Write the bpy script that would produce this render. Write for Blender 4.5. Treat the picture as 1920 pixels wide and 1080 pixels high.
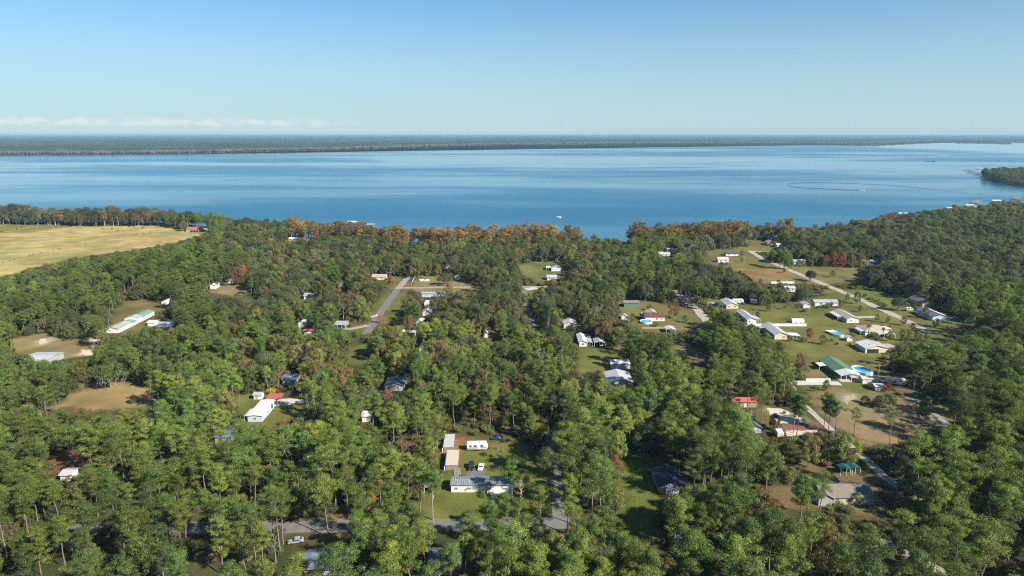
import bpy, bmesh, math, random
import numpy as np
from mathutils import Vector, Matrix, Euler

for _o in list(bpy.data.objects):
    bpy.data.objects.remove(_o, do_unlink=True)
SC = bpy.context.scene
COL = SC.collection
R = math.radians
random.seed(7)
RNG = np.random.default_rng(11)

# ------------------------------------------------------------------ camera
CAM_Z, PITCH, FPX = 120.0, R(12.81), 1280.0
cam_data = bpy.data.cameras.new('camera')
cam_data.lens = 24.0
cam_data.sensor_width = 36.0
cam_data.clip_start = 0.5
cam_data.clip_end = 200000.0
cam = bpy.data.objects.new('camera', cam_data)
cam.location = (0, 0, CAM_Z)
cam.rotation_euler = (math.pi / 2 - PITCH, 0, 0)
COL.objects.link(cam)
SC.camera = cam

# ------------------------------------------------------------------ sun and sky
SUN_AZ, SUN_EL = R(125.0), R(36.0)        # clockwise from +Y: low on the right, a little behind the camera
sun_data = bpy.data.lights.new('sun', 'SUN')
sun_data.energy = 5.0
sun_data.angle = R(0.53)
sun_data.color = (1.0, 0.93, 0.80)
sun = bpy.data.objects.new('sun', sun_data)
sun_dir = Vector((math.sin(SUN_AZ) * math.cos(SUN_EL), math.cos(SUN_AZ) * math.cos(SUN_EL), math.sin(SUN_EL)))
sun.rotation_euler = sun_dir.to_track_quat('Z', 'Y').to_euler()
sun.location = (0, 0, 400)
COL.objects.link(sun)

world = bpy.data.worlds.new('World')
SC.world = world
world.use_nodes = True
wn, wl = world.node_tree.nodes, world.node_tree.links
wn.clear()
w_out = wn.new('ShaderNodeOutputWorld')
w_bg = wn.new('ShaderNodeBackground')
w_bg.inputs['Strength'].default_value = 0.0625
sky = wn.new('ShaderNodeTexSky')
sky.sky_type = 'NISHITA'
sky.sun_disc = False
sky.sun_elevation = SUN_EL
sky.sun_rotation = SUN_AZ
sky.altitude = 1500.0
sky.air_density = 1.17
sky.dust_density = 0.39
sky.ozone_density = 7.7
# a low bank of clouds far off on the horizon
tc = wn.new('ShaderNodeTexCoord')
sep = wn.new('ShaderNodeSeparateXYZ')
wl.new(tc.outputs['Generated'], sep.inputs[0])


def wmath(op, a, b=None, c=None):
    n = wn.new('ShaderNodeMath')
    n.operation = op
    for i, v in enumerate((a, b, c)):
        if v is None:
            continue
        if isinstance(v, (int, float)):
            n.inputs[i].default_value = v
        else:
            wl.new(v, n.inputs[i])
    return n.outputs[0]


def wramp(v, x0, x1):
    n = wn.new('ShaderNodeMapRange')
    n.interpolation_type = 'SMOOTHSTEP'
    wl.new(v, n.inputs['Value'])
    n.inputs['From Min'].default_value = x0
    n.inputs['From Max'].default_value = x1
    return n.outputs['Result']


az = wmath('ARCTAN2', sep.outputs['X'], sep.outputs['Y'])
cmb = wn.new('ShaderNodeCombineXYZ')
wl.new(wmath('MULTIPLY', az, 46.0), cmb.inputs['X'])
wl.new(wmath('MULTIPLY', sep.outputs['Z'], 120.0), cmb.inputs['Y'])
cn = wn.new('ShaderNodeTexNoise')
cn.inputs['Scale'].default_value = 1.0
cn.inputs['Detail'].default_value = 7.0
cn.inputs['Roughness'].default_value = 0.62
wl.new(cmb.outputs[0], cn.inputs['Vector'])
band = wmath('MULTIPLY', wramp(sep.outputs['Z'], 0.003, 0.012), wmath('SUBTRACT', 1.0, wramp(sep.outputs['Z'], 0.013, 0.025)))
side = wmath('SUBTRACT', 1.0, wramp(az, -0.36, -0.16))
lump = wramp(wmath('ADD', cn.outputs['Fac'], wmath('MULTIPLY', band, 0.22)), 0.56, 0.80)
cmask = wmath('MULTIPLY', wmath('MULTIPLY', lump, band), wmath('MULTIPLY', side, 0.36))
cmix = wn.new('ShaderNodeMix')
cmix.data_type = 'RGBA'
wl.new(cmask, cmix.inputs['Factor'])
# the pale band of thick air low over the horizon, the same all round
tone = wn.new('ShaderNodeMix')
tone.data_type = 'RGBA'
tone.blend_type = 'MULTIPLY'
tone.inputs['Factor'].default_value = 1.0
wl.new(sky.outputs['Color'], tone.inputs['A'])
tone.inputs['B'].default_value = (0.91, 1.13, 1.09, 1)
low = wn.new('ShaderNodeMix')
low.data_type = 'RGBA'
wl.new(wmath('MULTIPLY', wmath('SUBTRACT', 1.0, wramp(sep.outputs['Z'], -0.03, 0.24)), 0.85), low.inputs['Factor'])
wl.new(tone.outputs['Result'], low.inputs['A'])
low.inputs['B'].default_value = (4.15, 5.45, 6.15, 1)
wl.new(low.outputs['Result'], cmix.inputs['A'])
cmix.inputs['B'].default_value = (8.4, 8.0, 8.2, 1)
wl.new(cmix.outputs['Result'], w_bg.inputs['Color'])
wl.new(w_bg.outputs[0], w_out.inputs['Surface'])

SC.view_settings.view_transform = 'Standard'
SC.view_settings.look = 'None'
SC.view_settings.exposure = 0.95
SC.view_settings.gamma = 1.0
SC.view_settings.use_curve_mapping = False
SC.render.engine = 'CYCLES'
cy = SC.cycles
cy.max_bounces = 5
cy.diffuse_bounces = 4
cy.glossy_bounces = 3
cy.transmission_bounces = 3
cy.volume_bounces = 0
cy.transparent_max_bounces = 8
cy.caustics_reflective = False
cy.caustics_refractive = False
cy.sample_clamp_indirect = 4.0
cy.use_adaptive_sampling = True
cy.adaptive_threshold = 0.01
cy.use_denoising = False
cy.pixel_filter_type = 'BLACKMAN_HARRIS'
cy.filter_width = 1.2


# ------------------------------------------------------------------ view <-> place
def at(px, py, z=0.0):
    """The point at height z that the photograph shows at pixel (px, py) of 1920 x 1080."""
    u, v = (px - 960.0) / FPX, (540.0 - py) / FPX
    dy = math.cos(PITCH) + v * math.sin(PITCH)
    dz = -math.sin(PITCH) + v * math.cos(PITCH)
    t = (z - CAM_Z) / dz
    return (u * t, dy * t)


def proj(x, y, z):
    """Pixel of a point (numpy ok)."""
    zc = y * math.cos(PITCH) - (z - CAM_Z) * math.sin(PITCH)
    yc = y * math.sin(PITCH) + (z - CAM_Z) * math.cos(PITCH)
    return 960.0 + FPX * x / zc, 540.0 - FPX * yc / zc


def tag(o, label=None, cat=None, group=None, kind=None):
    if label:
        o['label'] = label
    if cat:
        o['category'] = cat
    if group:
        o['group'] = group
    if kind:
        o['kind'] = kind
    return o


def link(o, parent=None):
    COL.objects.link(o)
    if parent is not None:
        o.parent = parent
    return o


# ------------------------------------------------------------------ materials
def mat(name):
    m = bpy.data.materials.new(name)
    m.use_nodes = True
    n, l = m.node_tree.nodes, m.node_tree.links
    n.clear()
    out = n.new('ShaderNodeOutputMaterial')
    return m, n, l, out


def noise_node(n, l, vec, scale, detail=4.0, rough=0.55):
    t = n.new('ShaderNodeTexNoise')
    t.inputs['Scale'].default_value = scale
    t.inputs['Detail'].default_value = detail
    t.inputs['Roughness'].default_value = rough
    if vec is not None:
        l.new(vec, t.inputs['Vector'])
    return t.outputs['Fac']


def nmath(n, l, op, a, b=None):
    m = n.new('ShaderNodeMath')
    m.operation = op
    for i, v in enumerate((a, b)):
        if v is None:
            continue
        if isinstance(v, (int, float)):
            m.inputs[i].default_value = v
        else:
            l.new(v, m.inputs[i])
    return m.outputs[0]


def maprange(n, l, v, a, b, c, d, smooth=False):
    m = n.new('ShaderNodeMapRange')
    if smooth:
        m.interpolation_type = 'SMOOTHSTEP'
    l.new(v, m.inputs['Value'])
    for k, x in zip(('From Min', 'From Max', 'To Min', 'To Max'), (a, b, c, d)):
        m.inputs[k].default_value = x
    return m.outputs['Result']


def mixcol(n, l, fac, a, b, mode='MIX'):
    m = n.new('ShaderNodeMix')
    m.data_type = 'RGBA'
    m.blend_type = mode
    for key, v in (('Factor', fac), ('A', a), ('B', b)):
        if isinstance(v, (int, float)):
            m.inputs[key].default_value = v
        elif isinstance(v, tuple):
            m.inputs[key].default_value = (*v[:3], 1)
        else:
            l.new(v, m.inputs[key])
    return m.outputs['Result']


def scalecol(n, l, col, f):
    v = n.new('ShaderNodeVectorMath')
    v.operation = 'SCALE'
    if isinstance(col, tuple):
        v.inputs[0].default_value = col[:3]
    else:
        l.new(col, v.inputs[0])
    if isinstance(f, (int, float)):
        v.inputs['Scale'].default_value = f
    else:
        l.new(f, v.inputs['Scale'])
    return v.outputs[0]


def surf(name, col, rough=0.7, metal=0.0, var=0.25, scale=0.6, stain=None, spec=0.3, ribs=None, bump=0.0):
    """A plain painted or mineral surface with mottling, optional stain colour and ribs along one axis."""
    m, n, l, out = mat(name)
    b = n.new('ShaderNodeBsdfPrincipled')
    b.inputs['Roughness'].default_value = rough
    b.inputs['Metallic'].default_value = metal
    b.inputs['Specular IOR Level'].default_value = spec
    g = n.new('ShaderNodeNewGeometry')
    f = noise_node(n, l, g.outputs['Position'], scale, 6.0, 0.6)
    k = maprange(n, l, f, 0.25, 0.75, 1.0 - var, 1.0 + var)
    c = scalecol(n, l, col, k)
    if stain:
        s = noise_node(n, l, g.outputs['Position'], scale * 0.45, 5.0, 0.65)
        c = mixcol(n, l, maprange(n, l, s, 0.5, 0.72, 0.0, 0.75), c, stain)
    if ribs:
        axis, pitch, dark = ribs
        t = n.new('ShaderNodeTexCoord')
        sp = n.new('ShaderNodeSeparateXYZ')
        l.new(t.outputs['Object'], sp.inputs[0])
        w = nmath(n, l, 'FRACT', nmath(n, l, 'MULTIPLY', sp.outputs[axis], 1.0 / pitch))
        c = scalecol(n, l, c, maprange(n, l, nmath(n, l, 'LESS_THAN', w, 0.25), 0, 1, 1.0, dark))
    l.new(c, b.inputs['Base Color'])
    if bump:
        bp = n.new('ShaderNodeBump')
        bp.inputs['Strength'].default_value = bump
        bp.inputs['Distance'].default_value = 0.05
        l.new(noise_node(n, l, g.outputs['Position'], 9.0, 4.0), bp.inputs['Height'])
        l.new(bp.outputs[0], b.inputs['Normal'])
    l.new(b.outputs[0], out.inputs['Surface'])
    return m


def leaf_material(name, translucent=0.40):
    m, n, l, out = mat(name)
    a = n.new('ShaderNodeAttribute')
    a.attribute_type = 'INSTANCER'
    a.attribute_name = 'leafcol'
    t = n.new('ShaderNodeAttribute')
    t.attribute_type = 'GEOMETRY'
    t.attribute_name = 'tone'
    c = scalecol(n, l, a.outputs['Color'], maprange(n, l, t.outputs['Fac'], 0, 1, 1.35, 3.15))
    # some clumps run a little yellower
    h = n.new('ShaderNodeAttribute')
    h.attribute_type = 'GEOMETRY'
    h.attribute_name = 'warm'
    c = mixcol(n, l, maprange(n, l, h.outputs['Fac'], 0.55, 1.0, 0.0, 0.40), c, mixcol(n, l, 1.0, c, (1.5, 1.12, 0.85), 'MULTIPLY'))
    d = n.new('ShaderNodeBsdfPrincipled')
    d.inputs['Roughness'].default_value = 0.5
    d.inputs['Specular IOR Level'].default_value = 0.28
    l.new(c, d.inputs['Base Color'])
    tr = n.new('ShaderNodeBsdfTranslucent')
    l.new(mixcol(n, l, 1.0, c, (1.15, 1.2, 0.7), 'MULTIPLY'), tr.inputs['Color'])
    mx = n.new('ShaderNodeMixShader')
    mx.inputs[0].default_value = translucent
    l.new(d.outputs[0], mx.inputs[1])
    l.new(tr.outputs[0], mx.inputs[2])
    l.new(mx.outputs[0], out.inputs['Surface'])
    return m


LEAF = leaf_material('leaves')
MOSS = surf('spanish_moss', (0.17, 0.18, 0.15), 0.9, var=0.3, scale=2.0)
BARK_PINE = surf('pine_bark', (0.20, 0.15, 0.115), 0.9, var=0.3, scale=1.5)
BARK_OAK = surf('oak_bark', (0.15, 0.135, 0.12), 0.9, var=0.3, scale=1.5)
BARK_PALE = surf('pale_bark', (0.30, 0.27, 0.24), 0.9, var=0.25, scale=1.5)
BARK_GREY = surf('grey_snag_wood', (0.20, 0.185, 0.17), 0.9, var=0.25, scale=1.5)
BARK_DEAD = surf('dead_wood', (0.50, 0.38, 0.26), 0.85, var=0.2, scale=1.5)
# ------------------------------------------------------------------ mesh helpers
def np_mesh(name, parts, mats):
    """parts: (verts Nx3, faces MxK, material slot, tone M, warm M) joined into one mesh."""
    V, LV, LT, MI, TO, WA = [], [], [], [], [], []
    off = 0
    for v, f, mi, to, wa in parts:
        if len(f) == 0:
            continue
        v = np.asarray(v, dtype=np.float32)
        f = np.asarray(f, dtype=np.int32)
        V.append(v)
        LV.append((f + off).ravel())
        LT.append(np.full(len(f), f.shape[1], dtype=np.int32))
        MI.append(np.full(len(f), mi, dtype=np.int32))
        TO.append(np.broadcast_to(np.asarray(to, dtype=np.float32), (len(f),)))
        WA.append(np.broadcast_to(np.asarray(wa, dtype=np.float32), (len(f),)))
        off += len(v)
    V, LV, LT, MI = np.concatenate(V), np.concatenate(LV), np.concatenate(LT), np.concatenate(MI)
    me = bpy.data.meshes.new(name)
    me.vertices.add(len(V))
    me.vertices.foreach_set('co', V.ravel())
    me.loops.add(len(LV))
    me.loops.foreach_set('vertex_index', LV)
    me.polygons.add(len(LT))
    me.polygons.foreach_set('loop_start', np.concatenate(([0], np.cumsum(LT)[:-1])).astype(np.int32))
    me.polygons.foreach_set('loop_total', LT)
    me.polygons.foreach_set('material_index', MI)
    for m in mats:
        me.materials.append(m)
    for nm, arr in (('tone', TO), ('warm', WA)):
        a = me.attributes.new(nm, 'FLOAT', 'FACE')
        a.data.foreach_set('value', np.concatenate(arr).astype(np.float32))
    me.update(calc_edges=True)
    return me


def unit(a):
    return a / np.maximum(np.linalg.norm(a, axis=-1, keepdims=True), 1e-9)


def leaf_quads(P, N, size, rng, aspect=0.55, mi=0, tone=None, warm=None):
    """One kite-shaped leaf spray at each point P, roughly facing N."""
    n = len(P)
    t = unit(np.cross(N, rng.normal(size=(n, 3))))
    b = np.cross(N, t)
    s = size * rng.uniform(0.65, 1.3, (n, 1))
    V = np.empty((n, 4, 3))
    V[:, 0] = P - t * s * 0.5
    V[:, 1] = P + b * s * 0.5 * aspect + t * s * 0.08
    V[:, 2] = P + t * s * 0.5 + N * s * 0.12
    V[:, 3] = P - b * s * 0.5 * aspect + t * s * 0.08
    F = np.arange(n * 4).reshape(n, 4)
    return (V.reshape(-1, 3), F, mi, tone if tone is not None else 0.5, warm if warm is not None else 0.3)


def blob_leaves(blobs, density, size, rng, aspect=0.55, mi=0, up=0.35, shell=0.55, tone_spread=0.28):
    """blobs: list of (centre, (rx, ry, rz)); sprays through each blob's volume, thicker to its outside."""
    P, N, T, Wm = [], [], [], []
    for c, r in blobs:
        r = np.asarray(r, float)
        area = 4 * math.pi * ((r[0] * r[1]) ** 1.6 / 3 + 2 * (r[0] * r[2]) ** 1.6 / 3) ** (1 / 1.6)
        k = max(8, int(area * density))
        d = unit(rng.normal(size=(k, 3)))
        d[:, 2] += 0.12
        rad = shell + (1.08 - shell) * rng.random((k, 1)) ** 0.7
        rad *= 1 + 0.16 * np.sin(d[:, :1] * 6 + c[0] * 3) * np.cos(d[:, 1:2] * 7 + c[1] * 2)
        P.append(np.asarray(c) + d * r * rad)
        nn = d * 0.95 + rng.normal(size=(k, 3)) * 0.42
        nn[:, 2] += up
        N.append(unit(nn))
        bt = rng.random()
        T.append(np.clip(0.5 + (bt - 0.5) * tone_spread * 2 + rng.normal(size=k) * 0.16, 0, 1))
        bw = rng.random()
        Wm.append(np.clip(bw * 0.8 + rng.random(k) * 0.35, 0, 1))
    return leaf_quads(np.concatenate(P), np.concatenate(N), size, rng, aspect, mi, np.concatenate(T), np.concatenate(Wm))


def tube(path, radii, sides=5, mi=1):
    path = np.asarray(path, float)
    V, F = [], []
    n = len(path)
    for i in range(n):
        d = unit((path[min(i + 1, n - 1)] - path[max(i - 1, 0)])[None])[0]
        a = np.array([1.0, 0, 0]) if abs(d[2]) > 0.8 else np.array([0, 0, 1.0])
        u = unit(np.cross(d, a)[None])[0]
        w = np.cross(d, u)
        for k in range(sides):
            th = 2 * math.pi * k / sides
            V.append(path[i] + radii[i] * (math.cos(th) * u + math.sin(th) * w))
    for i in range(n - 1):
        for k in range(sides):
            k2 = (k + 1) % sides
            F.append((i * sides + k, i * sides + k2, (i + 1) * sides + k2, (i + 1) * sides + k))
    return (np.array(V), np.array(F), mi, 0.5, 0.3)


def bent(p0, p1, rng, k=4, wob=0.06, lift=0.0):
    p0, p1 = np.asarray(p0, float), np.asarray(p1, float)
    L = np.linalg.norm(p1 - p0)
    out = []
    for i in range(k + 1):
        s = i / k
        q = p0 * (1 - s) + p1 * s + rng.normal(size=3) * wob * L * math.sin(math.pi * s)
        q[2] += lift * L * math.sin(math.pi * s)
        out.append(q)
    return out


# ------------------------------------------------------------------ the kinds of tree
def pine(seed, h=19.0, bare=0.5, rad=3.6, dense=1.0, flat=0.0, airy=1.0):
    rng = np.random.default_rng(seed)
    lean = rng.normal(size=2) * 0.6
    top = np.array([lean[0], lean[1], h * 0.95])
    tr = [tube([(0, 0, -0.3)] + bent((0, 0, 0.8), top, rng, 6, 0.012), [0.27, 0.24, 0.21, 0.18, 0.15, 0.11, 0.07, 0.03], 6, 0)]
    blobs = []
    nb = int(26 * dense)
    ph = rng.random() * 6.28
    k1, k2 = rng.random(2) * 6.28
    for i in range(nb):
        s = (i + 0.5) / nb
        z = h * (bare + (0.96 - bare) * s ** (0.85 - 0.25 * flat))
        a = ph + i * 2.4 + rng.normal() * 0.4
        env = rad * (math.sin(math.pi * min(1, 0.24 + 0.74 * s)) ** 0.7) * (1 + 0.28 * math.sin(2 * a + k1) + 0.16 * math.sin(3 * a + k2))
        if s < 0.3:
            env *= rng.uniform(0.35, 1.0)
        reach = env * rng.uniform(0.55, 1.05)
        st = np.array([lean[0], lean[1], 0]) * (z / h) + np.array([0, 0, z - reach * 0.3])
        en = st + np.array([math.cos(a) * reach, math.sin(a) * reach, reach * rng.uniform(0.15, 0.55)])
        path = bent(st, en, rng, 3, 0.06, -0.05)
        tr.append(tube(path, [0.075, 0.06, 0.04, 0.02], 4, 0))
        m = 2 if reach < 1.6 else 3 if reach < 3.2 else 4
        for q in range(m):
            u = 1.0 - 0.26 * q
            c = st * (1 - u) + en * u + rng.normal(size=3) * np.array([0.45, 0.45, 0.25]) * (0.4 + 0.6 * (q > 0))
            b = rng.uniform(0.62, 1.08) * (1 - 0.07 * q) * (rad / 3.6) ** 0.5
            blobs.append((c, (b * 1.2, b * 1.2, b * 0.72)))
    for _ in range(3):
        blobs.append((top + rng.normal(size=3) * np.array([0.5, 0.5, 0.3]), (0.95, 0.95, 0.8)))
    # a few dead snags below the crown
    for i in range(4):
        z = h * bare * rng.uniform(0.72, 1.0)
        a = rng.random() * 6.28
        L = rng.uniform(0.8, 2.2)
        tr.append(tube([(0, 0, z), (math.cos(a) * L, math.sin(a) * L, z + L * 0.2)], [0.045, 0.012], 3, 0))
    lv = blob_leaves(blobs, 12.0 * airy, 0.40, rng, 0.36, 0, 0.4, 0.35, 0.34)
    return tr, [lv], BARK_PINE, [LEAF]


def oak(seed, h=11.0, rad=6.5, moss=True):
    rng = np.random.default_rng(seed)
    tr = [tube([(0, 0, -0.3), (0, 0, 0.5), (rng.normal() * 0.2, rng.normal() * 0.2, h * 0.28)], [0.62, 0.45, 0.36], 7, 0)]
    fork = np.array(tr[0][0][-7:].mean(0))
    blobs = []
    n = 54
    k1, k2 = rng.random(2) * 6.28
    for i in range(n):
        s = (i + 0.5) / n
        el = math.asin(min(1, 0.02 + 0.98 * s ** 0.9))
        a = i * 2.39996 + rng.normal() * 0.3
        k = rng.uniform(0.62, 1.05) * (1 + 0.17 * math.sin(2 * a + k1) + 0.12 * math.sin(5 * a + k2))
        c = np.array([math.cos(a) * math.cos(el) * rad * 0.80 * k, math.sin(a) * math.cos(el) * rad * 0.80 * k,
                      h * 0.36 + (h * 0.52) * math.sin(el) * rng.uniform(0.8, 1.02)])
        b = rng.uniform(0.85, 1.55) * rad / 6.5
        blobs.append((c, (b * 1.15, b * 1.15, b * 0.8)))
        if i % 5 == 0:
            tr.append(tube(bent(fork, c, rng, 4, 0.05, 0.05), [0.24, 0.18, 0.12, 0.07, 0.03], 5, 0))
    lv = [blob_leaves(blobs, 9.5, 0.40, rng, 0.58, 0, 0.3, 0.4, 0.34)]
    if moss:
        P, N = [], []
        for c, r in blobs[: int(n * 0.6)]:
            k = 6
            d = rng.normal(size=(k, 3)) * np.array(r) * 0.6
            d[:, 2] = -np.abs(d[:, 2]) - r[2] * 0.6
            P.append(np.asarray(c) + d)
        P = np.concatenate(P)
        k = len(P)
        a = rng.random(k) * 6.28
        t = np.stack([np.cos(a), np.sin(a), np.zeros(k)], 1) * rng.uniform(0.08, 0.18, (k, 1))
        dn = np.stack([np.zeros(k), np.zeros(k), -rng.uniform(0.7, 1.8, k)], 1)
        V = np.stack([P - t, P + t, P + dn + t * 0.3, P + dn - t * 0.3], 1).reshape(-1, 3)
        lv.append((V, np.arange(k * 4).reshape(k, 4), 1, 0.5, 0.3))
    return tr, lv, BARK_OAK, [LEAF, MOSS]


def broadleaf(seed, h=13.0, rad=4.2, base=0.22, size=0.40, dens=10.0, bark=None, pointed=0.0):
    rng = np.random.default_rng(seed)
    lean = rng.normal(size=2) * 0.4
    tr = [tube([(0, 0, -0.3)] + bent((0, 0, 0.3), (lean[0], lean[1], h * 0.86), rng, 5, 0.02), [0.3, 0.26, 0.21, 0.17, 0.12, 0.08, 0.03], 6, 0)]
    blobs = []
    n = 46
    k1, k2 = rng.random(2) * 6.28
    for i in range(n):
        s = (i + 0.5) / n
        z = h * (base + (0.93 - base) * s)
        a = i * 2.39996 + rng.normal() * 0.4
        env = rad * (math.sin(math.pi * (0.16 + 0.80 * s)) ** 0.7) * (1 - pointed * s * 0.55) * (1 + 0.2 * math.sin(2 * a + k1 + 3 * s) + 0.14 * math.sin(4 * a + k2 - 5 * s))
        reach = env * rng.uniform(0.45, 0.95)
        st = np.array([lean[0] * s, lean[1] * s, max(0.8, z - reach * 0.8)])
        en = np.array([math.cos(a) * reach + lean[0] * s, math.sin(a) * reach + lean[1] * s, z])
        if i % 3 == 0:
            tr.append(tube(bent(st, en, rng, 3, 0.06, 0.03), [0.1, 0.08, 0.05, 0.02], 4, 0))
        b = rng.uniform(0.7, 1.25) * rad / 4.6
        blobs.append((en, (b, b, b * 0.9)))
    lv = blob_leaves(blobs, dens, size, rng, 0.62, 0, 0.25, 0.45, 0.3)
    return tr, [lv], bark or BARK_OAK, [LEAF]


def cypress(seed, h=17.0, rad=3.4):
    rng = np.random.default_rng(seed)
    tr = [tube([(0, 0, -1.2), (0, 0, 0.4), (0, 0, 1.8)] + bent((0, 0, 3), (rng.normal() * 0.4, rng.normal() * 0.4, h * 0.94), rng, 4, 0.01), [0.8, 0.55, 0.34, 0.28, 0.22, 0.16, 0.1, 0.05], 6, 0)]
    blobs = []
    n = 28
    for i in range(n):
        s = (i + 0.5) / n
        z = h * (0.42 + 0.54 * s)
        env = rad * (0.55 + 0.55 * math.sin(math.pi * min(1.0, 0.1 + 0.75 * s)))
        a = i * 2.39996 + rng.normal() * 0.5
        reach = env * rng.uniform(0.35, 1.0)
        en = np.array([math.cos(a) * reach, math.sin(a) * reach, z + rng.normal() * 0.3])
        tr.append(tube([(0, 0, z - 0.4), en], [0.07, 0.02], 4, 0))
        b = rng.uniform(0.85, 1.4)
        blobs.append((en, (b * 1.25, b * 1.25, b * 0.62)))
    lv = [blob_leaves(blobs, 10.0, 0.42, rng, 0.45, 0, 0.3, 0.3, 0.4)]
    P = np.concatenate([np.asarray(c) + rng.normal(size=(4, 3)) * np.array(r) * 0.6 - np.array([0, 0, r[2] * 0.6]) for c, r in blobs])
    k = len(P)
    a = rng.random(k) * 6.28
    t = np.stack([np.cos(a), np.sin(a), np.zeros(k)], 1) * 0.1
    dn = np.stack([np.zeros(k), np.zeros(k), -rng.uniform(0.6, 1.6, k)], 1)
    lv.append((np.stack([P - t, P + t, P + dn + t * 0.3, P + dn - t * 0.3], 1).reshape(-1, 3), np.arange(k * 4).reshape(k, 4), 1, 0.5, 0.3))
    return tr, lv, BARK_PALE, [LEAF, MOSS]


def bare_limbs(rng, h, depth=3, spread=0.55, mi=0):
    tubes, tips = [], []

    def grow(p, d, L, r, k):
        q = p + d * L + rng.normal(size=3) * 0.05 * L
        tubes.append(tube([p, (p + q) / 2 + rng.normal(size=3) * 0.03 * L, q], [r, r * 0.82, r * 0.62], 4 if k > 1 else 3, mi))
        if k == 0:
            tips.append(q)
            return
        for _ in range(3 if k > 1 else 2):
            nd = d + rng.normal(size=3) * spread
            nd[2] = abs(nd[2]) * 0.7 + 0.28
            nd /= np.linalg.norm(nd)
            grow(q, nd, L * rng.uniform(0.55, 0.75), r * 0.6, k - 1)
        if k > 1:
            tips.append(q)

    grow(np.array([0, 0, -0.2]), np.array([0.0, 0.0, 1.0]), h * 0.36, h * 0.02, depth)
    return tubes, tips


def sparse(seed, h=11.0, leafy=1.0):
    rng = np.random.default_rng(seed)
    tr, tips = bare_limbs(rng, h, 4, 0.5)
    blobs = [(t, (0.85, 0.85, 0.6)) for t in tips]
    lv = blob_leaves(blobs, 3.2 * leafy, 0.4, rng, 0.5, 0, 0.2, 0.2, 0.4)
    return tr, [lv], BARK_PALE, [LEAF]


def dead(seed, h=10.0, bark=None):
    rng = np.random.default_rng(seed)
    tr = [tube([(0, 0, -0.3)] + bent((0, 0, 0.5), (0.2, 0.1, h), rng, 6, 0.01), [0.24, 0.22, 0.19, 0.16, 0.13, 0.09, 0.06, 0.02], 6, 0)]
    for i in range(16):
        z = h * (0.35 + 0.6 * i / 16)
        a = i * 2.4
        L = (1 - i / 18) * 2.6 * rng.uniform(0.6, 1)
        e = np.array([math.cos(a) * L, math.sin(a) * L, z + L * 0.7])
        tr.append(tube(bent((0, 0, z), e, rng, 3, 0.08), [0.08, 0.06, 0.04, 0.015], 4, 0))
        tr.append(tube([e * 0.6 + np.array([0, 0, z * 0.4]), e + np.array([0.4, -0.3, 0.5])], [0.035, 0.01], 3, 0))
    return tr, [], bark or BARK_DEAD, []


def shrub(seed, h=2.4, rad=1.7):
    rng = np.random.default_rng(seed)
    blobs = []
    for i in range(9):
        a = i * 2.4
        k = math.sqrt((i + 0.5) / 9) * rad * 0.75
        b = rng.uniform(0.55, 0.95)
        blobs.append(((math.cos(a) * k, math.sin(a) * k, h * rng.uniform(0.3, 0.72)), (b, b, b * 0.9)))
    tr = [tube([(0, 0, -0.2), (rng.normal() * 0.2, rng.normal() * 0.2, h * 0.6)], [0.07, 0.03], 4, 0)]
    return tr, [blob_leaves(blobs, 9.0, 0.36, rng, 0.55, 0, 0.3, 0.4, 0.3)], BARK_OAK, [LEAF]


def palm(seed, h=6.5):
    rng = np.random.default_rng(seed)
    tr = [tube([(0, 0, -0.2)] + bent((0, 0, 0.3), (0.3, 0.2, h), rng, 4, 0.015), [0.24, 0.2, 0.19, 0.18, 0.18, 0.17], 6, 0)]
    V, F = [], []
    for i in range(26):
        a = i * 2.39996
        el = math.radians(70 - 100 * (i / 26))
        L = rng.uniform(1.5, 2.1)
        d = np.array([math.cos(a) * math.cos(el), math.sin(a) * math.cos(el), math.sin(el)])
        s = unit(np.cross(d, [0, 0, 1.0])[None])[0]
        b = np.array([0.3, 0.2, h])
        p1 = b + d * L * 0.55
        p2 = b + d * L + np.array([0, 0, -0.35 * L])
        k = len(V)
        V += [b - s * 0.06, b + s * 0.06, p1 + s * 0.42, p1 - s * 0.42, p2 + s * 0.12, p2 - s * 0.12]
        F += [(k, k + 1, k + 2, k + 3), (k + 3, k + 2, k + 4, k + 5)]
    lv = (np.array(V), np.array(F), 0, np.repeat(rng.random(26), 2), 0.2)
    return tr, [lv], BARK_OAK, [LEAF]


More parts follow.
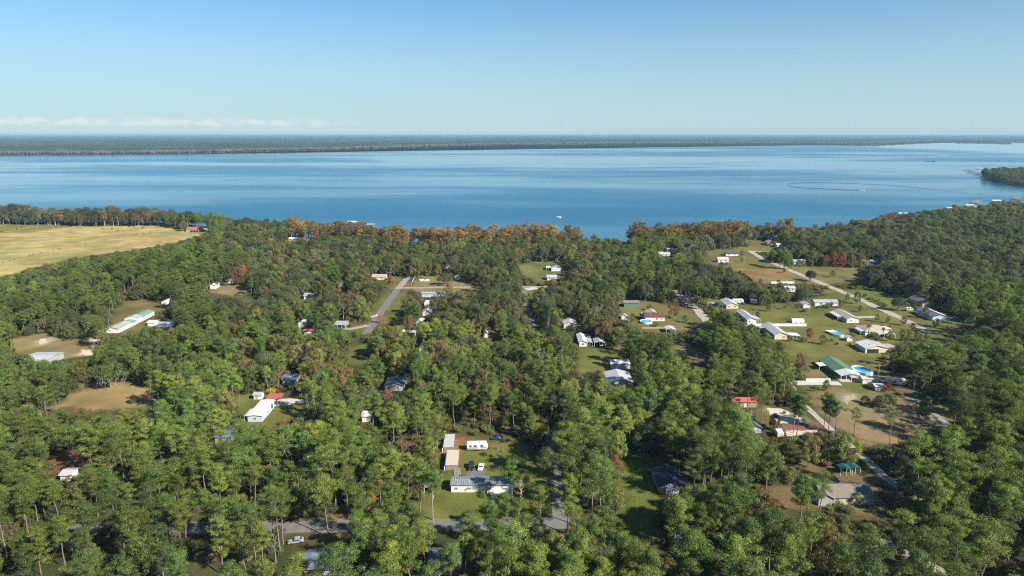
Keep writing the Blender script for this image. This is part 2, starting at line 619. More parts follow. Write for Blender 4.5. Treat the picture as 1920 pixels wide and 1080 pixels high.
KINDS = {
    # name: (makers, nominal height, crown radius, crown bottom fraction)
    'pine_tree': ([pine(100 + i, 19 + (i % 3), 0.40 + 0.05 * (i % 4), 3.9 + 0.55 * (i % 3), (1.0, 1.15, 0.8)[i % 3], (i % 3) * 0.5, (1.0, 0.85, 0.45)[i % 3]) for i in range(12)], 20.5, 4.9, 0.42),
    'live_oak_tree': ([oak(200 + i, 12.0 + (i % 3) * 1.2, 6.8 + 0.6 * (i % 3), True) for i in range(6)], 13.2, 7.4, 0.12),
    'broadleaf_tree': ([broadleaf(300 + i, 13 + (i % 3), 4.9 + 0.4 * (i % 2), 0.14 + 0.04 * (i % 3)) for i in range(6)], 14.0, 5.3, 0.15),
    'autumn_tree': ([broadleaf(400 + i, 11 + (i % 2), 4.4, 0.2, 0.38, 7.0, BARK_PALE, 0.5) for i in range(5)], 11.5, 4.6, 0.2),
    'cypress_tree': ([cypress(500 + i, 16 + (i % 3), 3.1 + 0.3 * (i % 2)) for i in range(5)], 17.0, 3.6, 0.4),
    'bare_tree': ([sparse(600 + i, 11 + (i % 2), 0.6 + 0.4 * (i % 3)) for i in range(5)], 11.5, 3.6, 0.3),
    'dead_tree': ([dead(700), dead(701, 10.0, BARK_GREY)], 10.0, 2.0, 0.4),
    'shrub': ([shrub(800 + i, 2.2 + 0.3 * (i % 2), 1.6) for i in range(4)], 2.4, 1.9, 0.0),
    'palm_tree': ([palm(900 + i) for i in range(2)], 7.5, 2.0, 0.75),
}
PROTO = {}          # name -> list of (trunk mesh, crown mesh or None, joined mesh)
for kn, (made, *_rest) in KINDS.items():
    PROTO[kn] = []
    for i, (tr, lv, bark, lm) in enumerate(made):
        tmesh = np_mesh(kn + '_trunk', tr, [bark])
        cmesh = np_mesh(kn + '_crown', lv, lm) if lv else None
        nl = max(len(lm), 1)
        jmesh = None
        if kn != 'dead_tree':
            jmesh = np_mesh(kn, lv + [(v, f, nl, t, w) for v, f, _m, t, w in tr], lm + [bark])
        PROTO[kn].append((tmesh, cmesh, jmesh))
for _k in KINDS:
    KINDS[_k] = (len(PROTO[_k]),) + KINDS[_k][1:]


# ------------------------------------------------------------------ masses of one kind: points that carry whole trees
def instancer(name, meshes, pts, label, structure=False):
    """pts: array rows x, y, z, rot, scale, index, r, g, b -> ONE object of kind stuff."""
    hid = bpy.data.collections.new(name + '_kinds')
    for i, m in enumerate(meshes):
        hid.objects.link(bpy.data.objects.new(f'{name}_kind_{i:02d}', m))
    pts = np.asarray(pts, dtype=np.float32)
    me = bpy.data.meshes.new(name)
    me.vertices.add(len(pts))
    me.vertices.foreach_set('co', np.ascontiguousarray(pts[:, :3]).ravel())
    for nm, c in (('rotz', 3), ('scl', 4)):
        a = me.attributes.new(nm, 'FLOAT', 'POINT')
        a.data.foreach_set('value', np.ascontiguousarray(pts[:, c]))
    a = me.attributes.new('pick', 'INT', 'POINT')
    a.data.foreach_set('value', pts[:, 5].astype(np.int32))
    a = me.attributes.new('leafcol', 'FLOAT_VECTOR', 'POINT')
    a.data.foreach_set('vector', np.ascontiguousarray(pts[:, 6:9]).ravel())
    o = link(bpy.data.objects.new(name, me))
    tag(o, label, None, None, 'stuff')
    g = bpy.data.node_groups.new(name + '_scatter', 'GeometryNodeTree')
    g.interface.new_socket('Geometry', in_out='INPUT', socket_type='NodeSocketGeometry')
    g.interface.new_socket('Geometry', in_out='OUTPUT', socket_type='NodeSocketGeometry')
    n, l = g.nodes, g.links
    gi, go = n.new('NodeGroupInput'), n.new('NodeGroupOutput')
    ci = n.new('GeometryNodeCollectionInfo')
    ci.inputs['Collection'].default_value = hid
    ci.inputs['Separate Children'].default_value = True
    ci.inputs['Reset Children'].default_value = True
    ip = n.new('GeometryNodeInstanceOnPoints')
    ip.inputs['Pick Instance'].default_value = True

    def named(nm, t):
        x = n.new('GeometryNodeInputNamedAttribute')
        x.data_type = t
        x.inputs['Name'].default_value = nm
        return x.outputs['Attribute']
    cx = n.new('ShaderNodeCombineXYZ')
    l.new(named('rotz', 'FLOAT'), cx.inputs['Z'])
    er = n.new('FunctionNodeEulerToRotation')
    l.new(cx.outputs[0], er.inputs[0])
    l.new(gi.outputs[0], ip.inputs['Points'])
    l.new(ci.outputs[0], ip.inputs['Instance'])
    l.new(named('pick', 'INT'), ip.inputs['Instance Index'])
    l.new(er.outputs[0], ip.inputs['Rotation'])
    l.new(named('scl', 'FLOAT'), ip.inputs['Scale'])
    l.new(ip.outputs[0], go.inputs[0])
    mod = o.modifiers.new('scatter', 'NODES')
    mod.node_group = g
    return o
# ------------------------------------------------------------------ shore lines and regions (read off the photograph, laid out on the ground)
SHORE_PX = [(-60, 408), (0, 412), (150, 413), (260, 416), (400, 424), (480, 429), (540, 436), (560, 441), (600, 452), (640, 450),
            (700, 452), (760, 461), (800, 460), (950, 457), (1050, 459), (1200, 455), (1300, 452), (1400, 447), (1450, 447), (1500, 440),
            (1560, 437), (1620, 427), (1690, 413), (1760, 405), (1800, 399), (1830, 397), (1870, 392), (1920, 388), (1990, 378)]
_sw = sorted(at(*p) for p in SHORE_PX)
SHX = np.array([-70000.0, -3000.0] + [p[0] for p in _sw] + [2200.0, 4000.0, 70000.0])
SHY = np.array([1020.0, 960.0] + [p[1] for p in _sw] + [1480.0, 1500.0, 1500.0])


def shore_y(x):
    return np.interp(x, SHX, SHY) + 4 * np.sin(np.asarray(x) * 0.05) + 2.5 * np.sin(np.asarray(x) * 0.13 + 1)


def inpoly(px, py, poly):
    px, py = np.asarray(px, float), np.asarray(py, float)
    inside = np.zeros(px.shape, bool)
    n = len(poly)
    j = n - 1
    for i in range(n):
        xi, yi = poly[i]
        xj, yj = poly[j]
        c = ((yi > py) != (yj > py)) & (px < (xj - xi) * (py - yi) / ((yj - yi) or 1e-9) + xi)
        inside ^= c
        j = i
    return inside


LAWN, DRY, SAND, STRAW, OLIVE, BRICK = (0.128, 0.138, 0.034), (0.365, 0.295, 0.115), (0.46, 0.40, 0.32), (0.205, 0.115, 0.055), (0.145, 0.125, 0.050), (0.20, 0.085, 0.065)
# (pixels of the open ground, colour of what grows or lies there)
CLEAR = [
    ([(-90, 422), (150, 424), (300, 423), (350, 433), (392, 436), (345, 452), (262, 468), (130, 486), (60, 504), (-90, 545)], DRY),
    ([(-90, 419), (150, 423), (60, 436), (-90, 440)], (0.20, 0.18, 0.06)),
    ([(800, 988), (793, 930), (838, 885), (842, 818), (880, 815), (985, 828), (1008, 862), (1035, 905), (1024, 942), (1000, 965), (905, 978)], LAWN),
    ([(836, 880), (834, 816), (862, 812), (862, 845), (850, 880)], (0.22, 0.12, 0.06)),
    ([(1150, 880), (1195, 848), (1245, 862), (1238, 930), (1222, 985), (1252, 1008), (1188, 1008), (1160, 980), (1165, 930)], (0.10, 0.125, 0.028)),
    ([(536, 974), (644, 974), (640, 1003), (606, 1005), (606, 1026), (545, 1022)], (0.17, 0.14, 0.065)),
    ([(798, 968), (900, 975), (860, 1002), (800, 1002)], LAWN),
    ([(205, 615), (215, 580), (235, 564), (312, 564), (322, 575), (292, 592), (270, 625)], OLIVE),
    ([(15, 655), (28, 632), (90, 625), (120, 640), (165, 632), (185, 640), (172, 668), (120, 676), (75, 672)], (0.235, 0.185, 0.085)),
    ([(70, 636), (86, 634), (88, 644), (74, 645)], SAND),
    ([(148, 655), (176, 655), (174, 668), (155, 667)], SAND),
    ([(84, 768), (150, 735), (158, 712), (240, 716), (305, 738), (298, 757), (200, 770)], (0.275, 0.195, 0.090)),
    ([(85, 872), (90, 850), (165, 846), (175, 864), (130, 876)], (0.21, 0.10, 0.055)),
    ([(440, 742), (500, 735), (565, 742), (580, 762), (535, 802), (512, 802), (470, 800)], LAWN),
    ([(683, 605), (700, 572), (740, 518), (778, 512), (770, 545), (745, 604), (720, 612)], (0.13, 0.13, 0.045)),
    ([(770, 545), (785, 516), (870, 523), (905, 536), (905, 546), (800, 551)], (0.17, 0.155, 0.065)),
    ([(640, 618), (650, 604), (720, 606), (712, 618), (668, 628)], (0.12, 0.12, 0.04)),
    ([(970, 494), (1060, 488), (1066, 520), (1010, 530), (975, 512)], (0.15, 0.15, 0.055)),
    ([(980, 536), (1012, 536), (1012, 549), (985, 549)], LAWN),
    ([(1082, 652), (1175, 650), (1180, 690), (1165, 700), (1085, 696)], LAWN),
    ([(1048, 598), (1088, 598), (1092, 618), (1060, 622)], (0.17, 0.14, 0.07)),
    ([(1160, 558), (1275, 572), (1335, 592), (1300, 618), (1250, 628), (1200, 618), (1160, 600)], (0.16, 0.14, 0.055)),
    ([(1270, 558), (1300, 556), (1345, 575), (1400, 598), (1440, 630), (1452, 642), (1475, 662), (1522, 690), (1500, 722), (1512, 738), (1560, 802),
      (1640, 836), (1700, 822), (1805, 792), (1735, 745), (1692, 722), (1655, 700), (1650, 680), (1672, 655), (1685, 640), (1765, 642), (1835, 612),
      (1785, 592), (1705, 556), (1640, 546), (1560, 538), (1530, 556), (1430, 573), (1330, 560)], (0.128, 0.134, 0.038)),
    ([(1512, 735), (1640, 728), (1735, 748), (1800, 790), (1700, 822), (1640, 836), (1560, 800)], (0.225, 0.168, 0.092)),
    ([(1580, 742), (1606, 738), (1612, 752), (1590, 760), (1582, 752)], (0.36, 0.28, 0.19)),
    ([(1700, 760), (1745, 772), (1785, 812), (1765, 815), (1735, 790)], (0.36, 0.29, 0.20)),
    ([(1500, 700), (1525, 690), (1545, 712), (1510, 716)], (0.21, 0.165, 0.08)),
    ([(1322, 470), (1400, 462), (1440, 488), (1500, 500), (1610, 502), (1612, 526), (1545, 537), (1500, 532), (1420, 532), (1382, 508), (1330, 496)], (0.145, 0.135, 0.048)),
    ([(1385, 505), (1480, 505), (1500, 530), (1415, 530)], (0.20, 0.15, 0.06)),
    ([(1400, 450), (1460, 452), (1470, 468), (1405, 474)], (0.15, 0.14, 0.05)),
    ([(1420, 762), (1505, 765), (1545, 802), (1475, 820), (1428, 800)], (0.15, 0.14, 0.055)),
    ([(1440, 766), (1470, 768), (1500, 782), (1505, 793), (1462, 793), (1448, 782)], (0.56, 0.49, 0.38)),
    ([(1468, 793), (1532, 792), (1530, 805), (1474, 808)], BRICK),
    ([(1472, 807), (1530, 805), (1520, 815), (1480, 816)], SAND),
    ([(1515, 880), (1625, 868), (1640, 880), (1700, 928), (1655, 975), (1600, 952), (1520, 945)], (0.15, 0.135, 0.055)),
    ([(1455, 905), (1525, 905), (1520, 965), (1450, 965)], (0.17, 0.14, 0.06)),
    ([(700, 728), (760, 712), (770, 735), (705, 742)], (0.12, 0.12, 0.04)),
    ([(388, 548), (402, 536), (470, 536), (478, 550), (420, 556)], (0.21, 0.17, 0.08)),
    ([(560, 562), (572, 552), (592, 554), (590, 564)], (0.14, 0.13, 0.05)),
    ([(628, 540), (640, 530), (652, 536), (645, 548)], (0.14, 0.13, 0.05)),
    ([(650, 655), (690, 640), (700, 662), (684, 690), (655, 688)], (0.12, 0.135, 0.04)),
    ([(672, 792), (676, 778), (700, 776), (716, 788), (700, 798)], (0.20, 0.15, 0.08)),
    ([(1255, 650), (1290, 640), (1300, 655), (1265, 668)], (0.14, 0.13, 0.05)),
    ([(905, 640), (912, 618), (940, 620), (938, 640)], (0.12, 0.12, 0.045)),
    ([(1280, 640), (1330, 660), (1320, 690), (1290, 690)], (0.19, 0.12, 0.07)),
    ([(1640, 690), (1700, 700), (1720, 730), (1650, 738)], (0.13, 0.11, 0.055)),
]
CLEAR_W = [([at(*p) for p in poly], c) for poly, c in CLEAR]

# ------------------------------------------------------------------ ground: one sheet, fine where the photograph looks closely
gx = np.concatenate(([-70000, -20000, -6000, -2500, -1400, -1050], np.arange(-900, 1201, 3.0), [1350, 1700, 2500, 6000, 20000, 70000]))
gy = np.concatenate(([-3000, -600, -150, 40], np.arange(110, 1301, 3.0), [1360, 1460, 1520, 1700, 2500, 8000, 30000, 70000]))
GX, GY = np.meshgrid(gx, gy)
land = GY < shore_y(GX)
GZ = np.where(land, 0.0, -3.0)


def vnoise(x, y, s, seed):
    """cheap smooth value noise in [-1, 1]"""
    r = np.random.default_rng(seed)
    t = r.random((64, 64))
    u, v = x / s, y / s
    i, j = np.floor(u).astype(int), np.floor(v).astype(int)
    fu, fv = u - i, v - j
    fu, fv = fu * fu * (3 - 2 * fu), fv * fv * (3 - 2 * fv)
    g = lambda a, b: t[a % 64, b % 64]
    return 2 * ((g(i, j) * (1 - fu) + g(i + 1, j) * fu) * (1 - fv) + (g(i, j + 1) * (1 - fu) + g(i + 1, j + 1) * fu) * fv) - 1


wob_x = GX + 3.0 * vnoise(GX, GY, 9, 1) + 2.0 * vnoise(GX, GY, 4, 2)
wob_y = GY + 6.0 * vnoise(GX, GY, 11, 3) + 3.0 * vnoise(GX, GY, 5, 4)
base = np.empty(GX.shape + (3,))
floor_mix = np.clip(0.5 + 0.5 * vnoise(GX, GY, 26, 5) + 0.35 * vnoise(GX, GY, 8, 6), 0, 1)[..., None]
base[:] = np.array((0.045, 0.056, 0.018)) * (1 - floor_mix) + np.array((0.085, 0.070, 0.034)) * floor_mix
for poly, c in CLEAR_W:
    m = inpoly(wob_x, wob_y, poly)
    base[m] = c
for _ in range(1):      # soft edges
    p = np.pad(base, ((1, 1), (1, 1), (0, 0)), 'edge')
    base = (p[:-2, 1:-1] + p[2:, 1:-1] + p[1:-1, :-2] + p[1:-1, 2:] + 4 * base) / 8
tint = 1 + 0.22 * vnoise(GX, GY, 14, 8) + 0.12 * vnoise(GX, GY, 6, 9)
field = inpoly(GX, GY, CLEAR_W[0][0])
rows_ = vnoise(GX + 0.35 * GY, GY - 0.3 * GX, 38, 21) * 0.6 + vnoise((GX + 0.3 * GY) / 9.0, (GY - 0.3 * GX), 5, 22) * 0.7
base[field] *= (1 + 0.20 * rows_[field])[..., None] * np.array((1.0, 1.0, 1.0))
greener = np.clip(vnoise(GX, GY, 55, 23), 0, 1)[..., None]
base[field] = (base * (1 - greener * np.array((0.38, 0.16, 0.25))))[field]
dryness = np.clip(vnoise(GX, GY, 19, 10) * 0.5 + vnoise(GX, GY, 45, 12) * 0.5, -1, 1)
base *= tint[..., None]
base *= 0.86
base[..., 0] *= 1 + np.where(field, 0.08, 0.24) * dryness
base[..., 2] *= 1 + 0.15 * dryness
ny, nx = GX.shape
gv = np.stack([GX, GY, GZ], -1).reshape(-1, 3)
ii = (np.arange(ny - 1)[:, None] * nx + np.arange(nx - 1)[None]).ravel()
gf = np.stack([ii, ii + 1, ii + nx + 1, ii + nx], 1)
gm, n, l, out = mat('ground')
b = n.new('ShaderNodeBsdfPrincipled')
b.inputs['Roughness'].default_value = 0.95
b.inputs['Specular IOR Level'].default_value = 0.1
ga = n.new('ShaderNodeAttribute')
ga.attribute_name = 'soil'
gg = n.new('ShaderNodeNewGeometry')
f1 = noise_node(n, l, gg.outputs['Position'], 0.9, 6.0, 0.7)
f2 = noise_node(n, l, gg.outputs['Position'], 0.07, 4.0, 0.6)
k = nmath(n, l, 'MULTIPLY', maprange(n, l, f1, 0.3, 0.7, 0.72, 1.28), maprange(n, l, f2, 0.3, 0.7, 0.85, 1.15))
f3 = noise_node(n, l, gg.outputs['Position'], 0.16, 6.0, 0.68)
f4 = noise_node(n, l, gg.outputs['Position'], 3.5, 4.0, 0.7)
gc = scalecol(n, l, ga.outputs['Color'], nmath(n, l, 'MULTIPLY', k, maprange(n, l, f4, 0.3, 0.7, 0.75, 1.25)))
gc = mixcol(n, l, maprange(n, l, f3, 0.50, 0.66, 0.0, 0.55, True), gc, mixcol(n, l, 1.0, gc, (1.55, 1.12, 0.95), 'MULTIPLY'))
l.new(gc, b.inputs['Base Color'])
bp = n.new('ShaderNodeBump')
bp.inputs['Strength'].default_value = 0.5
bp.inputs['Distance'].default_value = 0.12
l.new(f1, bp.inputs['Height'])
l.new(bp.outputs[0], b.inputs['Normal'])
l.new(b.outputs[0], out.inputs['Surface'])
gmesh = np_mesh('ground', [(gv, gf, 0, 0.5, 0.3)], [gm])
ca = gmesh.attributes.new('soil', 'FLOAT_COLOR', 'POINT')
ca.data.foreach_set('color', np.concatenate([base.reshape(-1, 3), np.ones((ny * nx, 1))], 1).astype(np.float32).ravel())
tag(link(bpy.data.objects.new('ground', gmesh)), kind='structure')

# ------------------------------------------------------------------ lake
wm, n, l, out = mat('lake_water')
b = n.new('ShaderNodeBsdfPrincipled')
b.inputs['Base Color'].default_value = (0.012, 0.104, 0.185, 1)
b.inputs['IOR'].default_value = 1.33
g = n.new('ShaderNodeNewGeometry')
mp = n.new('ShaderNodeMapping')
mp.inputs['Scale'].default_value = (0.00055, 0.0017, 1)
mp.inputs['Rotation'].default_value = (0, 0, 0.06)
l.new(g.outputs['Position'], mp.inputs['Vector'])
s1 = noise_node(n, l, mp.outputs[0], 1.0, 5.0, 0.55)
mp2 = n.new('ShaderNodeMapping')
mp2.inputs['Scale'].default_value = (0.003, 0.012, 1)
mp2.inputs['Rotation'].default_value = (0, 0, -0.08)
l.new(g.outputs['Position'], mp2.inputs['Vector'])
s2 = noise_node(n, l, mp2.outputs[0], 1.0, 3.0, 0.5)
wind = nmath(n, l, 'ADD', nmath(n, l, 'MULTIPLY', s1, 0.8), nmath(n, l, 'MULTIPLY', s2, 0.2))
sp = n.new('ShaderNodeSeparateXYZ')
l.new(g.outputs['Position'], sp.inputs[0])
calm = maprange(n, l, nmath(n, l, 'ADD', sp.outputs['X'], nmath(n, l, 'MULTIPLY', s2, -700.0)), 2500, 3050, 0, 1, True)
near = maprange(n, l, nmath(n, l, 'ADD', sp.outputs['Y'], nmath(n, l, 'MULTIPLY', s2, 900.0)), 1250, 2300, 0.10, 0.0, True)
rough = nmath(n, l, 'MULTIPLY', nmath(n, l, 'ADD', near, maprange(n, l, wind, 0.42, 0.58, 0.09, 0.26, True)), maprange(n, l, calm, 0, 1, 1, 0.06))
l.new(rough, b.inputs['Roughness'])
l.new(b.outputs[0], out.inputs['Surface'])
LAKE = wm
wx, wy = [-70000, -8000, 0, 8000, 70000], [640, 2000, 6000, 14000, 70000]
WX, WY = np.meshgrid(wx, wy)
wi = (np.arange(4)[:, None] * 5 + np.arange(4)[None]).ravel()
lake = link(bpy.data.objects.new('lake_water', np_mesh('lake_water', [(np.stack([WX, WY, np.full(WX.shape, -0.5)], -1).reshape(-1, 3), np.stack([wi, wi + 1, wi + 6, wi + 5], 1), 0, 0.5, 0.3)], [wm])))
tag(lake, kind='structure')

# ------------------------------------------------------------------ the far shore and the headland at the right
FAR_PX = [(-500, 296), (-200, 293), (0, 291), (170, 290), (330, 289), (480, 285), (640, 281.5), (800, 276), (930, 272.5), (1060, 271.5), (1250, 270), (1450, 270),
          (1590, 271), (1650, 270), (1700, 267.5), (1760, 265), (1870, 265), (1890, 267.5), (2100, 269), (2500, 270)]
far_w = [at(*p) for p in FAR_PX]


def sheet(name, loop, z, material):
    me = bpy.data.meshes.new(name)
    bm = bmesh.new()
    vs = [bm.verts.new((x, y, z)) for x, y in loop]
    f = bm.faces.new(vs)
    bmesh.ops.triangulate(bm, faces=[f])
    bmesh.ops.recalc_face_normals(bm, faces=bm.faces)
    if sum(fc.normal.z for fc in bm.faces) < 0:
        bmesh.ops.reverse_faces(bm, faces=bm.faces)
    bm.to_mesh(me)
    bm.free()
    me.materials.append(material)
    return tag(link(bpy.data.objects.new(name, me)), kind='structure')


FOREST_FLOOR = surf('far_woodland', (0.040, 0.050, 0.024), 0.95, var=0.35, scale=0.004, stain=(0.075, 0.062, 0.038))
sheet('far_shore', far_w + [(60000, far_w[-1][1]), (60000, 60000), (-60000, 60000), (-60000, far_w[0][1])], 0.4, FOREST_FLOOR)
HEAD_PX = [(1842, 328), (1850, 334), (1866, 340), (1885, 344), (1920, 350), (1990, 352), (2100, 352), (2100, 330), (1990, 325), (1920, 326), (1880, 327)]
head_w = [at(*p) for p in HEAD_PX]
sheet('headland', head_w, 0.3, FOREST_FLOOR)

# ------------------------------------------------------------------ haze
hz = bpy.data.meshes.new('haze')
bm = bmesh.new()
bmesh.ops.create_cube(bm, size=1.0)
bmesh.ops.transform(bm, matrix=Matrix.Diagonal((142000, 76000, 130.0, 1)), verts=bm.verts)
bmesh.ops.translate(bm, vec=(0, 33500, 61.0), verts=bm.verts)
bm.to_mesh(hz)
bm.free()
hm, n, l, out = mat('haze')
pv = n.new('ShaderNodeVolumePrincipled')
pv.inputs['Color'].default_value = (0.44, 0.75, 0.96, 1)
pv.inputs['Density'].default_value = 4.2e-5
pv.inputs['Anisotropy'].default_value = 0.0
l.new(pv.outputs[0], out.inputs['Volume'])
hm.cycles.volume_sampling = 'DISTANCE'
hm.cycles.homogeneous_volume = True
hz.materials.append(hm)
tag(link(bpy.data.objects.new('haze', hz)), kind='stuff')

# ------------------------------------------------------------------ roads and drives
ASPHALT = surf('asphalt', (0.15, 0.142, 0.138), 0.85, var=0.22, scale=0.35, stain=(0.20, 0.185, 0.165))
PALE_ROAD = surf('pale_gravel', (0.35, 0.315, 0.26), 0.9, var=0.25, scale=0.5, stain=(0.20, 0.17, 0.11))
OLD_ROAD = surf('worn_road', (0.29, 0.255, 0.225), 0.9, var=0.18, scale=0.4)
CONCRETE = surf('concrete', (0.46, 0.43, 0.39), 0.85, var=0.15, scale=0.8)


def ribbon(name, pts, width, material, z=0.03):
    """A road along pts (world), with a slightly uneven edge and a small real thickness."""
    P = [Vector((p[0], p[1], 0)) for p in pts]
    fine = []
    for a, b_ in zip(P[:-1], P[1:]):
        k = max(1, int((b_ - a).length / 4))
        fine += [a.lerp(b_, i / k) for i in range(k)]
    fine.append(P[-1])
    me = bpy.data.meshes.new(name)
    bm = bmesh.new()
    rows = []
    for i, p in enumerate(fine):
        d = (fine[min(i + 1, len(fine) - 1)] - fine[max(i - 1, 0)]).normalized()
        s = Vector((-d.y, d.x, 0))
        w0 = width / 2 * (1 + 0.09 * math.sin(i * 1.3) + 0.06 * math.sin(i * 2.9))
        w1 = width / 2 * (1 + 0.09 * math.sin(i * 1.1 + 2) + 0.06 * math.sin(i * 3.7))
        rows.append([bm.verts.new((p + s * w0 + Vector((0, 0, zz)))) for zz in (z,)] + [bm.verts.new((p - s * w1 + Vector((0, 0, z))))]
                    + [bm.verts.new((p - s * (w1 + 0.1) + Vector((0, 0, -0.1))))] + [bm.verts.new((p + s * (w0 + 0.1) + Vector((0, 0, -0.1))))])
    for r0, r1 in zip(rows[:-1], rows[1:]):
        for i in ((0, 1), (1, 2), (3, 0)):
            bm.faces.new((r0[i[0]], r0[i[1]], r1[i[1]], r1[i[0]]))
    bmesh.ops.recalc_face_normals(bm, faces=bm.faces)
    if sum(f.normal.z for f in bm.faces) < 0:
        bmesh.ops.reverse_faces(bm, faces=bm.faces)
    bm.to_mesh(me)
    bm.free()
    me.materials.append(material)
    return tag(link(bpy.data.objects.new(name, me)), kind='structure')


def rpx(*pp):
    return [at(*p) for p in pp]


ROADS = [
    ('asphalt_road', [(-89, 400), (-90, 440), (-90, 522)], 5.2, ASPHALT),
    ('gravel_road', [(-90, 524), (-89, 560), (-88, 600), (-80, 640)], 5.0, OLD_ROAD),
    ('cross_road', [(-90, 528), (-60, 530), (20, 532), (120, 538)], 5.0, OLD_ROAD),
    ('front_street', [(-140, 190.5), (-60, 191.5), (0, 193), (20, 194)], 6.4, ASPHALT),
    ('side_street', [(15, 196), (16, 228), (15.5, 264)], 3.9, ASPHALT),
    ('wooded_street', [(13, 412), (12, 440), (9, 520)], 5.0, ASPHALT),
    ('neighbourhood_street', rpx((1745, 624), (1690, 597), (1600, 556), (1530, 527), (1470, 502), (1430, 485), (1405, 470)), 6.0, PALE_ROAD),
    ('sandy_street', [(127, 420), (129, 462), (127, 492), (126, 520)], 6.5, PALE_ROAD),
    ('sandy_track', rpx((1478, 716), (1492, 738), (1508, 760), (1530, 780), (1560, 808), (1600, 840)), 3.0, PALE_ROAD),
    ('woodland_track', rpx((1610, 850), (1635, 872), (1660, 895), (1690, 915), (1725, 932), (1800, 955), (1900, 975), (1990, 985)), 3.6, PALE_ROAD),
    ('lower_track', rpx((1640, 1010), (1690, 1035), (1740, 1060), (1790, 1085)), 4.2, PALE_ROAD),
    ('house_drive', rpx((512, 755), (535, 752), (570, 752), (600, 750)), 4.6, CONCRETE),
    ('parking_pad', rpx((524, 762), (532, 748)), 8.0, CONCRETE),
    ('concrete_drive', rpx((1488, 718), (1530, 718), (1575, 719)), 5.0, CONCRETE),
    ('carport_pad', rpx((1655, 645), (1672, 652)), 7.0, PALE_ROAD),
    ('tan_house_drive', rpx((1600, 595), (1645, 594)), 4.0, PALE_ROAD),
    ('lake_house_drive', rpx((556, 466), (563, 453)), 6.0, PALE_ROAD),
    ('lakeside_drive', rpx((1405, 472), (1470, 472)), 4.0, PALE_ROAD),
    ('court_drive', rpx((1800, 608), (1760, 596), (1720, 590)), 4.0, OLD_ROAD),
    ('carport_drive', rpx((690, 610), (655, 617), (645, 616)), 4.0, OLD_ROAD),
    ('short_drive', rpx((985, 543), (1006, 540)), 6.0, CONCRETE),
    ('yard_track', rpx((1690, 742), (1722, 752), (1748, 772), (1775, 798), (1800, 815)), 2.6, OLD_ROAD),
    ('fence_walk', rpx((1323, 570), (1372, 562)), 3.5, PALE_ROAD),
]
for i, (nm, pts, w, m_) in enumerate(ROADS):
    ribbon(nm, pts, w, m_, 0.03 + 0.008 * i)

SANDM = surf('loose_sand', (0.50, 0.44, 0.35), 0.95, var=0.2, scale=0.5, stain=(0.36, 0.30, 0.22))
BRICKM = surf('red_brick_chips', (0.17, 0.075, 0.058), 0.95, var=0.3, scale=0.8, stain=(0.26, 0.17, 0.12))


def patch(name, pix, z, material):
    """a flat patch of ground cover with a ragged rim"""
    P = [Vector((*at(*p), 0)) for p in pix]
    loop = []
    for a, b_ in zip(P, P[1:] + P[:1]):
        k = max(2, int((b_ - a).length / 2.0))
        for i in range(k):
            q = a.lerp(b_, i / k)
            loop.append((q.x + random.uniform(-0.5, 0.5), q.y + random.uniform(-0.6, 0.6)))
    return sheet(name, loop, z, material)


patch('sand_yard', [(1438, 764), (1466, 766), (1498, 780), (1512, 793), (1464, 795), (1446, 782)], 0.022, SANDM)
patch('brick_strip', [(1466, 794), (1536, 792), (1534, 806), (1472, 809)], 0.034, BRICKM)
patch('sand_strip', [(1472, 808), (1536, 806), (1524, 817), (1478, 818)], 0.046, SANDM)
patch('sandy_patch', [(1582, 742), (1604, 739), (1606, 746), (1592, 752), (1590, 758), (1582, 754)], 0.03, surf('worn_sand', (0.34, 0.27, 0.19), 0.95, var=0.2, scale=0.5))
patch('sand_spot', [(72, 636), (85, 635), (88, 643), (76, 645)], 0.03, SANDM)
patch('sand_spot', [(150, 656), (176, 655), (172, 667), (158, 667)], 0.03, SANDM)
patch('white_slab', [(166, 634), (188, 635), (186, 640), (168, 640)], 0.05, CONCRETE)
# ------------------------------------------------------------------ building kit
def bm_new():
    return bmesh.new()


def box(bm, x0, y0, z0, x1, y1, z1):
    v = [bm.verts.new(p) for p in ((x0, y0, z0), (x1, y0, z0), (x1, y1, z0), (x0, y1, z0), (x0, y0, z1), (x1, y0, z1), (x1, y1, z1), (x0, y1, z1))]
    for f in ((3, 2, 1, 0), (4, 5, 6, 7), (0, 1, 5, 4), (1, 2, 6, 5), (2, 3, 7, 6), (3, 0, 4, 7)):
        bm.faces.new([v[i] for i in f])


def solid(bm, profile, axis, a0, a1):
    """Extrude a closed profile [(u, z)] along 'x' or 'y' from a0 to a1."""
    P = (lambda u, z, a: (u, a, z)) if axis == 'y' else (lambda u, z, a: (a, u, z))
    A = [bm.verts.new(P(u, z, a0)) for u, z in profile]
    B = [bm.verts.new(P(u, z, a1)) for u, z in profile]
    bm.faces.new(A)
    bm.faces.new(B[::-1])
    k = len(profile)
    for i in range(k):
        bm.faces.new((A[i], B[i], B[(i + 1) % k], A[(i + 1) % k]))


def cyl(bm, x, y, z0, z1, r, sides=16, sx=1.0, sy=1.0, r2=None):
    r2 = r if r2 is None else r2
    A = [bm.verts.new((x + r * sx * math.cos(2 * math.pi * i / sides), y + r * sy * math.sin(2 * math.pi * i / sides), z0)) for i in range(sides)]
    B = [bm.verts.new((x + r2 * sx * math.cos(2 * math.pi * i / sides), y + r2 * sy * math.sin(2 * math.pi * i / sides), z1)) for i in range(sides)]
    bm.faces.new(A[::-1])
    bm.faces.new(B)
    for i in range(sides):
        j = (i + 1) % sides
        bm.faces.new((A[i], A[j], B[j], B[i]))


